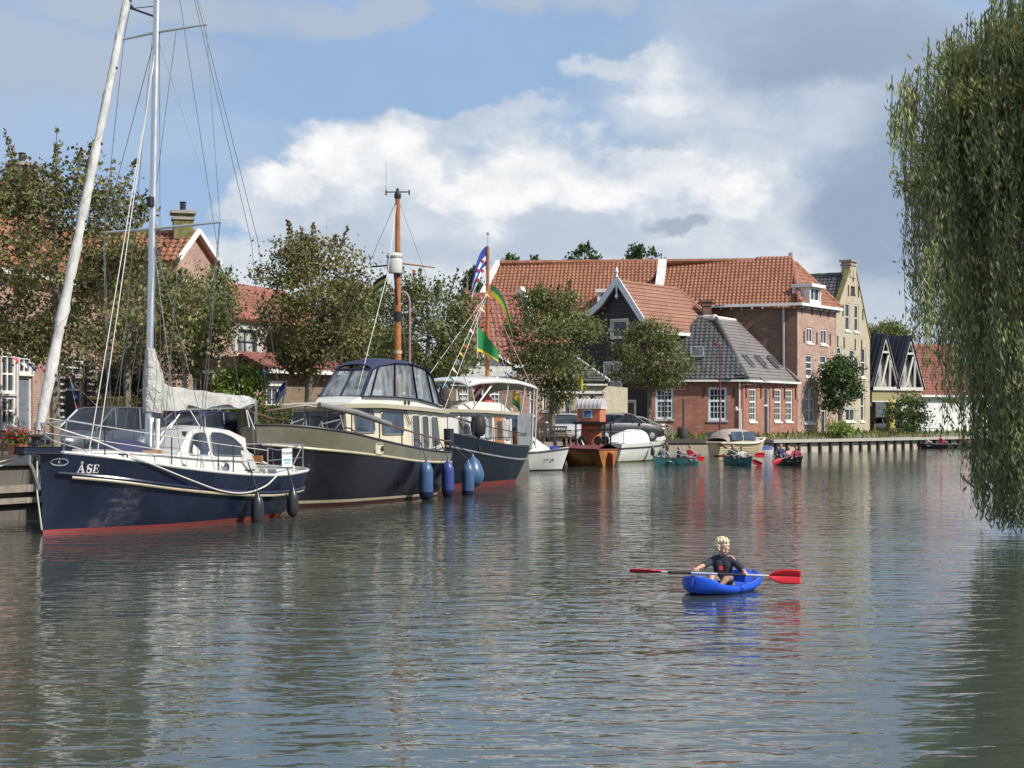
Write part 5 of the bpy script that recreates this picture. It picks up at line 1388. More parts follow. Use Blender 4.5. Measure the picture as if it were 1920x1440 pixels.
for x, w_, zb, zt_ in ((-4.95, .90, 1.38, 2.03), (-5.15, .98, 1.15, 1.99), (-5.35, 1.02, 1.03, 1.78), (-5.5, 1.03, 1.0, 1.4), (-5.66, 1.02, .99, 1.08)):
    rings.append([(x, w_*math.cos(a)*(1.0 if abs(math.cos(a)) > .5 else 1.05), zb+(zt_-zb)*math.sin(a)**.7 if math.sin(a) > 0 else zb) for a in [PI*k/14 for k in range(15)]])
obj('spray_hood', MB().loft(rings, closed=False, cap0=False, cap1=False), CLOTH, SB, smooth=True)
mb = MB(); mb.box((-6.5, 0, 1.06), (1.0, 1.5, .12)); mb.box((-5.95, 0, 1.0), (.1, 1.7, .3)); mb.box((-7.05, 0, 1.06), (.08, 1.5, .26)); obj('cockpit_bench', mb, WHITE_BOAT, SB, bevel=.02)
mb = MB(); mb.bar((-5.6, -.6, 1.36), (-5.9, .75, 1.36), .06, .18); obj('companion_board', mb, TEAK, SB)
def sp_(x, z=0, side=1, off=-.06): e = hb.edge(x, None, side, off); return e+Vector((0, 0, z))
rl = [(-5.5, .62), (-6.33, .60), (-7.0, .62)]
mb = MB()
for sd in (1, -1):
    for x, z in rl: mb.tube([sp_(x, 0, sd), sp_(x, z, sd)], .016, 6)
    mb.tube([sp_(-5.5, .62, sd), sp_(-5.9, .58, sd), sp_(-6.33, .60, sd), sp_(-7.0, .64, sd)], .014, 6); mb.tube([sp_(-5.5, .34, sd), sp_(-7.0, .34, sd)], .010, 5)
    mb.tube([sp_(-7.0, .64, sd), (-7.5, sd*.3, 1.12)], .016, 6)
mb.tube([sp_(-7.0, .64, 1), (-7.3, 0, 1.70), sp_(-7.0, .64, -1)], .016, 6)
obj('stern_rail', mb, STEEL, SB, smooth=True)
for sd in (1, -1):
    mb = MB()
    for x in (-1.05, -2.4, -3.75, -4.25):
        mb.tube([sp_(x, -.02, sd), sp_(x, .62, sd)], .014, 6); mb.lathe([(.045, 0), (.03, .06), (.018, .09)], sp_(x, -.02, sd), 8)
    obj('stanchion', mb, DARKMETAL, SB)
    for z in (.62, .32):
        mb = MB(); mb.tube([sp_(-.15, z+.05, sd), sp_(-1.05, z, sd), sp_(-2.4, z, sd), sp_(-3.75, z, sd), sp_(-5.5, z-.05, sd)], .008, 5); obj('life_line', mb, ROPE, SB)
mb = MB()
for sd in (1, -1): mb.tube([(-.05, sd*.12, 1.66), (.0, sd*.14, 2.2), (-.35, sd*.4, 2.27), sp_(-1.05, .62, sd)], .016, 6); mb.tube([(-.3, sd*.35, 1.6), (-.35, sd*.4, 2.27)], .014, 6)
mb.tube([(.0, .14, 2.2), (.02, 0, 2.22), (.0, -.14, 2.2)], .016, 6); mb.tube([(.0, .14, 1.95), (.02, 0, 1.96), (.0, -.14, 1.95)], .012, 6); obj('bow_rail', mb, STEEL, SB, smooth=True)
for x in (-1.45, -4.9):
    mb = MB(); p = sp_(x, .0, 1, -.12)
    for dx in (-.06, .06): mb.tube([p+Vector((dx, 0, 0)), p+Vector((dx, 0, .1))], .018, 6)
    mb.tube([p+Vector((-.16, 0, .11)), p+Vector((.16, 0, .11))], .02, 6); obj('cleat', mb, BLACK, SB)
mb = MB()
ft = hb.t_of(-.30, 1.43)
mb.tube([hb.pt(ft+.017*math.cos(a), 1.43+.07*math.sin(a), 1, .012) for a in [2*PI*k/16 for k in range(17)]], .018, 6, caps=False); mb.tube([hb.pt(ft, 1.37, 1, .01), hb.pt(ft, 1.49, 1, .01)], .02, 6); obj('fairlead', mb, STEEL, SB)
rr = []
for x, w_, h_ in ((-1.6, .18, .10), (-1.75, .42, .22), (-2.1, .52, .27), (-2.5, .52, .25), (-2.75, .40, .18), (-2.85, .2, .08)):
    rr.append([(x, w_*math.cos(a), 1.60+h_*math.sin(a)) for a in [PI*k/10 for k in range(11)]])
obj('deck_bag', MB().loft(rr, closed=False), NAVYCLOTH, SB, smooth=True)
mb = MB(); mb.box((-2.6, .50, 1.60), (.6, .04, .07)); obj('hatch_coaming', mb, pm('faded_teak', (.22, .13, .075), .7), SB)
# mast and rigging
MT, MH = Vector((-3.0, 0, 1.45)), Vector((-3.36, 0, 14.75))
def mz(z): return MT.lerp(MH, (z-MT.z)/(MH.z-MT.z))
mast = MB(); mast.tube([MT, mz(6), MH], [.083, .083, .075], 14, flat=.8); MA = obj('mast', mast, ALU, SB, smooth=True)
mb = MB(); mb.tube([mz(z)+Vector((-.085, 0, 0)) for z in (1.8, 8, 14.6)], .012, 5); obj('sail_track', mb, GALV, MA)
def spread(z, half, sw=.25, up=.06):
    c_ = mz(z); return c_+Vector((-sw, half, up)), c_+Vector((-sw, -half, up))
for z, half in ((6.42, 1.72), (10.72, 1.22)):
    p, q_ = spread(z, half)
    for e in (p, q_):
        mb = MB(); mb.tube([mz(z), e], [.034, .022], 8); mb.sphere(e, .03, 6, 4); obj('spreader', mb, ALU, MA, smooth=True)
mb = MB(); mb.tube([mz(11.05), mz(11.2)+Vector((.12, -.62, .1))], .025, 6); mb.tube([mz(11.3), mz(11.2)+Vector((.12, -.62, .1))], .01, 4); mb.lathe([(.03, 0), (.045, .05), (.02, .1)], mz(11.2)+Vector((.12, -.62, .08)), 8); obj('lamp_bracket', mb, DARKMETAL, MA)
mb = MB(); mb.box(mz(7.0)+Vector((.1, .03, 0)), (.12, .14, .22)); obj('deck_light', mb, BLACK, MA, bevel=.02)
wires = []
for sd, k in ((1, 0), (-1, 1)):
    lo_, up_ = spread(6.42, 1.72)[k], spread(10.72, 1.22)[k]
    ch_ = sp_(-3.25, 0, sd, -.12)
    wires += [[ch_, lo_, up_, mz(14.6)], [ch_+Vector((.12, 0, 0)), lo_+Vector((.02, 0, 0)), mz(10.7)], [sp_(-2.75, 0, sd, -.14), mz(6.35)], [sp_(-3.75, 0, sd, -.14), mz(6.35)]]
for w_ in wires:
    mb = MB(); mb.tube(w_, .0075, 5); obj('shroud', mb, WIRE, MA)
for w_ in ([(-7.5, .25, 1.15), (-6.5, .1, 6.5), mz(14.7)], [(-7.5, -.25, 1.15), (-6.5, -.1, 6.5), mz(14.7)]):
    mb = MB(); mb.tube(w_, .007, 5); obj('backstay', mb, WIRE, MA)
for a, b_ in (((-.9, .42, 1.55), mz(10.3)), ((-1.05, .5, 1.52), mz(10.45)), ((-2.9, .55, 1.62), spread(6.42, .6)[0]), ((-2.8, -.55, 1.62), spread(10.7, .35)[0]), ((-2.6, -.6, 1.62), spread(10.7, .35)[1]), ((-3.2, .18, 1.8), mz(14.2)), ((-5.9, .1, 2.7), mz(14.4)), ((-3.1, .12, 1.8), mz(10.9))):
    mb = MB(); mb.tube([a, b_], .011 if b_[2] < 10.6 and a[0] > -1.2 else .007, 5); obj('halyard', mb, ROPE if a[0] > -1.2 else WIRE, MA)
# furled headsail on the forestay
fs0, fs1 = Vector((.08, 0, 1.78)), Vector((-3.28, 0, 14.7))
mb = MB(); mb.lathe([(.05, 0), (.17, .02), (.17, .05), (.09, .07), (.09, .16), (.17, .18), (.17, .21), (.05, .23)], fs0+Vector((0, 0, -.02)), 16); obj('furling_drum', mb, BLACK, SB, smooth=True)
n = 90; pts, rs = [], []
rnd = random.Random(4)
for i in range(n+1):
    q_ = i/n; p = fs0.lerp(fs1, .022+q_*.965); pts.append(p)
    r0 = lerp(.118, .062, min(1, q_*1.15)) if q_ > .05 else lerp(.07, .12, q_/.05)
    rs.append(r0*(1+.08*math.sin(i*.8)+rnd.uniform(-.06, .06)))
mb = MB(); mb.tube(pts, rs, 12); FS = obj('furled_headsail', mb, SAILC, SB, smooth=True)
mb = MB(); mb.tube([fs0, fs1], .016, 6); obj('forestay', mb, WIRE, SB)
mb = MB()
for i in range(2, n, 3):
    for k in range(7):
        pass
hel = []
d_ = (fs1-fs0).normalized(); nx_ = d_.cross(Vector((0, 1, 0))).normalized(); ny_ = d_.cross(nx_)
for i in range(0, n*6):
    q_ = i/(n*6); j = min(n, int(q_*n)); a = q_*60
    hel.append(pts[j].lerp(pts[min(n, j+1)], q_*n-j)+(nx_*math.cos(a)+ny_*math.sin(a))*(rs[j]+.004))
mb = MB(); mb.tube(hel, .009, 4); obj('furling_line', mb, pm('grey_sheet', (.42, .41, .40), .8), FS)
for i in (8, 15, 22, 31, 43, 55, 66):
    mb = MB(); p = pts[i]+Vector((0, rs[i]*.85, -.0))+Vector((-.04, 0, 0)); mb.sphere(p, .035, 8, 5); obj('batten_patch', mb, BLACK, FS)
# boom with sail cover
B0, B1 = mz(2.52)+Vector((-.1, 0, 0)), Vector((-6.35, 0, 2.60))
mb = MB(); mb.tube([B0, B1], .06, 10); obj('boom', mb, ALU, SB, smooth=True)
rings = []
rnd = random.Random(9)
prof = [(-3.02, 3.72, .10, 2.48), (-3.08, 3.45, .16, 2.46), (-3.22, 3.28, .19, 2.46), (-3.42, 3.10, .20, 2.47), (-3.65, 3.02, .20, 2.48), (-3.95, 2.99, .20, 2.49), (-4.3, 2.96, .195, 2.50), (-4.7, 2.93, .19, 2.51), (-5.1, 2.90, .18, 2.52), (-5.5, 2.87, .17, 2.53), (-5.9, 2.85, .16, 2.54), (-6.2, 2.83, .15, 2.545), (-6.42, 2.78, .12, 2.57), (-6.48, 2.72, .05, 2.62)]
prof = [(-3.12, 3.30, .17, 2.46)]+[p for p in prof if p[0] < -3.2]
prof2 = []
for a, b_ in zip(prof, prof[1:]):
    for k in range(4): prof2.append([lerp(a[i], b_[i], k/4) for i in range(4)])
prof2.append(list(prof[-1]))
for j, (x, zt_, w_, zb) in enumerate(prof2):
    ring = []
    sc = .10*abs(math.sin((x+3.4)*2.6)) if x < -4.0 else 0
    for k in range(15):
        a = -PI*.5+PI*1.0*k/14; f_ = math.sin(a)     # from port bottom over the top to starboard bottom
        yy = -w_*math.cos(f_*PI/2)**.55*(1 if a < 0 else -1) if False else w_*(1-2*k/14)
        arch = math.sqrt(max(0, 1-(1-2*k/14)**2))
        zz = (zb+sc)+(zt_-zb-sc)*arch**.55
        wob = .05*noise.noise((x*2.6, k*.55, 3.1))+.035*noise.noise((x*7+k*.6, k*.5, 1.7))+.012*math.sin(x*7+k*.7)
        ring.append((x, (yy+wob*(1 if yy > 0 else -1))*1.0, zz+.01*math.sin(x*9)))
    rings.append(ring)
SC = obj('sail_cover', MB().loft(rings, closed=False, cap0=False, cap1=True), CLOTH, SB, smooth=True)
rings = []
for z, rx, ry, cx_ in ((3.82, .095, .095, -3.07), (3.72, .13, .115, -3.08), (3.6, .135, .12, -3.09), (3.45, .19, .15, -3.12), (3.25, .25, .18, -3.16), (3.0, .27, .20, -3.18), (2.75, .27, .205, -3.18), (2.44, .25, .20, -3.17)):
    rings.append([(cx_+rx*math.cos(a)*(1+.12*noise.noise((z*4, a*2, 5))), ry*math.sin(a)*(1+.16*noise.noise((z*5, a*2, 9))), z+.02*math.sin(3*a)) for a in [2*PI*k/18 for k in range(18)]])
obj('mast_sleeve', MB().loft(rings), CLOTH, SC, smooth=True)
rr = [[(x, .10*math.cos(a), 2.72+.12*math.sin(a)-.02) for a in [2*PI*k/10 for k in range(10)]] for x in (-3.9, -4.6, -5.4, -6.1)]
obj('folded_sail', MB().loft(rr), SAILPINK, SB, smooth=True)
mb = MB(); mb.tube([mz(1.55)+Vector((-.1, .05, 0)), (-4.0, .06, 2.5)], .022, 6); mb.tube([mz(1.7)+Vector((-.1, -.02, 0)), (-4.1, 0, 2.5)], .014, 6); obj('boom_vang', mb, GALV, SB)
mb = MB(); mb.tube([(-4.5, .3, 1.9), (-4.2, .1, 2.5)], .012, 5); mb.tube([(-6.2, 0, 2.5), (-6.2, .1, 2.1)], .014, 5); mb.tube([(-6.12, .1, 2.5), (-6.15, .3, 2.05)], .012, 5); obj('mainsheet', mb, ROPE, SB)
mb = MB(); mb.tube([(-3.05, .22, 1.5), (-3.08, .22, 2.3)], .045, 8); obj('mast_pole', mb, WHITE, SB)
mb = MB(); mb.box((-3.02, .09, 1.95), (.12, .02, .75)); obj('winch_panel', mb, WHITE, SB)
# mooring line sagging along the side
pl = []
a_, b_ = Vector((-.2, .35, 2.1)), hb.edge(-5.75, None, 1, .02)
mid_ = [(0, a_), (.12, hb.edge(-.8, None, 1, .03)+Vector((0, 0, .32))), (.3, hb.edge(-1.7, None, 1, .05)+Vector((0, 0, .02))), (.5, hb.edge(-2.9, .98, 1, .10)), (.62, hb.edge(-3.8, .74, 1, .10)), (.74, hb.edge(-4.6, .66, 1, .10)), (.88, hb.edge(-5.3, .78, 1, .08)), (1, b_)]
fx, fy, fz = (smooth_pw([(t_, p[i]) for t_, p in mid_]) for i in range(3))
mb = MB(); mb.tube([(fx(k/40), fy(k/40), fz(k/40)) for k in range(41)], .016, 6); obj('mooring_line', mb, ROPE, SB, smooth=True)
mb = MB(); mb.tube([(.1, -.1, 1.6), (.9, -1.2, 1.25), (2.2, -2.2, 1.3)], .014, 5); mb.tube([(.1, 0, 1.55), (1.1, -1.0, 1.15), (2.6, -2.0, 1.35)], .014, 5); obj('bow_line', mb, ROPE, SB)
mb = MB(); mb.tube([(.1, .05, 1.55), (.05, .0, .8), (-.05, .02, .08)], .016, 5); obj('anchor_line', mb, ROPE, SB)
# the name on the bow: hand cut serif letters
def stroke_text(mb, put, glyphs, hgt, th=.012):
    for poly in glyphs: mb.slab([put(x*hgt, y*hgt) for x, y in poly], put(0, 0, th)-put(0, 0))
def letters_ASE():
    G = []
    # A
    G += [[(.0, 0), (.26, 0), (.26, .05), (.0, .05)], [(.42, 0), (.82, 0), (.82, .05), (.42, .05)], [(.10, .05), (.16, .05), (.41, .74), (.36, .74)], [(.36, .74), (.41, .74+.02), (.72, .05), (.54, .05), (.355, .6)], [(.22, .24), (.56, .24), (.56, .30), (.24, .30)]]
    # ring
    for k in range(12):
        a0, a1 = 2*PI*k/12, 2*PI*(k+1)/12; G.append([(.39+.115*math.cos(a0), .90+.115*math.sin(a0)), (.39+.115*math.cos(a1), .90+.115*math.sin(a1)), (.39+.065*math.cos(a1), .90+.065*math.sin(a1)), (.39+.065*math.cos(a0), .90+.065*math.sin(a0))])
    # S
    c_ = []
    for k in range(25):
        q_ = k/24
        if q_ < .5: a = lerp(.35, 1.5*PI, q_/.5); c_.append((1.17+.19*math.cos(a), .56+.185*math.sin(a), .035+.06*math.exp(-((q_-.42)/.16)**2)))
        else: a = lerp(PI/2, -1.25*PI+.0, (q_-.5)/.5); c_.append((1.17+.21*math.cos(a), .19+.19*math.sin(a), .035+.06*math.exp(-((q_-.58)/.16)**2)))
    for p, q_ in zip(c_, c_[1:]):
        d = Vector((q_[0]-p[0], q_[1]-p[1])); d.normalize(); n_ = Vector((-d.y, d.x))
        G.append([(p[0]+n_.x*p[2], p[1]+n_.y*p[2]), (p[0]-n_.x*p[2], p[1]-n_.y*p[2]), (q_[0]-n_.x*q_[2], q_[1]-n_.y*q_[2]), (q_[0]+n_.x*q_[2], q_[1]+n_.y*q_[2])])
    G += [[(1.33, .55), (1.38, .55), (1.38, .75), (1.35, .75)], [(.95, 0), (.98, 0), (1.0, .22), (.95, .22)]]
    # E
    G += [[(1.52, 0), (2.08, 0), (2.08, .05), (1.52, .05)], [(1.52, .69), (2.06, .69), (2.06, .74), (1.52, .74)], [(1.60, .05), (1.74, .05), (1.74, .69), (1.60, .69)], [(2.03, .05), (2.08, .05), (2.10, .22), (2.06, .22)], [(2.01, .69), (2.06, .69), (2.06, .54), (2.02, .54)], [(1.74, .36), (1.94, .36), (1.94, .41), (1.74, .41)], [(1.92, .27), (1.96, .27), (1.96, .50), (1.92, .50)]]
    return G
# frame on the hull side: x runs aft
t_a = hb.t_of(-.98, 1.05); t_b = hb.t_of(-1.85, 1.0)
def hull_put(x, y, o=0.):
    xx = -.575-x*.74; zz = 1.215-.03*x+y; t_ = hb.t_of(xx, zz); p = hb.pt(t_, zz, 1, .010+o); return p
mb = MB(); stroke_text(mb, hull_put, letters_ASE(), .225); obj('name_lettering', mb, WHITE, SB)
# for sale board on the stern rail
sg = thing('sale_board', 'small white for sale board tied to the sailing boat stern rail', 'sign', tuple(SB.matrix_basis @ sp_(-6.22, .32, 1, -.02)), SB.rotation_euler.z)
mb = MB(); mb.box((0, 0, .08), (.36, .015, .42)); obj('board', mb, WHITE, sg)
def text_mesh(name, s_, size, mat, parent, loc, rot, th=.002):
    cu = bpy.data.curves.new(name, 'FONT'); cu.body = s_; cu.size = size; cu.extrude = th; cu.align_x = 'CENTER'; cu.align_y = 'CENTER'
    to = bpy.data.objects.new(name, cu); C.objects.link(to)
    dg = bpy.context.evaluated_depsgraph_get(); me = bpy.data.meshes.new_from_object(to.evaluated_get(dg)); bpy.data.objects.remove(to)
    me.materials.clear(); me.materials.append(mat); o = bpy.data.objects.new(name, me); C.objects.link(o); o.parent = parent; o.location = loc; o.rotation_euler = rot; return o
text_mesh('lettering', 'TE KOOP', .085, pm('blue_ink', (.02, .035, .16), .6), sg, (0, .012, .18), (R(90), 0, R(180)))
mb = MB(); mb.box((0, .010, .03), (.26, .004, .04)); mb.box((0, .010, -.04), (.2, .004, .03)); obj('printed_line', mb, pm('light_blue_ink', (.12, .42, .62), .6), sg)
fender('fender', 'black fender hanging amidships on the sailing boat side', SB, hb.edge(-4.9, .70, 1, .20), .82, .145, FENDBLACK, FENDBLACK, sp_(-4.75, .3, 1), 'black fenders on the sailing boat')
fender('fender', 'black fender hanging at the sailing boat stern quarter', SB, hb.edge(-6.3, .76, 1, .18), .74, .135, FENDBLACK, FENDBLACK, sp_(-6.2, .3, 1), 'black fenders on the sailing boat')

# ------------------------------------------------------------------ motor cruiser
MY = boat('motor_cruiser', 'olive and black steel motor cruiser with cream cabin and navy canopy', 'motor boat', (-6.48, 37.5, 0), (-.415, -.91))
sheer = smooth_pw([(0, 2.13), (.06, 2.12), (.2, 1.96), (.45, 1.66), (.7, 1.42), (.9, 1.30), (.97, 1.32), (1, 1.5)])
knk = smooth_pw([(0, 1.66), (.15, 1.50), (.45, 1.27), (.7, 1.08), (1, .98)])
hm = Hull(8.85, 3.25, sheer, -.4, bow=lambda z: -.28+.26*clamp(z/2.0, -.2, 1), stern=lambda z: -8.85+.35*clamp(1-z/1.0, 0, 1.3), fb=full_fb(.30, 2.6, .78, .05), p=pw([(0, .8), (.1, .55), (.3, .26), (.8, .2), (1, .25)]))
obj('bulwark', hm.band(knk, sheer, 5), OLIVE, MY, smooth=True, angle=60)
obj('bulwark_lining', hm.band(lambda t_: knk(t_)-.25, sheer, 3, off=-.06), CREAM, MY, smooth=True, angle=60)
obj('hull', hm.band(lambda t_: .2-.1*t_, knk, 9), BLACKHULL, MY, smooth=True, angle=60)
obj('waterline_stripe', hm.band(lambda t_: .12-.08*t_, lambda t_: .2-.1*t_, 2, off=.004), BEIGE, MY, smooth=True)
obj('bottom', hm.band(lambda t_: -.4, lambda t_: .12-.08*t_, 3), MAROON, MY, smooth=True)
mb = MB(); hm.belt(mb, knk, .02, .035, t0=.01); obj('rubbing_strake', mb, BEIGE, MY, smooth=True)
mb = MB(); hm.belt(mb, lambda t_: sheer(t_)+.01, -.02, .035); obj('bulwark_cap', mb, BLACK, MY, smooth=True)
obj('deck', hm.deck(lambda t_: knk(t_)-.12, .08), pm('grey_deck_paint', (.40, .41, .40), .7), MY, smooth=True)
def mp_(x, z=0., side=1, off=-.05): return hm.edge(x, None, side, off)+Vector((0, 0, z))
cb = House([(-3.05, .92, .84, 1.2, 2.62, .02), (-3.2, .95, .88, 1.2, 2.62, .03), (-6.4, 1.02, .96, 1.05, 2.55, .03), (-8.25, 1.02, .96, .95, 2.46, .03), (-8.55, 1.0, .95, .95, 2.46, .03)])
obj('cabin', cb.mesh(), CREAM, MY, smooth=True, angle=25)
rf = House([(-2.55, .70, .74, 2.58, 2.66, .04), (-2.75, 1.0, 1.04, 2.59, 2.69, .05), (-4.6, 1.10, 1.14, 2.60, 2.71, .06), (-6.6, 1.12, 1.16, 2.54, 2.65, .06), (-8.65, 1.10, 1.14, 2.45, 2.55, .06)])
obj('cabin_roof', rf.mesh(), CREAM, MY, smooth=True, angle=40, bevel=0)
for i, poly in enumerate(([(-3.42, 1.92), (-3.36, 2.54), (-4.38, 2.54), (-4.42, 1.92)], [(-4.82, 1.86), (-4.80, 2.50), (-5.98, 2.50), (-6.02, 1.86)], [(-6.52, 1.42), (-6.5, 2.40), (-6.95, 2.40), (-6.98, 1.42)], [(-7.12, 1.42), (-7.10, 2.38), (-7.52, 2.37), (-7.56, 1.42)], [(-7.68, 1.42), (-7.66, 2.36), (-8.10, 2.35), (-8.25, 1.5)])):
    for sd in (1, -1):
        w_ = obj('side_window', cb.panel(poly, .013, .01, sd, 4, .09), GLASSBLUE if i < 2 else GLASS, MY, smooth=True); obj('frame', cb.frame(poly, .05, .03, sd, 4, .09), WHITE_BOAT if i > 1 else STEEL, w_, smooth=True)
for y0, y1 in ((-.80, -.32), (-.24, .24), (.32, .80)):
    mb = MB(); mb.slab([(-3.02, y0, 1.75), (-3.02, y1, 1.75), (-3.02, y1*.97, 2.50), (-3.02, y0*.97, 2.50)], (.03, 0, 0)); obj('front_window', mb, GLASSBLUE, MY)
fb_ = House([(-3.75, .60, .56, 2.68, 2.74, .02), (-4.1, .68, .64, 2.68, 2.90, .02), (-5.6, .80, .78, 2.66, 2.90, .02), (-6.6, .86, .84, 2.62, 2.88, .0), (-8.6, .92, .90, 2.52, 2.70, .0)])
obj('flybridge', fb_.mesh(), WHITE_BOAT, MY, smooth=True, angle=30)
for x in (-6.35, -6.55):
    mb = MB(); mb.lathe([(.05, -.02), (.06, .03), (.035, .04)], fb_.side(x, 2.76, 1, .0), 12, (0, 1, 0)); obj('vent', mb, BLACK, MY)
# navy folding canopy with clear panels: bottom ring, top ring
cbot = [(-4.20, .66, 2.90), (-4.55, .72, 2.92), (-5.75, .80, 2.90), (-7.0, .86, 2.86), (-8.0, .88, 2.72), (-8.55, .86, 2.62)]
ctop = [(-4.95, .56, 3.78), (-5.15, .62, 3.88), (-5.95, .70, 3.98), (-6.9, .74, 3.98), (-7.8, .72, 3.86), (-8.35, .66, 3.62)]
mb = MB()
for sd in (1, -1): pass
rings = []
for (x, w_, z) in ctop: rings.append([(x, w_*math.cos(a), z-.10*(1-math.sin(a))+.06*math.sin(a)) for a in [PI*k/10 for k in range(11)]])
xb = [(-4.86, .54, 3.66)]
CN = obj('canopy', MB().loft(rings, closed=False, cap0=False, cap1=False), NAVYCLOTH, MY, smooth=True)
def lerp3(a, b_, k): return tuple(lerp(a[i], b_[i], k) for i in range(3))
for sd in (1, -1):
    for i in range(5):
        a0, a1, b0, b1 = cbot[i], cbot[i+1], ctop[i], ctop[i+1]
        f_ = lambda p: Vector((p[0], sd*p[1], p[2]-.10 if p in ctop else p[2]))
        A, B_, C_, D_ = f_(a0), f_(a1), f_(b1), f_(b0)
        mb = MB()
        for (p, q_, w_) in ((A, B_, .22), (D_, C_, .16), (A, D_, .13), (B_, C_, .13)): mb.bar(p, q_, .012, w_, (0, sd, .2)) if w_ > .11 else mb.bar(p, q_, .02, w_, (0, sd, 0))
        obj('canopy_panel_frame', mb, NAVYCLOTH, CN)
        mb = MB(); mb.slab([A, B_, C_, D_], (0, sd*.006, 0)); obj('clear_panel', mb, VINYL, CN)
for sgn, y0, y1 in ((0, -.66, 0), (0, 0, .66)):
    A, B_, C_, D_ = Vector((-4.20, y0, 2.90)), Vector((-4.20, y1, 2.90)), Vector((-4.93, y1*.85, 3.68)), Vector((-4.93, y0*.85, 3.68)); mb = MB()
    for (p, q_, w_) in ((A, B_, .12), (D_, C_, .12), (A, D_, .09), (B_, C_, .09)): mb.bar(p, q_, .02, w_, (1, 0, .5))
    obj('canopy_panel_frame', mb, NAVYCLOTH, CN); mb = MB(); mb.slab([A, B_, C_, D_], (.006, 0, .004)); obj('clear_panel', mb, VINYL, CN)
mb = MB(); mb.slab([(-8.55, -.86, 2.62), (-8.55, .86, 2.62), (-8.36, .66, 3.55), (-8.36, -.66, 3.55)], (-.01, 0, 0)); obj('clear_panel', mb, VINYL, CN)
mb = MB(); mb.box((-5.4, 0, 2.98), (.6, .9, .3)); mb.tube([(-5.0, .2, 3.1), (-5.2, .2, 3.45)], .03, 6); mb.lathe([(.2, 0), (.22, .02), (.2, .04)], (-5.25, .2, 3.4), 14, (.9, 0, .5)); obj('helm', mb, WHITE_BOAT, MY)
mb = MB(); mb.tube([(-6.9, .5, 3.75), (-6.95, .52, 3.4), (-7.0, .45, 3.1), (-6.9, .5, 3.0)], .05, 6, flat=.4); obj('hanging_towel', mb, WHITE, MY)
# handrail with fender boards, stanchions
for sd in (1, -1):
    mb = MB(); xs = [-.25, -.9, -2.2, -3.6, -4.9, -6.2, -7.2, -8.0, -8.5]; zz = [.36, .55, .56, .52, .46, .42, .38, .34, .33]
    mb.tube([mp_(x, z, sd) for x, z in zip(xs, zz)], [.03]*4+[.026]*5, 7); obj('handrail', mb, pm('brown_varnished_rail', (.13, .07, .045), .4), MY, smooth=True)
    for x, z in zip(xs[1:], zz[1:]):
        mb = MB(); mb.tube([mp_(x, 0, sd), mp_(x, z, sd)], .02, 6); obj('stanchion', mb, DARKMETAL, MY)
mb = MB(); mb.tube([mp_(-1.2, .60), mp_(-2.4, .58), mp_(-4.2, .50)], [.075, .085, .07], 10); obj('rolled_gangplank_cover', mb, pm('grey_pvc', (.17, .17, .175), .6), MY, smooth=True)
mb = MB(); mb.tube([mp_(-.9, .55, -1), (-.2, -.05, 2.75), (-.02, .0, 2.62)], .016, 6); mb.tube([(-.2, -.05, 2.1), (-.2, -.05, 2.75)], .016, 6); mb.tube([(-.55, -.35, 2.1), (-.6, -.35, 2.86)], .018, 6); obj('bow_rail', mb, STEEL, MY)
e = hm.edge(-3.55, 1.48, 1, .012); mb = MB()
ol = round_poly([(-.19, -.13), (.19, -.13), (.19, .16), (-.19, .16)], .09)
t_e = hm.t_of(-3.55, 1.48); ux = (hm.pt(t_e+.01, 1.48)-hm.pt(t_e-.01, 1.48)).normalized()
pts_ = [e+ux*x+Vector((0, .0, z)) for x, z in ol]
mb.tube(pts_+pts_[:2], .03, 6, caps=False); fr = obj('hawse_frame', mb, BEIGE, MY, smooth=True)
mb = MB(); mb.slab(pts_, (0, .01, 0)); obj('hawse_plate', mb, CREAM, fr)
mb = MB(); mb.bar(e+ux*.12+Vector((0, .03, -.06)), e+ux*.12+Vector((0, .03, .08)), .05); mb.bar(e+ux*.05+Vector((0, .03, .01)), e+ux*.14+Vector((0, .03, .01)), .04); obj('bitt', mb, BLACK, fr)
for a, b_ in (((-4.0, .95, 2.62), (-4.2, 1.0, 2.3)), ((-6.0, 1.0, 2.55), (-6.3, 1.04, 2.1)), ((-6.1, 1.0, 2.55), (-6.35, 1.04, 2.15))):
    mb = MB(); mb.tube([a, b_], .012, 5); obj('wiper', mb, BLACK, MY)
mb = MB(); mb.tube([(-8.7, 1.1, 1.2), (-8.75, 1.1, 2.0)], .03, 6); mb.box((-8.8, .95, 1.75), (.25, .35, .5)); obj('outboard_bracket', mb, NAVYCLOTH2, MY, bevel=.04)
mb = MB(); mb.tube([mp_(-8.6, -.28, 1, .02), mp_(-8.6, -.24, 1, .02)], .08, 8); obj('exhaust', mb, BLACK, MY)
mb = MB(); mb.tube([(-4.25, .45, 2.75), (-4.5, .4, 3.2), (-7.2, -.2, 6.6), (-8.9, -.85, 8.9)], .010, 5); obj('stay', mb, ROPE, MY)
# wooden mast with radar
m0, m1 = Vector((-9.05, -.88, 1.1)), Vector((-8.95, -.83, 9.25))
mb = MB(); mb.tube([m0, m0.lerp(m1, .5), m1], [.115, .105, .072], 12); MM = obj('mast', mb, TEAK, MY, smooth=True)
def mm(z): return m0.lerp(m1, (z-m0.z)/(m1.z-m0.z))
mb = MB()
lat = Vector((-.415*0+.0, 0, 0))
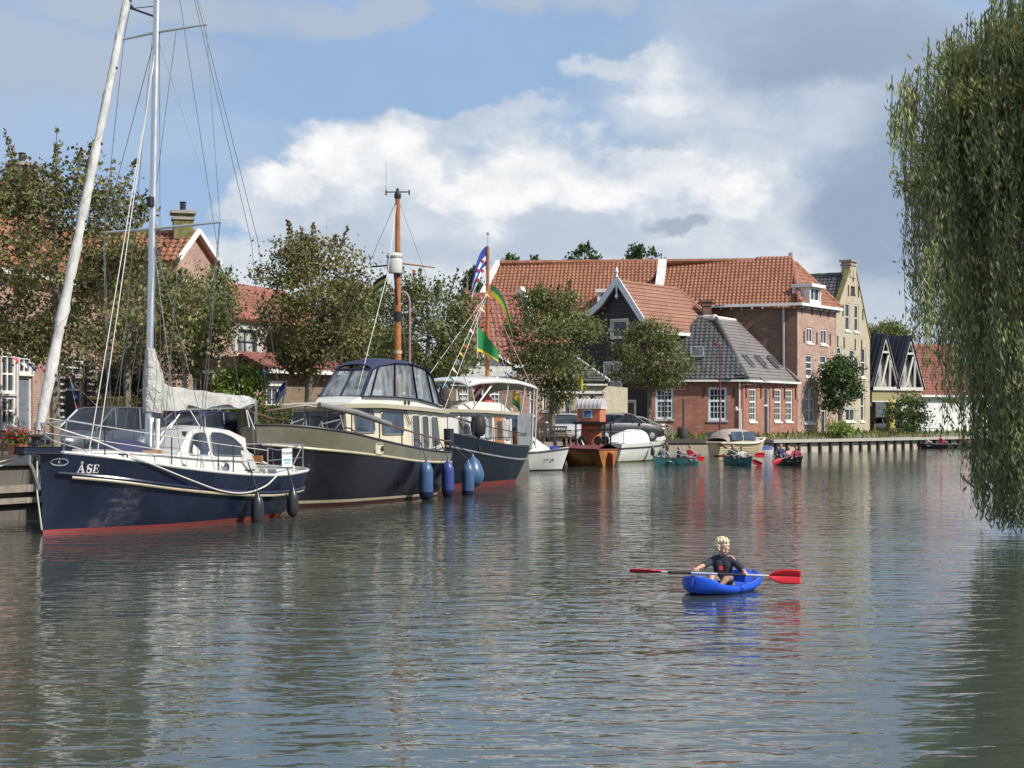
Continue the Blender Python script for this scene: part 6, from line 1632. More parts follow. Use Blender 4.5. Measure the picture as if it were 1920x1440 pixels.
# athwart direction of the picture is roughly local (-.4, .9): spreaders reach out both sides
av = Vector((-.38, .92, 0))
mb.tube([mm(9.28)-av*.36, mm(9.28)+av*.36], .02, 6); mb.tube([mm(9.28)-av*.36+Vector((0, 0, .06)), mm(9.28)-av*.36-Vector((0, 0, .1))], .025, 6); mb.tube([mm(9.28)+av*.36+Vector((0, 0, .06)), mm(9.28)+av*.36-Vector((0, 0, .1))], .025, 6); mb.lathe([(.10, -.12), (.11, 0), (.06, .1), (.03, .2)], mm(9.2), 10); mb.tube([mm(9.28)-av*.36, mm(10.2)-av*.36], .006, 4); obj('masthead_fitting', mb, DARKMETAL, MM)
mb = MB(); mb.tube([mm(7.05), mm(6.98)-av*.85], .028, 6); obj('spreader', mb, DARKMETAL, MM)
mb = MB(); mb.tube([mm(7.1), mm(6.95)+av*1.15], [.03, .02], 6); mb.sphere(mm(6.85)+av*.5, .05, 8, 6); obj('spreader', mb, TEAK, MM)
c_ = mm(6.85)+Vector((.38, .10, .0))
mb = MB(); mb.lathe([(.05, -.12), (.22, -.10), (.24, .0), (.24, .28), (.22, .34), (.1, .38), (.02, .39)], c_, 18); mb.lathe([(.24, .36), (.26, .42), (.22, .5), (.05, .53)], c_, 18); obj('radar_dome', mb, WHITE_BOAT, MM, smooth=True)
mb = MB(); mb.tube([c_-Vector((0, 0, .1)), mm(5.6)], .035, 6); mb.bar(c_-Vector((.2, 0, .12)), c_+Vector((-.4, 0, -.12)), .1, .05); mb.tube([mm(5.3), mm(5.6)], .13, 10); obj('radar_bracket', mb, DARKMETAL, MM)
mb = MB(); mb.tube([mm(4.3), mm(4.4)], .125, 10); obj('mast_band', mb, BEIGE, MM)
for e_ in (mm(1.2)-av*2.6+Vector((0, 0, 2)), mm(1.2)+av*2.2+Vector((0, 0, 2)), mm(2)+av*.35):
    mb = MB(); mb.tube([mm(9.1), e_], .009, 4); obj('stay', mb, WIRE, MM)
def flag_mesh(p, d_fly, L, Hh, stripes, droop=.5, seed=1, n=14):
    """list of (meshbuilder) for horizontal stripes of a waving flag hung from p (top of hoist)"""
    d = Vector(d_fly).normalized(); res = []; ns = len(stripes); side = Vector((-d.y, d.x, 0))
    for si in range(ns):
        rows = []
        for i in range(n+1):
            u_ = i/n; row = []
            for j in range(3):
                v_ = (si+j/2)/ns
                row.append(Vector(p)+d*(L*u_*(1-.25*droop*u_))+Vector((0, 0, -Hh*v_-droop*L*u_**1.4))+side*(.10*L*math.sin(u_*7+seed+v_*1.3)*u_))
            rows.append(row)
        res.append(MB().grid(rows))
    return res
def fmat(c_): 
    nm = 'flag_cloth_%d_%d_%d' % tuple(int(x*100) for x in c_)
    return pm(nm, c_, .85, var=.06)
def flag(name, label, world_p, d, L, Hh, cols, droop=.5, seed=1, group=None, extra=None):
    T = thing(name, label, 'flag', world_p, 0, group)
    for c_, m_ in zip(cols, flag_mesh((0, 0, 0), d, L, Hh, cols, droop, seed)): obj('stripe', m_, fmat(c_), T, smooth=True)
    return T
def wp(root, p): return (Matrix.Translation(root.location) @ Matrix.Rotation(root.rotation_euler.z, 4, 'Z')) @ Vector(p)
f1 = wp(MY, mm(6.75)-av*.32)
flag('flag', 'small black yellow and green striped flag under the cruiser spreader', f1, (-.9, -.2, 0), .52, .34, [(.03, .02, .06), (.45, .42, .08), (.05, .16, .06)], .55, 2)
mb = MB(); mb.tube([(0, 0, 0), (0, 0, .18)], .006, 4); 
for i, (x, dz) in enumerate(((-6.0, .04), (-7.55, .02), (-8.72, -.05))):
    fender('fender', ['pale blue fender, left of the three on the motor cruiser quarter', 'deep blue fender, middle of the three on the motor cruiser quarter', 'blue fender beside the round blue buoy'][i], MY, (hm.edge(x, 1.12, 1, .24)+Vector((0, 0, dz)) if i < 2 else hm.edge(-8.0, 1.12, 1, .24)+Vector((-.85, .06, dz))), 1.22, [.2, .18, .19][i], [FENDBLUE, pm('deep_blue_fender', (.03, .05, .20), .35, var=.2, dirt=.2), FENDBLUE][i], FENDNAVY, mp_(max(x, -8.3), .30), 'blue fenders on the motor cruiser')
fender('fender_buoy', 'round blue buoy fender at the motor cruiser stern', MY, (-9.75, 1.35, 1.22), 1.0, .36, FENDBLUE, FENDNAVY, (-8.8, 1.2, 1.5), None, True)

# bicycles on the fore deck
def bicycle(label, p, rz, tilt=.0):
    T = thing('bicycle', label, 'bicycle', p, rz, 'bicycles on the cruiser fore deck')
    for x in (-.5, .5):
        mb = MB(); mb.tube([(x+.31*math.cos(a), 0, .33+.31*math.sin(a)) for a in [2*PI*k/24 for k in range(25)]], .02, 6, caps=False); w_ = obj('wheel', mb, BLACK, T, smooth=True)
        mb = MB()
        for k in range(10): a = 2*PI*k/10; mb.tube([(x, 0, .33), (x+.3*math.cos(a), 0, .33+.3*math.sin(a))], .003, 3)
        mb.tube([(x, -.04, .33), (x, .04, .33)], .025, 6); obj('spokes', mb, STEEL, w_)
    mb = MB()
    for a, b_ in (((-.5, 0, .33), (-.08, 0, .30)), ((-.08, 0, .30), (-.2, 0, .82)), ((-.5, 0, .33), (-.19, 0, .78)), ((-.08, 0, .30), (.36, 0, .80)), ((-.19, 0, .74), (.34, 0, .86)), ((.5, 0, .33), (.33, 0, .98))): mb.tube([a, b_], .02, 6)
    obj('frame', mb, STEEL, T, smooth=True)
    mb = MB(); mb.tube([(.2, -.28, 1.02), (.33, -.1, 1.04), (.33, .1, 1.04), (.2, .28, 1.02)], .016, 6); obj('handlebar', mb, BLACK, T, smooth=True)
    mb = MB(); mb.loft([[(-.34+dx, s_*w_, .93+dz) for s_, w_, dz in ((1, .08*k, 0), (-1, .08*k, 0), (-1, .06*k, -.05), (1, .06*k, -.05))] for dx, k in ((0, .8), (.1, 1), (.24, .35), (.3, .2))]); mb.tube([(-.2, 0, .80), (-.22, 0, .92)], .014, 6); obj('saddle', mb, BLACK, T)
    mb = MB(); mb.lathe([(.09, -.01), (.09, .01)], (-.08, 0, .30), 12, (0, 1, 0)); mb.tube([(-.08, -.1, .14), (-.08, -.05, .30), (-.08, .05, .30), (-.08, .1, .46)], .012, 5); obj('crank', mb, GALV, T)
    return T
hz = math.atan2(-.91, -.415)
bicycle('silver bicycle leaning on the cabin front, handlebar towards the bow', wp(MY, (-2.35, -.25, 1.45)), hz+1.25)
bicycle('silver bicycle nearer the rail with black saddle before the cabin front', wp(MY, (-2.55, .62, 1.42)), hz+1.75)

# ------------------------------------------------------------------ blue cruiser with white bimini
TB = boat('motor_cruiser', 'dark blue motor cruiser with white bimini roof and varnished door', 'motor boat', (-4.75, 46.9, 0), (-.50, -.866))
sheer = smooth_pw([(0, 2.2), (.3, 1.85), (.6, 1.5), (.85, 1.3), (1, 1.3)])
hq = Hull(9.6, 2.8, sheer, -.4, bow=lambda z: -.3+.28*clamp(z/2, -.2, 1), stern=lambda z: -9.6+.45*clamp(1-z/1.1, 0, 1.3), fb=full_fb(.36, 2.4, .68, .08), p=pw([(0, .8), (.3, .3), (.8, .25), (1, .4)]))
obj('hull', hq.band(lambda t_: .12, sheer, 10), BLUEHULL, TB, smooth=True, angle=60)
obj('waterline_stripe', hq.band(lambda t_: -.4, lambda t_: .12, 3), REDBOOT, TB, smooth=True)
mb = MB(); hq.belt(mb, lambda t_: sheer(t_)-.45, .03, .035); obj('rubbing_strake', mb, GALV, TB, smooth=True)
mb = MB(); hq.belt(mb, sheer, -.02, .035); obj('bulwark_cap', mb, DARKMETAL, TB, smooth=True)
obj('deck', hq.deck(lambda t_: sheer(t_)-.3, .06), M_('grey_deck_paint'), TB)
cq = House([(-3.4, .78, .72, 1.2, 2.55, .03), (-5.2, .88, .82, 1.1, 2.52, .03), (-8.0, .9, .84, 1.0, 2.44, .03)])
obj('cabin', cq.mesh(), WHITE_BOAT, TB, smooth=True, angle=25)
rq = House([(-3.0, .7, .74, 2.52, 2.60, .04), (-3.2, .94, .98, 2.52, 2.62, .05), (-6, 1.0, 1.04, 2.50, 2.60, .05), (-8.3, 1.0, 1.03, 2.42, 2.52, .05)])
obj('cabin_roof', rq.mesh(), CREAM, TB, smooth=True, angle=40)
for i, poly in enumerate(([(-4.5, 1.75), (-4.5, 2.40), (-5.75, 2.38), (-5.75, 1.75)], [(-6.15, 1.6), (-6.15, 2.36), (-6.6, 2.35), (-6.6, 1.6)], [(-7.5, 1.55), (-7.5, 2.3), (-7.85, 2.3), (-7.85, 1.55)])):
    for sd in (1, -1):
        w_ = obj('side_window', cq.panel(poly, .013, .01, sd, 4, .08), GLASSCURT, TB, smooth=True); obj('frame', cq.frame(poly, .04, .03, sd, 4, .08), STEEL, w_, smooth=True)
dq = obj('door', cq.panel([(-6.8, 1.15), (-6.8, 2.38), (-7.4, 2.36), (-7.4, 1.15)], .02, .01, 1, 2, .02), TEAK, TB); obj('pane', cq.panel([(-6.95, 1.55), (-6.95, 2.22), (-7.27, 2.2), (-7.27, 1.55)], .03, .008, 1, 2, .03), GLASSBLUE, dq)
fq = House([(-5.0, .5, .46, 2.6, 2.72, .02), (-5.6, .7, .66, 2.6, 2.9, .02), (-7.4, .8, .76, 2.55, 2.86, .02), (-8.1, .8, .72, 2.5, 2.58, .0)]); obj('flybridge', fq.mesh(), WHITE_BOAT, TB, smooth=True)
bm = [[(x, w_*math.cos(a), z-.16+.22*math.sin(a)**.8) for a in [PI*k/12 for k in range(13)]] for x, w_, z in ((-4.7, 1.0, 3.50), (-5.4, 1.1, 3.64), (-6.6, 1.14, 3.70), (-8.0, 1.14, 3.68), (-9.0, 1.1, 3.58), (-9.45, 1.06, 3.52), (-9.6, 1.05, 3.3))]
mb = MB().loft(bm, closed=False, cap0=False, cap1=False); bo = obj('bimini', mb, WHITE_BOAT, TB, smooth=True); so_ = bo.modifiers.new('t', 'SOLIDIFY'); so_.thickness = .05
for sd in (1, -1):
    for (a, b_) in (((-9.5, sd*1.05, 3.4), (-9.45, sd*1.0, 1.3)), ((-9.3, sd*1.05, 3.5), (-9.2, sd*1.0, 1.3)), ((-7.4, sd*.9, 2.55), (-7.4, sd*1.1, 3.75)), ((-5.6, sd*.8, 2.62), (-4.9, sd*1.02, 3.6)), ((-5.5, sd*.8, 2.62), (-6.6, sd*1.1, 3.75)), ((-8.6, sd*.9, 2.5), (-8.6, sd*1.1, 3.7))):
        mb = MB(); mb.tube([a, b_], .03, 6); obj('bimini_post', mb, WHITE_BOAT, TB, smooth=True)
    mb = MB(); mb.tube([hq.edge(x, None, sd, -.05)+Vector((0, 0, z)) for x, z in ((-.2, .5), (-3, .55), (-6, .5), (-8.8, .45))], .018, 6)
    for x in (-3, -4.6, -6, -7.4): mb.tube([hq.edge(x, None, sd, -.05), hq.edge(x, None, sd, -.05)+Vector((0, 0, .52))], .014, 5)
    obj('handrail', mb, DARKMETAL, TB)
mb = MB(); mb.slab([(-9.35, .98, 1.35), (-9.35, .98, 2.5), (-8.2, .98, 2.5), (-8.2, .98, 1.35)], (0, -.01, 0)); mb.slab([(-9.4, -.9, 1.35), (-9.4, .9, 1.35), (-9.4, .9, 2.5), (-9.4, -.9, 2.5)], (.01, 0, 0)); obj('cockpit_screen', mb, VINYLW, TB)
mb = MB(); mb.box((-8.8, 0, 1.55), (.8, 1.5, .35)); obj('cockpit_seat', mb, TEAK, TB, bevel=.03)
mb = MB(); mb.sphere((-6.2, .45, 2.75), (.16, .16, .12), 10, 6); mb.tube([(-6.2, .45, 2.6), (-6.2, .45, 2.7)], .03, 6); obj('search_light', mb, STEEL, TB, smooth=True)
mb = MB(); mb.slab([(-6.75, .5, 2.9), (-7.3, .5, 2.9), (-7.3, .45, 3.0), (-7.2, .4, 3.12), (-6.9, .4, 3.12)], (0, -.4, 0)); obj('flybridge_seat', mb, pm('red_cushion', (.42, .06, .06), .7), TB)
q0, q1 = Vector((-7.55, .1, 2.5)), Vector((-7.6, .1, 8.45)); mb = MB(); mb.tube([q0, q1], [.085, .055], 10); QM = obj('mast', mb, TEAK, TB, smooth=True)
mb = MB(); mb.tube([q1, q1+Vector((0, 0, .45))], .02, 6); mb.sphere(q1+Vector((0, 0, .47)), .06, 8, 5); obj('masthead', mb, STEEL, QM)
for e_ in ((-9.3, 1.0, 3.4), (-9.3, -1.0, 3.4), (-3.6, .8, 2.6), (-3.6, -.8, 2.6)):
    mb = MB(); mb.tube([q0.lerp(q1, .72), e_], .010, 4); obj('stay', mb, ROPE, QM)
# outboard motor and coat hanging at its bow rail / cruiser stern
mb = MB(); mb.lathe([(.12, -.3), (.2, -.2), (.23, .1), (.18, .35), (.06, .42)], (-5.0, 1.28, 2.0), 14, flat=1.2); mb.bar((-5.0, 1.28, 1.75), (-5.0, 1.3, 1.1), .1); mb.tube([(-4.9, 1.2, 2.1), (-4.5, .9, 2.3)], .03, 6); obj('outboard_motor', mb, BLACK, TB, smooth=True)
qw = lambda z, dx=0.: wp(TB, q0.lerp(q1, (z-q0.z)/(q1.z-q0.z)))
# flags on the wooden mast
fr_ = thing('flag', 'blue and white striped flag with small red leaves at the mast top', 'flag', qw(8.5), 0, 'flags on the blue cruiser mast')
d_f = Vector((-.42, -.15, 0)).normalized()
BLUEF, WHITEF, REDF = (.02, .06, .30), (.75, .75, .78), (.45, .02, .03)
ms = flag_mesh((0, 0, 0), d_f, .85, .85, [0]*5, 1.3, 3, 16)
for k, m_ in enumerate(ms):
    st = obj('stripe', m_, fmat(WHITEF if k in (2, 4) else BLUEF), fr_, smooth=True)
    if k in (2, 4):
        for u_ in (.3, .6):
            i = int(u_*16); c_ = Vector(m_.v[i*3+1]); mb = MB(); dx = d_f*.10+Vector((0, 0, -.10))
            nrm = Vector((.2, -1, 0)).normalized()
            hp = [c_+d_f*(.055*math.sin(a)*(1.0 if math.cos(a) < .3 else .8))+Vector((0, 0, .055*(math.cos(a)+(.35 if abs(math.sin(a)) > .5 else 0)))) for a in [2*PI*j/12 for j in range(12)]]
            mb.slab([p+nrm*.03 for p in hp], nrm*-.06); obj('leaf_badge', mb, fmat(REDF), st)
flag('flag', 'green and yellow long flag hanging slack beside the wooden mast', qw(7.1)+Vector((.12, 0, 0)), (.30, -.1, 0), 1.2, .42, [(.03, .22, .08), (.55, .50, .04)], 1.3, 5, 'flags on the blue cruiser mast')
gf = thing('flag', 'large green flag with yellow edge flying before the wooden mast', 'flag', qw(5.5)+Vector((-.36, -.2, .15)), 0, 'flags on the blue cruiser mast')
for k, (c_, m_) in enumerate(zip([(.015, .20, .06)]*1+[(.60, .50, .03)], [None, None])):
    rows = []
    for i in range(15):
        u_ = i/14; row = []
        for j in range(4):
            v_ = j/3*(.88 if k == 0 else .12)+(0 if k == 0 else .88)
            top = Vector((0, 0, 0)); bot = Vector((0, 0, -1.0))
            p = Vector((u_*.76, .10*math.sin(u_*6), -.05-.9*u_**1.15-v_*lerp(.9, .38, u_)))
            row.append(p)
        rows.append(row)
    obj('cloth' if k == 0 else 'edge_stripe', MB().grid(rows), fmat(c_), gf, smooth=True)
mb = MB(); mb.tube([(-.005, 0, .3), (-.005, 0, -1.2)], .012, 5); obj('staff', mb, WHITE, gf)
# string of pennants from the cruiser canopy up to the mast
def bunting(label, a, b_, n, cols, sag=.1, size=.16, group=None, flutter=(.5, -.2, -.5)):
    a, b_ = Vector(a), Vector(b_); T = thing('bunting', label, 'bunting', a, 0, group)
    L = [(b_-a)*k/20+Vector((0, 0, -sag*4*(k/20)*(1-k/20))) for k in range(21)]
    mb = MB(); mb.tube(L, .008, 4); obj('cord', mb, ROPE, T)
    rnd = random.Random(n*7+len(label))
    for k in range(n):
        u_ = (k+.5)/n; p = (b_-a)*u_+Vector((0, 0, -sag*4*u_*(1-u_))); d = (b_-a).normalized()
        f_ = Vector(flutter).normalized()*size*rnd.uniform(1.1, 1.7)+Vector((rnd.uniform(-.05, .05), 0, 0))
        m_ = (p+p+d*size)/2+f_*.5+Vector((.02, .03, -.02))
        mb = MB(); mb.add([p-d*size*.5, p+d*size*.5, p+f_*.55+d*size*.22+Vector((.02, .03, -.02)), p+f_*.55-d*size*.22+Vector((.02, .03, -.02)), p+f_], [(0, 1, 2, 3), (3, 2, 4)]); obj('pennant', mb, fmat(cols[k % len(cols)]), T)
    return T
bunting('string of small coloured pennants rising to the wooden flag mast', P(830, 728, 46.2), qw(6.9), 13, [(.02, .12, .16), (.015, .10, .07), (.55, .5, .38), (.03, .08, .30), (.55, .34, .06), (.42, .06, .03), (.05, .22, .18), (.6, .6, .6)], .05, .17)
bunting('pennant string from the mast down to the bimini stern', qw(6.4), wp(TB, (-9.2, 0, 3.8)), 7, [(.42, .06, .03), (.55, .5, .38), (.03, .08, .30), (.55, .34, .06)], .1, .13)
flag('flag', 'red white and blue flag draped behind the bimini posts', wp(TB, (-7.0, .2, 3.55)), (-.3, -.2, 0), .8, .5, [(.45, .03, .05), (.7, .7, .7), (.03, .06, .25)], 1.2, 2)
flag('flag', 'small yellow pennant near the bimini aft posts', wp(TB, (-8.5, .6, 3.3)), (.5, -.2, 0), .4, .5, [(.55, .38, .05), (.05, .2, .09)], .8, 4)
mb = MB(); rnd = random.Random(3)
fol = wp(TB, (-4.0, .55, 2.7))
mb.sphere(fol+Vector((0, 0, .3)), (.19, .19, .5), 12, 8)
for k in range(60):
    p = fol+Vector((.2*math.cos(k*2.4)*(1-k/75), .2*math.sin(k*2.4)*(1-k/75), -.1+k/60*.8)); mb.sphere(p, rnd.uniform(.05, .10), 6, 4)
solo('potted_conifer', mb, pm('dark_brown_needles', (.05, .042, .035), .9), 'dark bristly potted plant standing on the blue cruiser roof', 'plant', loc=fol)

# ------------------------------------------------------------------ small boats
def small_cruiser():
    T = boat('cabin_boat', 'small white cabin boat with registration number on the bow', 'motor boat', (2.62, 67.0, 0), (.62, .785))
    T.rotation_euler.z = math.atan2(.45, .9)*0+math.atan2(.25, .97)*0+math.atan2(.10, 1)*0+R(12)
    sh = smooth_pw([(0, 1.0), (.5, .82), (1, .78)])
    h = Hull(4.8, 1.9, sh, -.25, bow=lambda z: -.35+.35*clamp(z/1.0, -.2, 1), fb=full_fb(.5, 2.2, .9, 0), p=pw([(0, .7), (.4, .25), (1, .2)]))
    T.location = (2.55, 66.6, 0)
    obj('hull', h.band(lambda t_: .06, sh, 6), WHITE_BOAT, T, smooth=True, angle=50); obj('waterline_stripe', h.band(lambda t_: -.25, lambda t_: .06, 2), BLACK, T)
    mb = MB(); h.belt(mb, lambda t_: sh(t_)-.02, .02, .03); obj('rubbing_strake', mb, DARKMETAL, T)
    obj('deck', h.deck(lambda t_: sh(t_), .02), WHITE_BOAT, T)
    c_ = House([(-.75, .3, .2, .86, .9, .03), (-1.2, .55, .35, .84, 1.12, .04), (-1.75, .68, .5, .82, 1.5, .05), (-3.0, .72, .58, .8, 1.55, .05), (-3.2, .72, .58, .8, 1.5, .05)]); obj('cabin', c_.mesh(), WHITE_BOAT, T, smooth=True, angle=30)
    for poly in ([(-1.62, 1.02), (-1.75, 1.34), (-2.2, 1.36), (-2.2, 1.02)], [(-2.32, 1.02), (-2.32, 1.36), (-2.85, 1.36), (-2.85, 1.02)]):
        for sd in (-1, 1): obj('side_window', c_.panel(poly, .012, .01, sd), GLASSBLUE, T)
    mb = MB(); mb.slab([(-.55, -.28, .98), (-.9, -.5, .93), (-.9, .5, .93), (-.55, .28, .98)], (0, 0, .1)); obj('blue_cover', mb, pm('royal_blue_canvas', (.03, .05, .30), .8), T, bevel=.03)
    mb = MB(); mb.tube([(-2.6, 0, 1.6), (-2.7, 0, 2.5)], .02, 6); mb.tube([(-2.3, 0, 1.6), (-2.55, 0, 2.4)], .015, 6); obj('mast', mb, WHITE, T)
    p = h.pt(h.t_of(-.75, .5), .5, -1, .012); q_ = h.pt(h.t_of(-1.35, .5), .5, -1, .012); d = (p-q_)
    text_mesh('lettering', '19·28', .26, pm('dark_green_ink', (.02, .07, .07), .6), T, (p+q_)/2+Vector((.0, -.01, 0)), (R(90), 0, math.atan2(d.y, d.x)))
    return T
small_cruiser()
def clinker(name, label, cat, loc, rz, L, beam, sh, planks, mat, rubmat, stern_full=.75, stripes=7):
    T = thing(name, label, cat, loc, rz)
    h = Hull(L, beam, sh, -.25, bow=lambda z: -.45+.45*clamp(z/.9, -.2, 1)**.7 if z > 0 else -.45, fb=full_fb(.5, 2.1, stern_full, 0), p=pw([(0, .75), (.4, .42), (1, .42)]))
    mb = MB(); n = stripes
    for k in range(n):
        za = lambda t_, k=k: lerp(-.2, sh(t_), k/n); zb = lambda t_, k=k: lerp(-.2, sh(t_), (k+1)/n)
        for side in (1, -1):
            rows = []
            for t_ in h.ts(30):
                rows.append([h.pt(t_, za(t_), side, .05), h.pt(t_, lerp(za(t_), zb(t_), .5), side, .03), h.pt(t_, zb(t_), side, .0), h.pt(t_, zb(t_), side, .05)])
            mb.grid(rows)
    a = [h.pt(1, lerp(-.2, sh(1), k/6), 1) for k in range(7)]; b_ = [h.pt(1, lerp(-.2, sh(1), k/6), -1) for k in range(7)]; mb.grid([a, b_])
    obj('hull', mb, mat, T, smooth=True, angle=30)
    mb = MB(); h.belt(mb, sh, .02, .035); obj('gunwale', mb, rubmat, T, smooth=True)
    return T, h
WOODHULL = pm('varnished_clinker_planks', (.30, .125, .035), .35, var=.35, vs=3, coat=.4, dirt=.2)
MAROONC = pm('maroon_canvas', (.17, .045, .06), .8, var=.15, bump=.3, bs=4)
T, h = clinker('rowing_boat', 'varnished clinker boat under a maroon cover', 'boat', (3.0, 74.0, 0), math.atan2(1.9, -1.35), 3.6, 1.6, smooth_pw([(0, 1.15), (.4, .88), (1, .82)]), 7, WOODHULL, MAROONC)
T.location = (2.55, 74.6, 0); T.rotation_euler.z = math.atan2(2.4, -1.7)
mb = MB(); rows = []
for t_ in h.ts(20):
    e = h.pt(t_, h.zs(t_), 1, .04); rows.append([(e.x, -e.y, e.z-.10), (e.x, -e.y, e.z+.03), (e.x, -e.y*.5, e.z+.16), (e.x, 0, e.z+.25+.06*math.sin(t_*9)), (e.x, e.y*.5, e.z+.16), (e.x, e.y, e.z+.03), (e.x, e.y, e.z-.10)])
mb.grid(rows); obj('cover', mb, MAROONC, T, smooth=True)
mb = MB(); mb.slab([(-3.6, -.02, .7), (-3.95, -.02, .6), (-4.0, -.02, -.2), (-3.6, -.02, -.2)], (0, .05, 0)); obj('rudder', mb, pm('rust_red_paint', (.30, .08, .04), .6), T)
# white covered yacht
def white_yacht():
    T = boat('sailing_boat', 'white sailing yacht under a pale cover, pulpit towards the right', 'sailing boat', (8.6, 84.4, 0), (.52, .85))
    sh = smooth_pw([(0, 1.32), (.4, 1.08), (1, .98)])
    h = Hull(7.0, 2.4, sh, -.25, bow=lambda z: -.75+.75*clamp(z/1.2, -.2, 1), fb=full_fb(.5, 2.1, .78, 0), p=pw([(0, .75), (.4, .28), (1, .24)]))
    W2 = pm('weathered_gelcoat', (.62, .62, .58), .4, var=.08, dirt=.35)
    obj('hull', h.band(lambda t_: .08, sh, 8), W2, T, smooth=True, angle=50); obj('waterline_stripe', h.band(lambda t_: -.25, lambda t_: .08, 2), pm('green_slime_stripe', (.18, .16, .07), .7), T)
    mb = MB(); h.belt(mb, lambda t_: sh(t_)-.24, .02, .035); obj('rubbing_strake', mb, DARKMETAL, T, smooth=True); obj('deck', h.deck(lambda t_: sh(t_), .02), W2, T)
    c_ = House([(-1.7, .4, .3, 1.15, 1.2, .03), (-2.2, .6, .5, 1.1, 1.42, .05), (-4.2, .78, .66, 1.0, 1.5, .06), (-4.5, .78, .66, 1.0, 1.45, .06)]); obj('cabin', c_.mesh(), W2, T, smooth=True)
    for poly in ([(-2.5, 1.22), (-2.6, 1.38), (-3.3, 1.42), (-3.3, 1.22)],):
        for sd in (1, -1): obj('side_window', c_.panel(poly, .012, .01, sd), GLASSBLUE, T)
    rows = []
    for x, w_, zt_ in ((-2.6, .55, 1.62), (-3.2, .85, 1.72), (-3.9, 1.0, 1.92), (-4.4, 1.08, 1.80), (-4.9, 1.1, 1.72), (-5.5, 1.06, 1.45), (-6.1, .96, 1.2), (-6.5, .9, 1.05)):
        rows.append([(x, w_*math.cos(a)*1.0, 1.0+(zt_-1.0)*math.sin(a)**.8+.03*noise.noise((x*2, a*3, 1))) for a in [PI*k/14 for k in range(15)]])
    obj('cover', MB().grid(rows), pm('white_tarpaulin', (.66, .67, .67), .6, var=.1, bump=.5, bs=3, dirt=.2), T, smooth=True)
    mb = MB()
    for sd in (1, -1):
        mb.tube([(-.9, sd*.45, 1.2), (-.85, sd*.42, 1.9), (-.1, sd*.12, 1.95)], .018, 6); mb.tube([(-.2, sd*.12, 1.3), (-.1, sd*.12, 1.95)], .018, 6)
    mb.tube([(-.1, .12, 1.95), (.05, 0, 1.95), (-.1, -.12, 1.95)], .018, 6); obj('bow_rail', mb, STEEL, T)
    mb = MB()
    for sd in (1, -1):
        for x in (-5.2, -6.8): mb.tube([h.edge(x, None, sd, -.05), h.edge(x, None, sd, -.05)+Vector((0, 0, .65))], .016, 6)
        mb.tube([h.edge(-5.2, None, sd, -.05)+Vector((0, 0, .65)), h.edge(-6.8, None, sd, -.05)+Vector((0, 0, .65))], .014, 6)
    mb.tube([h.edge(-6.8, None, 1, -.05)+Vector((0, 0, .65)), h.edge(-6.8, None, -1, -.05)+Vector((0, 0, .65))], .014, 6); obj('stern_rail', mb, STEEL, T)
    mb = MB(); mb.tube([(-.9, 0, 2.0), (-2.5, .1, 2.35), (-5.5, .1, 2.55), (-7.6, 0, 2.55)], .055, 8); obj('lowered_mast', mb, pm('grey_spar', (.20, .20, .21), .5), T, smooth=True)
    mb = MB(); mb.slab([(-7.0, .35, .1), (-7.12, .35, .1), (-7.12, .35, .85), (-7.0, .35, .95)], (0, -.5, 0)); obj('rudder', mb, W2, T)
    fender('fender', 'dark fender at the white yacht bow', T, h.edge(-2.2, 1.12, -1, .16)+Vector((0, 0, -.05)), .6, .12, FENDBLACK, FENDBLACK, h.edge(-2.2, None, -1, -.05), 'fenders on the white yacht')
    fender('fender', 'dark fender midway along the white yacht side', T, h.edge(-4.2, .95, -1, .16)+Vector((0, 0, -.05)), .6, .12, FENDBLACK, FENDBLACK, h.edge(-4.2, None, -1, -.05), 'fenders on the white yacht')
white_yacht()
# beige sloop
T, h = clinker('sloop', 'beige clinker sloop with grey brown spray hood', 'boat', (15.5, 93.0, 0), R(0), 4.9, 1.9, smooth_pw([(0, 1.10), (.4, .82), (1, .84)]), 8, pm('beige_clinker_paint', (.50, .42, .27), .5, dirt=.2), WHITE_BOAT, .6, 9)
T.location = (16.1, 95.5, 0); T.rotation_euler.z = R(42)
rows = [[(x, w_*math.cos(a), .82+(zt_-.82)*math.sin(a)**.6) for a in [PI*k/12 for k in range(13)]] for x, w_, zt_ in ((-1.0, .6, 1.02), (-1.5, .80, 1.25), (-2.2, .92, 1.62), (-2.8, .95, 1.68), (-3.7, .93, 1.66), (-4.3, .85, 1.5), (-4.6, .8, 1.1))]
obj('spray_hood', MB().grid(rows), pm('grey_brown_canvas', (.34, .29, .26), .85, dirt=.2), T, smooth=True)
for sd in (1, -1):
    for x0, x1 in ((-2.0, -3.1), (-3.25, -4.3)):
        mb = MB(); mb.slab([(x0, sd*.98, .98), (x1, sd*.98, .98), (x1, sd*.86, 1.50), (x0, sd*.86, 1.50)], (0, sd*.01, 0)); obj('side_window', mb, GLASSBLUE, T)
mb = MB(); h.belt(mb, lambda t_: h.zs(t_)-.03, .06, .07); obj('rope_fender', mb, pm('cream_rope_fender', (.6, .55, .42), .8), T, smooth=True)
T = thing('rowing_boat', 'tiny white and blue rowing boat behind the beige sloop', 'boat', (16.3, 98.0, 0), R(8)); h = Hull(2.6, 1.2, smooth_pw([(0, .52), (1, .44)]), -.2, bow=lambda z: 0, fb=full_fb(.4, 2, .85, 0))
T.location = (17.0, 97.6, 0)
obj('hull', h.band(lambda t_: -.2, lambda t_: .26, 4), WHITE_BOAT, T, smooth=True); obj('upper_strake', h.band(lambda t_: .26, h.zs, 2), pm('mid_blue_paint', (.10, .16, .42), .5), T, smooth=True); obj('deck', h.deck(lambda t_: .4, .03), WHITE_BOAT, T)
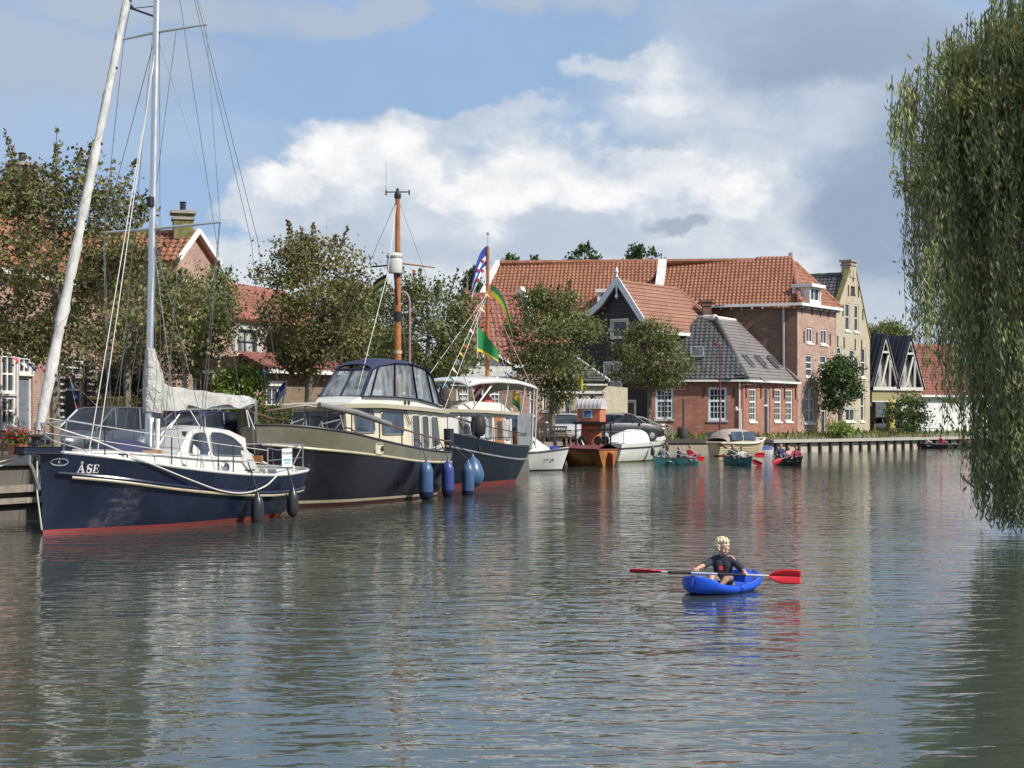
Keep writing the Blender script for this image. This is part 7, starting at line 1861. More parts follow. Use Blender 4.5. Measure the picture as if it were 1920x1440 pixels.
# ================================================================== people, kayak, canoes
SKIN = pm('skin', (.52, .31, .22), .55, var=.06)
def voxel(name, mb, mat, parent, vox, smooth_it=2):
    me = bpy.data.meshes.new(name); me.from_pydata(mb.v, [], mb.f); me.update()
    o = bpy.data.objects.new(name, me); C.objects.link(o)
    m = o.modifiers.new('r', 'REMESH'); m.mode = 'VOXEL'; m.voxel_size = vox; m.use_smooth_shade = True
    if smooth_it: s_ = o.modifiers.new('s', 'SMOOTH'); s_.iterations = smooth_it; s_.factor = .5
    dg = bpy.context.evaluated_depsgraph_get(); dg.update()
    m2 = bpy.data.meshes.new_from_object(o.evaluated_get(dg)); bpy.data.objects.remove(o)
    m2.name = name; m2.materials.clear(); m2.materials.append(mat)
    m2.polygons.foreach_set('use_smooth', [True]*len(m2.polygons))
    o = bpy.data.objects.new(name, m2); C.objects.link(o); o.parent = parent; return o
def ik(S, T_, l1, l2, pole):
    d = T_-S; L = min(d.length, (l1+l2)*.995); dn = d.normalized(); T2 = S+dn*L
    a = (l1*l1-l2*l2+L*L)/(2*L); h = math.sqrt(max(0, l1*l1-a*a))
    p = Vector(pole); p = (p-dn*p.dot(dn)).normalized()
    return S+dn*a+p*h, T2
def person(label, loc, rotz, s=1.0, shirt=(.1, .1, .12), trousers=(.1, .11, .14), hair=(.12, .07, .04), hands=((.38, .2, .3), (.38, -.2, .3)), yaw=0., lean=.0, pose='sit', vox=.02, sleeve='long', grip=(0, 1, 0), curly=False, cap=None, group=None, knees=((.36, .12, .26), (.36, -.12, .26)), feet=((.70, .11, .05), (.70, -.11, .05)), long_hair=False, shorts=False, head=1.0):
    T = thing('person', label, 'person', loc, rotz, group)
    V = lambda *a: Vector(a)*s
    hz_ = .10 if pose == 'sit' else .92
    lx = lambda z: -math.sin(lean)*0+math.tan(lean)*(z)      # forward lean of the trunk
    def tr(x, y, z): return V(x+lx(z), y, z+hz_)
    hip, waist, chest, neck = tr(0, 0, 0), tr(-.01, 0, .16), tr(-.005, 0, .33), tr(.0, 0, .48)
    hc = tr(.025, 0, .62)
    b = MB()
    b.capsule(tr(0, .06, .0), tr(0, -.06, .0), .125*s, .125*s); b.capsule(hip, waist, .125*s, .115*s)
    b.capsule(tr(0, .035, .18), tr(0, .055, .34), .095*s, .105*s); b.capsule(tr(0, -.035, .18), tr(0, -.055, .34), .095*s, .105*s); b.capsule(tr(0, .13, .40), tr(0, -.13, .40), .068*s, .068*s)
    b.capsule(tr(0, 0, .40), tr(.01, 0, .54), .055*s, .050*s)
    Rz = Matrix.Rotation(yaw, 3, 'Z')
    hs = s*head
    def hd(x, y, z): return hc+(Rz @ Vector((x, y, z)))*hs
    b.sphere(hd(0, 0, .025), (.098*hs, .078*hs, .105*hs), 16, 12, Rz); b.sphere(hd(.028, 0, -.055), (.062*hs, .056*hs, .062*hs), 14, 10, Rz); b.sphere(hd(.06, 0, -.085), (.025*s, .028*s, .02*s), 10, 8)
    b.capsule(hd(.088, 0, .02), hd(.112, 0, -.022), .010*s, .016*s, 8)
    for y in (-1, 1): b.sphere(hd(-.005, y*.08, -.01), (.022*s, .012*s, .034*s), 8, 6, Rz); b.sphere(hd(.07, y*.035, -.045), (.024*s, .022*s, .022*s), 8, 6)
    b.sphere(hd(.085, 0, .042), (.02*s, .06*s, .012*s), 8, 6, Rz)
    sh = MB()
    sh.capsule(tr(0, .06, .02), tr(0, -.06, .02), .135*s, .135*s); sh.capsule(hip+V(0, 0, .03), waist, .138*s, .13*s)
    for y in (1, -1): sh.capsule(tr(0, y*.035, .18), tr(0, y*.058, .34), .110*s, .118*s)
    sh.capsule(tr(0, .13, .405), tr(0, -.13, .405), .082*s, .082*s); sh.capsule(tr(0, .05, .44), tr(0, -.05, .44), .070*s, .070*s)
    for k, y in enumerate((1, -1)):
        S = tr(0, y*.175, .395); Tg = Vector(hands[k])
        E, Wr = ik(S, Tg, .27*s, .24*s, Vector((-.25, y*.75, -.75)))
        b.capsule(S, E, .046*s, .038*s); b.capsule(E, Wr, .038*s, .026*s)
        sh.capsule(tr(0, y*.15, .40), S, .08*s, .066*s); 
        if sleeve == 'long': sh.capsule(S, E, .062*s, .052*s); sh.capsule(E, E.lerp(Wr, .86), .052*s, .040*s)
        elif sleeve == 'half': sh.capsule(S, S.lerp(E, .85), .064*s, .060*s)
        else: sh.capsule(S, S.lerp(E, .3), .064*s, .058*s)
        # hand: palm, four bent fingers round the grip axis, thumb from the side of the palm
        fd = (Wr-E).normalized(); g_ = Vector(grip).normalized(); g_ = (g_-fd*g_.dot(fd)).normalized(); nn = fd.cross(g_)
        if nn.z > 0: nn = -nn
        pc = Wr+fd*.045*s
        for q_ in (-.024, -.008, .008, .024): b.capsule(Wr+g_*q_*.6*s, pc+g_*q_*s+fd*.03*s, .014*s, .013*s, 8)
        for q_, L in ((-.030, .9), (-.010, 1.0), (.010, .95), (.029, .75)):
            k0 = pc+g_*q_*s+fd*.035*s; k1 = k0+(fd*.6+nn*.8).normalized()*.034*L*s; k2 = k1+(-fd*.35+nn*.95).normalized()*.026*L*s; k3 = k2+(-fd*.95+nn*.2).normalized()*.02*L*s
            b.capsule(k0, k1, .0095*s, .009*s, 8); b.capsule(k1, k2, .009*s, .0085*s, 8); b.capsule(k2, k3, .0085*s, .0075*s, 8)
        t0 = Wr+g_*-y*.024*s+fd*.02*s; t1 = t0+(fd*.5+nn*.6+g_*-y*.6).normalized()*.04*s; t2 = t1+(fd*.5+nn*.8).normalized()*.03*s
        b.capsule(t0, t1, .012*s, .0105*s, 8); b.capsule(t1, t2, .0105*s, .009*s, 8)
    tr_ = MB()
    for k, y in enumerate((1, -1)):
        Hp = tr(0, y*.085, -.01)
        if pose == 'sit': Kn, An = V(*knees[k]), V(*feet[k])
        else: Kn, An = V(.02, y*.09, .48), V(-.01, y*.10, .08)
        b.capsule(Hp, Kn, .075*s, .055*s); b.capsule(Kn, Kn.lerp(An, .35), .052*s, .054*s); b.capsule(Kn.lerp(An, .35), An, .054*s, .034*s); b.capsule(An, An+V(.14, 0, -.03), .038*s, .03*s)
        tr_.capsule(Hp, Kn if not shorts else Hp.lerp(Kn, .80), .092*s, .07*s if not shorts else .085*s)
        if not shorts: tr_.capsule(Kn, An, .068*s, .05*s)
    tr_.capsule(tr(0, .06, -.0), tr(0, -.06, -.0), .14*s, .14*s); tr_.capsule(hip, hip+V(0, 0, .06), .142*s, .14*s)
    bo = voxel('body', b, SKIN, T, vox)
    voxel('shirt', sh, pm('shirt_%d_%d_%d' % tuple(int(x*100) for x in shirt), shirt, .85, var=.1, bump=.2, bs=20), T, vox*1.0)
    voxel('shorts' if shorts else 'trousers', tr_, pm('trousers_%d_%d_%d' % tuple(int(x*100) for x in trousers), trousers, .85, var=.1), T, vox*1.1)
    hm_ = pm('hair_%d_%d_%d' % tuple(int(x*100) for x in hair), hair, .7, var=.35, vs=30, bump=.6, bs=60)
    if cap:
        cm = MB(); cm.sphere(hd(-.005, 0, .06), (.108*s, .088*s, .08*s), 14, 8, Rz); cm.sphere(hd(.09, 0, .06), (.07*s, .06*s, .012*s), 12, 6, Rz); obj('cap', cm, pm('cap_%d_%d_%d' % tuple(int(x*100) for x in cap), cap, .8), T, smooth=True)
    hm = MB(); rnd = random.Random(int(loc[0]*100)+int(loc[1]))
    hm.sphere(hd(-.022, 0, .045), (.100*hs, .088*hs, .092*hs), 14, 10, Rz)
    n_h = 560 if curly else 90
    for k in range(n_h):
        th = math.acos(rnd.uniform(-.55 if (curly or long_hair) else -.1, 1)); ph = rnd.uniform(-PI, PI)
        d = Vector((math.sin(th)*math.cos(ph), math.sin(th)*math.sin(ph), math.cos(th)))
        if d.x > .35 and d.z < (.42 if curly else .5): continue
        r_ = rnd.uniform(.95, 1.19 if curly else 1.04); q_ = hd(-.012+d.x*.104*r_, d.y*.090*r_, .035+d.z*.105*r_)
        rr = (rnd.uniform(.014, .023) if curly else rnd.uniform(.018, .026))*s; hm.sphere(q_, rr, 7, 5)
    if long_hair:
        for k in range(30): a = rnd.uniform(PI*.6, PI*1.4); p0 = hd(.085*math.cos(a), .085*math.sin(a), .02); hm.capsule(p0, p0+V(rnd.uniform(-.03, .01), rnd.uniform(-.02, .02), -.2), .02*s, .012*s, 6)
    voxel('hair', hm, hm_, T, vox*.9, 1 if curly else 2)
    for y in (-1, 1):
        e = MB(); e.sphere(hd(.083, y*.034, .018), (.007*s, .015*s, .0095*s), 10, 6, Rz); eo_ = obj('eye', e, pm('eye_white', (.55, .55, .53), .3), T, smooth=True)
        e = MB(); e.sphere(hd(.0895, y*.034, .018), (.003*s, .0075*s, .0078*s), 8, 6, Rz); obj('iris', e, pm('iris', (.06, .10, .16), .3), eo_)
        e = MB(); e.capsule(hd(.092, y*.018, .042), hd(.084, y*.052, .044), .005*s, .004*s, 6); obj('eyebrow', e, hm_, T)
    e = MB(); e.capsule(hd(.088, .02, -.058), hd(.088, -.02, -.058), .008*s, .008*s, 8); obj('mouth', e, pm('lips', (.32, .11, .10), .5), T)
    T['tmp'] = 1; del T['tmp']
    return T, tr, hd
def paddle(label, a, b_, mat, blade=.46, width=.19, turn=0., shaft=ALU, group=None, double=True):
    a, b_ = Vector(a), Vector(b_); c_ = (a+b_)/2; d = (b_-a).normalized(); T = thing('paddle', label, 'paddle', c_, 0, group)
    Lh = (b_-a).length/2; up_ = Vector((0, 0, 1)); sd = d.cross(up_).normalized(); up_ = sd.cross(d)
    mb = MB(); mb.tube([d*-(Lh-blade*.9), d*(Lh-blade*.9)] if double else [d*-Lh, d*(Lh-blade*.9)], .016, 10); obj('shaft', mb, shaft, T, smooth=True)
    for sg_ in ((-1, 1) if double else (1,)):
        e = d*sg_; r_ = [(0, .018), (.06, .03), (.22, .62), (.45, .95), (.75, 1.0), (.95, .93), (1.0, .80)]
        tn = turn if sg_ > 0 else turn+R(62)
        wv = up_*math.cos(tn)+sd*math.sin(tn); nv = d.cross(wv)
        rows = []
        for q_, w_ in r_:
            ctr = e*(Lh-blade+q_*blade); row = []
            for k in range(9):
                v_ = -1+k/4; row.append(ctr+wv*(v_*w_*width/2)+nv*(.018*(v_*v_-.6)*w_-.012*math.exp(-(v_/.18)**2)))
            rows.append(row)
        mb = MB().grid(rows); o = obj('blade', mb, mat, T, smooth=True); s_ = o.modifiers.new('t', 'SOLIDIFY'); s_.thickness = .008
    return T, d
REDP = pm('red_plastic', (.62, .018, .03), .3, var=.08, coat=.3); DARKREDP = pm('dark_red_plastic', (.42, .012, .03), .35)
# ---- the boy in the blue kayak
KH = Vector((-.60, -.80, 0)).normalized(); kz = math.atan2(KH.y, KH.x); KC = Vector((2.83, 20.0, 0))
KM = Matrix.Translation(KC) @ Matrix.Rotation(kz, 4, 'Z'); KI = KM.inverted()
T = thing('kayak', 'short bright blue sit on kayak carrying the blond child', 'kayak', KC, kz)
KB = pm('blue_plastic', (.012, .085, .62), .28, var=.1, coat=.25)
rows = []; n = 30
for i in range(n+1):
    u_ = i/n; x = lerp(.80, -.76, u_); e = max(0, 1-abs(2*u_-1)**3.2)
    w_ = .335*e**.55+.03; rock = .13*abs(2*u_-1)**2.2; zb = -.07+rock*.9; zr_ = .100+.125*abs(2*u_-1)**2.4+(.035 if u_ < .12 else 0)
    ring = []
    well = .10*clamp((e-.35)*2.2)
    prof = [(0, zb), (.45, zb+.005), (.80, zb+.05), (.97, lerp(zb, zr_, .55)), (1.0, zr_-.03), (.95, zr_), (.80, zr_+.004), (.68, zr_-.02-well*.6), (.5, zr_-.03-well), (0, zr_-.03-well)]
    ring = [(x, p[0]*w_, p[1]) for p in prof]+[(x, -p[0]*w_, p[1]) for p in prof[::-1][1:-1]]
    rows.append(ring)
obj('hull', MB().loft(rows), KB, T, smooth=True, angle=70)
mb = MB(); mb.tube([(.76, 0, .24), (.82, 0, .20), (.84, 0, .13)], .02, 8); mb.tube([(.7, .07, .245), (.77, .04, .25), (.77, -.04, .25), (.7, -.07, .245)], .012, 6); obj('carry_handle', mb, pm('dark_blue_plastic', (.005, .025, .2), .4), T, smooth=True)
mb = MB(); mb.loft([[(-.28+dx, y, z+dz) for dx, dz in ((0, 0), (.04, 0), (.01, .16), (-.03, .16))] for y, z in ((-.2, .10), (0, .10), (.2, .10))]); obj('seat_back', mb, KB, T, bevel=.01)
PA, PB = P(1181, 1070, 19.55), P(1501, 1082, 19.55)
pt_, pd = paddle('double paddle with bright red blades held by the child', PA, PB, REDP, .46, .20, R(8))
mb = MB(); cpt = (PA+PB)/2
for x0, x1 in ((1252, 1296), (1345, 1398)):
    a = PA+(PB-PA)*((x0-1181)/320)-cpt; b_ = PA+(PB-PA)*((x1-1181)/320)-cpt; mb = MB(); mb.tube([a, b_], .0195, 10); obj('grip', mb, BLACK, pt_)
bl = Vector((2.83, 20.03, .0)); brz = kz+R(24)
BM = Matrix.Translation(bl) @ Matrix.Rotation(brz, 4, 'Z'); BI = BM.inverted()
sB = .80
hl = [PA+(PB-PA)*((px-1181)/320) for px in (1397, 1299)]      # picture right = the child's left
hl = [BI @ (h+Vector((0, .02, .025))) for h in hl]
# stop short so that the palm, not the wrist, sits on the shaft
hands = [h-Vector((.06, 0, 0)) for h in hl]
gl = (BI.to_3x3() @ (PB-PA)).normalized()
Tb, trb, hdb = person('blond curly haired child in a dark navy shirt paddling the blue kayak', bl, brz, sB, (.022, .026, .042), (.20, .18, .15), (.66, .55, .36), hands, R(44), R(6), 'sit', .0075, 'half', gl, True, shorts=True, knees=((.33, .12, .27), (.28, -.17, .26)), feet=((.40, -.02, .10), (.36, -.17, .10)), head=1.14)
mb = MB(); p = trb(.132, -.02, .285); mb.box(p, (.012, .055, .055), Matrix.Rotation(R(-6), 3, 'Y')); mb.box(p+Vector((.004, 0, 0)), (.01, .03, .012)); obj('badge', mb, pm('red_badge', (.65, .05, .03), .6), Tb)
for y, m_ in ((1, 1),):
    for off in (-.018, .018):
        mb = MB(); mb.tube([trb(.02, .07, .483), trb(.025+off, .15, .478), trb(.03+off, .205, .43), trb(.04+off, .225, .38)], .009, 6); obj('shoulder_stripe', mb, pm('pink_stripe', (.70, .38, .38), .7), Tb)

# ---- canoes in the distance
def canoe(label, c_, rz, L, beam, col, cat='canoe'):
    T = thing('canoe', label, cat, c_, rz); m_ = pm('canoe_%d_%d_%d' % tuple(int(x*100) for x in col), col, .35, var=.15)
    sh = lambda t_: .32+.16*abs(2*t_-1)**3
    h = Hull(L, beam, sh, -.12, bow=lambda z: -.12*(1-clamp(z/.45)), stern=lambda z: -L+.12*(1-clamp(z/.45)), fb=lambda t_: max(.012, 1-abs(2*t_-1)**2.3), p=pw([(0, .6), (.5, .25), (1, .6)]))
    def shift(mb): mb.v = [(v[0]+L/2, v[1], v[2]) for v in mb.v]; return mb
    obj('hull', shift(h.band(lambda t_: -.12, sh, 6)), m_, T, smooth=True, angle=60)
    obj('lining', shift(h.band(lambda t_: -.02, lambda t_: sh(t_)-.01, 3, off=-.02)), pm('canoe_lining', (.12, .13, .13), .7), T, smooth=True)
    obj('floor', shift(h.deck(lambda t_: .02, .02)), pm('canoe_lining', (.12, .13, .13), .7), T)
    mb = MB(); h.belt(mb, sh, 0, .018); obj('gunwale', shift(mb), BLACK, T)
    for x in (-.28, 0, .28): mb = MB(); mb.box((x*L, 0, .20), (.25, beam*.85, .03)); obj('thwart', mb, WOODPALE, T)
    return T
G_ = 'people in the far canoes'
def seat(Tc, label, x, s=.95, **k):
    M = Matrix.Translation(Tc.location) @ Matrix.Rotation(Tc.rotation_euler.z, 4, 'Z'); w = M @ Vector((x, 0, .20)); return person(label, w, Tc.rotation_euler.z+k.pop('turn', 0), s, vox=.022, group=G_, **k)
c1 = canoe('teal green canoe carrying three people near the white yacht', (8.25, 74.6, 0), math.atan2(.80, .60), 4.6, .9, (.02, .09, .10))
seat(c1, 'person in a grey shirt paddling at the rear of the teal canoe', -1.4, shirt=(.20, .22, .24), trousers=(.04, .06, .12), cap=(.45, .06, .08), sleeve='half', lean=R(12), hands=((.35, .25, .35), (.30, -.30, .12)))
seat(c1, 'person in a dark purple top in the middle of the teal canoe', .15, .82, shirt=(.05, .04, .10), hair=(.30, .22, .12), turn=R(-50))
seat(c1, 'person in a bright red shirt at the front of the teal canoe', 1.2, .9, shirt=(.60, .05, .09), hair=(.32, .18, .08), lean=R(5), turn=R(-15))
paddle('single red paddle dipping beside the teal canoe', P(1262, 850, 73.2), P(1320, 861, 74.5), REDP, .62, .26, R(20), double=False)
mb = MB()
c2 = canoe('small turquoise kayak coming head on between the canoes', (11.15, 74.0, 0), R(-78), 4.0, .8, (.02, .20, .22), 'kayak')
seat(c2, 'person in a pale top in the bow of the turquoise kayak', .6, .85, shirt=(.42, .45, .44), hair=(.10, .07, .045), hands=((.36, .25, .34), (.36, -.25, .30)))
seat(c2, 'person in dark clothes at the back of the turquoise kayak', -.6, .98, shirt=(.03, .035, .04), hair=(.10, .07, .045), hands=((.36, .25, .4), (.36, -.25, .32)))
paddle('double paddle slanting across the turquoise kayak', P(1346, 832, 73.1), P(1428, 872, 72.9), DARKREDP, .6, .26, R(10), WHITE, 'paddles of the turquoise kayak')
paddle('nearly level double paddle behind the turquoise kayak', P(1338, 855, 74.6), P(1434, 853, 74.4), REDP, .6, .26, R(5), WHITE, 'paddles of the turquoise kayak')
c3 = canoe('dark green canoe coming head on with three people', (13.75, 74.4, 0), R(-84), 4.6, .95, (.02, .05, .035))
seat(c3, 'person in a maroon vest in the bow of the dark canoe', 1.35, .92, shirt=(.26, .03, .06), hair=(.06, .04, .03), hands=((.3, .2, .3), (.36, -.32, .2)))
seat(c3, 'person in a pink top in the middle of the dark canoe', .1, .86, shirt=(.50, .25, .30), hair=(.45, .22, .10), turn=R(25))
seat(c3, 'person in navy with dark hair at the rear of the dark canoe', -1.3, 1.0, shirt=(.03, .04, .09), hair=(.03, .025, .02), hands=((.3, .25, .4), (.35, -.3, .3)))
paddle('single dark red paddle held out beside the dark canoe', P(1496, 846, 73.4), P(1449, 869, 73.0), DARKREDP, .6, .26, R(10), WOODPALE, double=False)
c4 = canoe('dark boat half hidden behind the hanging willow strands', (33.8, 116.5, 0), R(15), 6.5, 1.5, (.03, .03, .045), 'boat')
seat(c4, 'person in a red top seen through the willow strands', -.4, 1.0, shirt=(.50, .05, .07)); seat(c4, 'person in a pale jacket seen through the willow strands', -1.7, 1.0, shirt=(.5, .5, .5)); seat(c4, 'person in a bright red jacket at the far end of the hidden boat', 1.6, 1.0, shirt=(.60, .08, .07))
tw = wp(TB, (-8.95, .25, 1.05)); person('person in a dark blue shirt standing at the bimini stern', tw, R(-60), .98, (.03, .05, .12), (.08, .08, .09), (.40, .38, .36), ((.3, .25, 1.1), (.3, -.25, 1.1)), pose='stand', vox=.022, sleeve='half')
# ================================================================== cars and street things
CARGLASS = glass_mat('car_glass', (.012, .015, .02)); CARGLASS.node_tree.nodes['Principled BSDF'].inputs['Specular IOR Level'].default_value = .3
def car(label, loc, rz, L, W, Hh, paint, plate=True, estate=True, group='cars parked along the quay', rear=False):
    """front towards +x"""
    T = thing('parked_car', label, 'car', loc, rz, group)
    hl = L/2
    # lower body stations: x, half width, z bottom, z shoulder
    st = [(hl, W*.36, .38, .58), (hl-.06, W*.43, .28, .70), (hl-.35, W*.48, .22, .80), (hl-.95, W*.5, .22, .92), (hl-1.25, W*.5, .22, .97), (0, W*.5, .22, .98), (-hl+.9, W*.5, .22, 1.0), (-hl+.25, W*.485, .25, .98), (-hl+.03, W*.45, .32, .86), (-hl, W*.40, .40, .72)]
    rings = []
    for x, w_, zb, zt_ in st: rings.append([(x, -w_*.9, zb), (x, -w_, lerp(zb, zt_, .35)), (x, -w_*.985, lerp(zb, zt_, .75)), (x, -w_*.90, zt_), (x, -w_*.4, zt_+.03), (x, w_*.4, zt_+.03), (x, w_*.90, zt_), (x, w_*.985, lerp(zb, zt_, .75)), (x, w_, lerp(zb, zt_, .35)), (x, w_*.9, zb)])
    obj('body', MB().loft(rings), paint, T, smooth=True, angle=45)
    xr = -hl+.12 if estate else -hl+.75
    gs = [(hl-1.15, W*.43, .96), (hl-1.95, W*.385, Hh-.06), (hl-2.3, W*.38, Hh), (xr+.55, W*.37, Hh-.02), (xr+.25, W*.38, Hh-.10), (xr-.05, W*.43, .98)]
    mb = MB(); rings = [[(x, -W*.45, .95), (x, -w_, zt_), (x, -w_*.5, zt_+.03), (x, w_*.5, zt_+.03), (x, w_, zt_), (x, W*.45, .95)] for x, w_, zt_ in gs]
    mb.loft(rings, closed=False, cap0=False, cap1=False); obj('windows', mb, CARGLASS, T, smooth=True, angle=25)
    mb = MB(); rows = [[(x, -w_*1.01, zt_+.004), (x, -w_*.5, zt_+.045), (x, 0, zt_+.05), (x, w_*.5, zt_+.045), (x, w_*1.01, zt_+.004)] for x, w_, zt_ in gs[1:5]]
    mb.grid(rows); obj('roof', mb, paint, T, smooth=True)
    mb = MB()
    for sd in (1, -1):
        for (a, b_) in ((0, 1), (5, 4)): mb.tube([(gs[a][0], sd*gs[a][1], gs[a][2]), (gs[b_][0], sd*gs[b_][1]*1.01, gs[b_][2])], .04, 6)
        for x in (.25, -.85): mb.tube([(x, sd*W*.45, .97), (x-.08, sd*W*.385, Hh-.03)], .035, 6)
        mb.tube([(g_[0], sd*g_[1]*1.01, g_[2]+.005) for g_ in gs[1:5]], .03, 6)
    obj('pillar', mb, paint, T, smooth=True)
    for x in (hl-.85, -hl+.85):
        for sd in (1, -1):
            mb = MB(); mb.lathe([(.2, -.1), (.30, -.1), (.325, -.06), (.325, .06), (.30, .1), (.2, .1)], (x, sd*(W*.5-.08), .32), 20, (0, 1, 0)); w_ = obj('wheel', mb, BLACK, T, smooth=True, angle=50)
            mb = MB(); mb.lathe([(.2, -.085), (.2, .085), (.06, .1)], (x, sd*(W*.5-.07), .32), 14, (0, sd, 0)); obj('rim', mb, GALV, w_)
    for sd in (1, -1):
        mb = MB(); mb.sphere((hl-.12, sd*W*.36, .66), (.12, .2, .085), 12, 8); obj('headlight', mb, pm('headlight_glass', (.65, .68, .72), .12, var=.1), T, smooth=True)
        mb = MB(); mb.sphere((-hl+.08, sd*W*.40, .80), (.10, .10, .14), 10, 8); obj('tail_light', mb, pm('red_lens', (.35, .02, .02), .2), T, smooth=True)
        mb = MB(); mb.sphere((hl-1.5, sd*(W*.5+.06), 1.02), (.06, .11, .08), 10, 6); obj('mirror', mb, paint, T, smooth=True)
    mb = MB(); mb.box((hl-.02, 0, .62), (.06, W*.5, .13)); obj('grille', mb, BLACK, T, bevel=.02); mb = MB(); mb.box((hl-.0, 0, .36), (.1, W*.7, .12)); obj('bumper', mb, DARKMETAL, T, bevel=.03)
    for x in ((hl+.055, -hl-.015) if plate else ()):
        mb = MB(); mb.box((x, 0, .46 if x > 0 else .72), (.02, .52, .12)); pl = obj('number_plate', mb, pm('yellow_plate', (.70, .42, .03), .5), T); mb = MB(); mb.box((x, .235*(1 if x > 0 else -1), .46 if x > 0 else .72), (.024, .05, .118)); obj('country_band', mb, pm('plate_blue', (.03, .08, .42), .5), pl)
    return T
def paintm(n, c_, rough=.4, metal=.2): return pm(n, c_, rough, metal, .04, coat=.3)
car('dark grey blue parked car behind the sailing boat bow, number plate showing', (GX(185, 46.5), 46.8, .98), math.atan2(-.88, -.46), 4.5, 1.85, 1.66, paintm('grey_blue_car_paint', (.06, .075, .10)))
car('dark navy parked car behind the sailing boat wheelhouse', (GX(352, 51.5), 52, 1.03), math.atan2(-.90, -.42), 4.3, 1.78, 1.50, paintm('navy_car_paint', (.035, .045, .10)))
car('silver parked car behind the grey bench, yellow plate showing', (GX(1064, 74), 75.5, 1.06), R(-97), 4.3, 1.75, 1.46, paintm('silver_car_paint', (.55, .56, .57), .3))
car('black parked car right of the orange booth', (GX(1170, 80), 81, 1.08), R(20), 4.4, 1.75, 1.50, paintm('black_car_paint', (.02, .022, .026)))
car('pale blue car parked under the portico between the columns', (GX(1690, 124), 126, .9), R(-25), 4.2, 1.75, 1.5, paintm('pale_blue_car_paint', (.30, .36, .42), .3), plate=False)
# ---- orange booth on a trailer
bx, by = GX(1110, 70), 70.5
T = thing('trailer_booth', 'orange red booth with white ribbed round roof on a trailer frame', 'booth', (bx, by, 1.05), R(-22))
RO = pm('orange_red_paint', (.52, .165, .10), .5, dirt=.25); ROW = pm('white_translucent_roof', (.48, .45, .48), .4, var=.08)
mb = MB(); mb.box((0, 0, 1.42), (1.15, .85, .66)); obj('cabin', mb, RO, T, bevel=.03)
mb = MB(); mb.loft([[(x, .47*math.cos(a), 1.76+.42*math.sin(a)**.8) for a in [PI*k/12 for k in range(13)]] for x in (-.62, .62)], closed=True); obj('roof', mb, ROW, T, smooth=True, angle=50)
for x in [-.5+.2*k for k in range(6)]:
    mb = MB(); mb.tube([(x, .475*math.cos(a), 1.765+.42*math.sin(a)**.8) for a in [PI*k/12 for k in range(13)]], .02, 5); obj('roof_rib', mb, ROW, T)
mb = MB(); mb.box((0, 0, 1.74), (1.27, .98, .07)); obj('roof_rim', mb, pm('cream_pink_paint', (.70, .55, .48), .5), T)
mb = MB(); mb.box((-.05, -.435, 1.47), (.46, .02, .38)); pf = obj('picture_frame', mb, WHITE, T); mb = MB(); mb.box((-.05, -.45, 1.47), (.38, .012, .30)); po = obj('picture', mb, pm('blue_seaside_print', (.10, .24, .42), .5, var=.9, vs=6), pf); mb = MB(); mb.box((-.05, -.458, 1.57), (.36, .006, .07)); mb.box((-.07, -.459, 1.49), (.16, .006, .05)); obj('printed_band', mb, pm('dark_blue_ink', (.02, .04, .22), .6), pf)
mb = MB(); mb.box((.1, 0, 1.04), (1.7, 1.0, .1)); mb.box((.1, -.45, .72), (1.5, .06, .05)); mb.box((.1, .45, .72), (1.5, .06, .05)); obj('deck_frame', mb, DARKMETAL, T)
mb = MB()
for x in (-.62, .8):
    for y in (-.45, .45): mb.bar((x, y, 0), (x, y, 1.0), .06)
obj('support_leg', mb, DARKMETAL, T)
mb = MB(); rr = [[(x, y*w_, z) for x, y in [(.5*math.cos(a), .36*math.sin(a)) for a in [2*PI*k/14 for k in range(14)]]] for z, w_ in ((.0, .8), (.3, 1.0), (.7, 1.05), (1.0, .9))]; obj('folded_awning', MB().loft(rr), pm('orange_canvas', (.46, .12, .06), .8, var=.2, bump=.5, bs=6), T, smooth=True)
mb = MB(); mb.tube([(-.2, -.55, 0), (-.35, -.5, .35)], .05, 8); obj('jockey_wheel_post', mb, WHITE, T)
for x in (-.3, .5):
    for y in (-.5, .5): mb = MB(); mb.lathe([(.1, -.06), (.2, -.06), (.22, 0), (.2, .06), (.1, .06)], (x, y, .22), 14, (0, 1, 0)); obj('wheel', mb, BLACK, T)
# ---- benches
def bench(label, loc, rz, L=1.6, mat=WOODGREY, back=True, slat=True):
    T = thing('bench', label, 'bench', loc, rz, 'benches along the quay')
    mb = MB()
    for k in range(4): mb.box((0, -.18+k*.12, .44), (L, .1, .04))
    obj('seat', mb, mat, T)
    for x in (-L*.42, L*.42):
        for y in (-.2, .2): mb = MB(); mb.bar((x, y, 0), (x, y, .43 if y < 0 or not back else .88), .07); obj('leg', mb, mat, T)
        if back: mb = MB(); mb.bar((x, -.24, .64), (x, .22, .64), .06); obj('armrest', mb, mat, T)
    if back:
        mb = MB(); mb.box((0, .23, .52), (L*.92, .03, .06)); mb.box((0, .23, .86), (L*.92, .04, .09))
        for k in range(11): mb.box((-L*.42+L*.84*k/10, .23, .69), (.05, .02, .30))
        obj('backrest', mb, mat, T)
    return T
bench('weathered grey slatted bench before the silver car', (GX(1040, 67.5), 68, 1.06), R(150), 1.7)
b2 = bench('pale bench with curved back beside the white yacht pulpit', (GX(1244, 97.5), 97.8, .85), R(170), 1.5, WOODPALE)
mb = MB(); mb.tube([(x, .23, .90+.22*math.cos(x*2.1)**2) for x in [-.6+.1*k for k in range(13)]], .04, 6); obj('curved_top_rail', mb, WOODPALE, b2)
for i, (px, D, rz) in enumerate(((1678, 115, 12), (1750, 117.5, 10))):
    bench(['dark backless bench before the yellow columns', 'dark backless bench before the white house'][i], (GX(px, D), D, 1.08), R(rz+35), 2.2, WOODDARK, False)
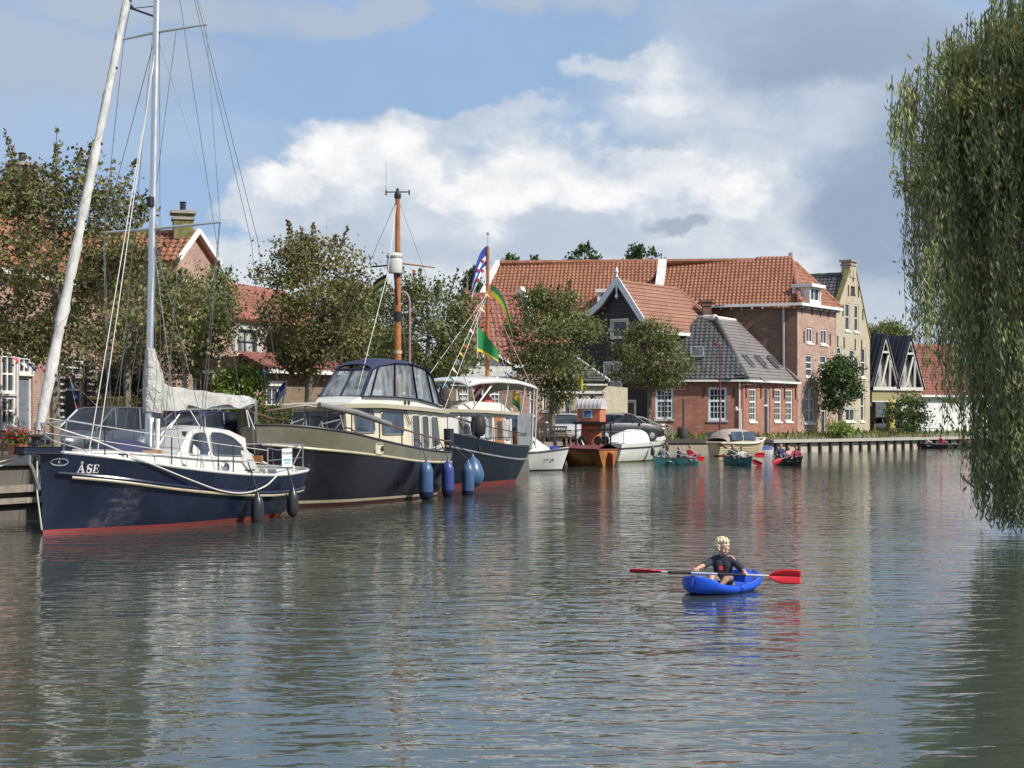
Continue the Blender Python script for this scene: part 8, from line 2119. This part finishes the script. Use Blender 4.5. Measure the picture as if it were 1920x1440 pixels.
# ---- lamps and posts
def lamp(label, px, D, base, top, style, mat):
    p = Vector((GX(px, D), D, base)); h = ZZ(top, D)-base; T = thing('street_lamp', label, 'street lamp', p)
    mb = MB()
    if style == 'arc': mb.tube([(0, 0, 0), (0, 0, h-.5)]+[(-.28+.28*math.cos(a), 0, h-.5+.45*math.sin(a)) for a in [PI*.5*k/6 for k in range(1, 7)]]+[(-.5, 0, h-.07)], .05, 8)
    else: mb.tube([(0, 0, 0), (0, 0, 1.0), (0, 0, h)], [.07, .055, .045], 8)
    obj('post', mb, mat, T, smooth=True); mb = MB()
    if style == 'arc': mb.box((-.62, 0, h-.12), (.4, .14, .1)); obj('lamp_head', mb, GALV, T, bevel=.03)
    elif style == 'lantern':
        mb.lathe([(.08, 0), (.2, .08), (.24, .5), (.05, .72), (.02, .85)], (0, 0, h-.75), 8); obj('lantern', mb, DARKMETAL, T)
    else: mb.box((-.16, 0, h), (.42, .12, .1)); mb.lathe([(.04, -.1), (.1, 0), (.1, .12), (.03, .2)], (-.3, 0, h), 8); obj('lamp_head', mb, mat, T)
    return T
lamp('tall thin lamp with bent top right of the wooden mast', 768, 59, 1.06, 545, 'arc', pm('pinkish_steel_post', (.30, .20, .19), .5))
lamp('dark red lamp post standing before the corner house', 1350, 100.8, .95, 646, 'red', pm('dark_red_paint', (.16, .02, .035), .5))
lamp('black lantern on a post behind the sailing boat', 194, 52, 1.06, 695, 'lantern', DARKMETAL)
lamp('thin white lamp post at the corner house downpipe', 1389, 101.3, .95, 768, 'red', WHITE)
mb = MB(); c_ = (GX(1281, 98.5), 98.8, .8); mb.lathe([(.30, 0), (.36, .1), (.38, .6), (.35, .9), (.3, .95)], c_, 18); mb.tube([(c_[0]+.05, c_[1], 1.7), (c_[0]+.05, c_[1], 3.6)], .07, 8)
solo('mooring_barrel', mb, pm('dark_iron', (.05, .045, .05), .7, dirt=.3), 'dark barrel shaped bin with a wooden post on the quay', 'bin', loc=c_, smooth=True)
mb = MB(); mb.tube([(GX(1218, 96), 96, .6), (GX(1218, 96), 96, ZZ(745, 96))], .09, 8); solo('mooring_pole', mb, WOODPALE, 'pale wooden pole behind the white yacht pulpit', 'pole', loc=(GX(1218, 96), 96, .6))
# ---- flower pot and fence on the near quay
c_ = Vector((GX(33, 36), 36.0, 1.33)); T = thing('flower_pot', 'terracotta pot of red flowers on the quay beside the sailing boat bow', 'flower pot', c_)
mb = MB(); mb.lathe([(.14, 0), (.2, .05), (.25, .32), (.27, .36), (.23, .37), (.2, .3)], (0, 0, 0), 18); obj('pot', mb, TERRA, T, smooth=True)
rng = np.random.default_rng(3); n = 700
leaf_object('foliage', rng.normal(size=(n, 3))*np.array([.15, .15, .11])+np.array([0, 0, .48]), rng.normal(size=(n, 3)), rng.uniform(.05, .1, n), palette(rng, n, [(.07, .12, .03), (.1, .16, .05)], [1, 1]), LEAF, T)
n = 260; leaf_object('blossom', rng.normal(size=(n, 3))*np.array([.16, .16, .10])+np.array([0, -.03, .58]), rng.normal(size=(n, 3)), rng.uniform(.05, .09, n), palette(rng, n, [(.60, .03, .04), (.55, .05, .22), (.65, .12, .06)], [3, 1.2, 1]), LEAF, T)
T = thing('fence', 'low dark wire fence on the quay at the left edge', 'fence', (GX(-30, 36.5), 36.0, 1.3))
o_ = Vector(T.location)
mb = MB()
for k in range(7): a = Vector((GX(-60+13*k, 36.2), 36.2+k*.12, 1.3))-o_; mb.bar(a, a+Vector((0, 0, .62)), .025); 
obj('upright', mb, DARKMETAL, T)
mb = MB()
for z in (.08, .22, .36, .5, .62): mb.bar(Vector((GX(-60, 36.2), 36.2, 1.3+z))-o_, Vector((GX(20, 37), 37.0, 1.3+z))-o_, .018)
obj('wire', mb, DARKMETAL, T)
# small flags and buntings
BC = [(.55, .03, .05), (.70, .70, .70), (.06, .08, .40), (.40, .03, .10)]
bunting('red white and blue pennants slanting across the dark shop door', P(98, 668, 52), P(192, 770, 52), 9, BC, .1, .24, 'buntings before the left house')
bunting('short pennant string hanging beside the white framed door', P(20, 665, 51), P(112, 672, 53), 6, BC, .35, .22, 'buntings before the left house')
bunting('pennant string hanging down beside the tree trunk at the left house', P(102, 668, 50), P(106, 800, 50), 8, BC, .0, .24, 'buntings before the left house')
bunting('pennants running down to the parked car from the shutter', P(128, 690, 51.5), P(150, 800, 51.5), 6, BC, .05, .24, 'buntings before the left house')
flag('flag', 'yellow and blue flag hanging beside the round green shrub', P(486, 690, 57), (.25, -.1, 0), .42, .75, [(.03, .22, .45), (.60, .48, .04)], .9, 3)
flag('flag', 'blue and white flag on a slanting pole above the hedge', P(536, 715, 57.5), (-.5, -.1, 0), .55, .5, [(.06, .09, .40), (.45, .5, .7)], 1.1, 5)
mb = MB(); mb.tube([P(527, 772, 57.5), P(538, 712, 57.5)], .03, 6); solo('flag_pole', mb, WHITE, 'slanting white flag pole above the hedge', 'pole')
flag('flag', 'yellow flag hanging in the tree beside the slate roof cottage', P(1083, 700, 71), (.2, -.1, 0), .35, .55, [(.55, .48, .04)], .9, 6)
# weeds along the far quay
rng = np.random.default_rng(12); n = 9000; i0 = 9
seg = rng.integers(9, 15, n); tt = rng.uniform(0, 1, n); E_ = np.array(EDGE); a = E_[seg]; b_ = E_[seg+1]
pts = a+(b_-a)*tt[:, None]; d = b_-a; L = np.linalg.norm(d[:, :2], axis=1); off = rng.uniform(.5, 5.2, n)**1.0
pts[:, 0] -= d[:, 1]/L*off; pts[:, 1] += d[:, 0]/L*off; hz_ = rng.uniform(.08, .34, n)*(1+.8*(rng.uniform(0, 1, n) > .93)); pts[:, 2] = np.where(off < 2.2, a[:, 2]+(1.14-a[:, 2])*off/2.2, 1.14)+hz_*.45
ax = rng.normal(size=(n, 3))*.3; ax[:, 2] = 1
o = leaf_object('weeds', pts, ax, hz_, palette(rng, n, [(.12, .16, .04), (.20, .21, .07), (.28, .25, .11), (.08, .11, .03)], [3, 3, 2, 2]), LEAF, None, aspect=.28); tag(o, 'rough grass and weeds along the far quay', 'grass', kind='stuff')
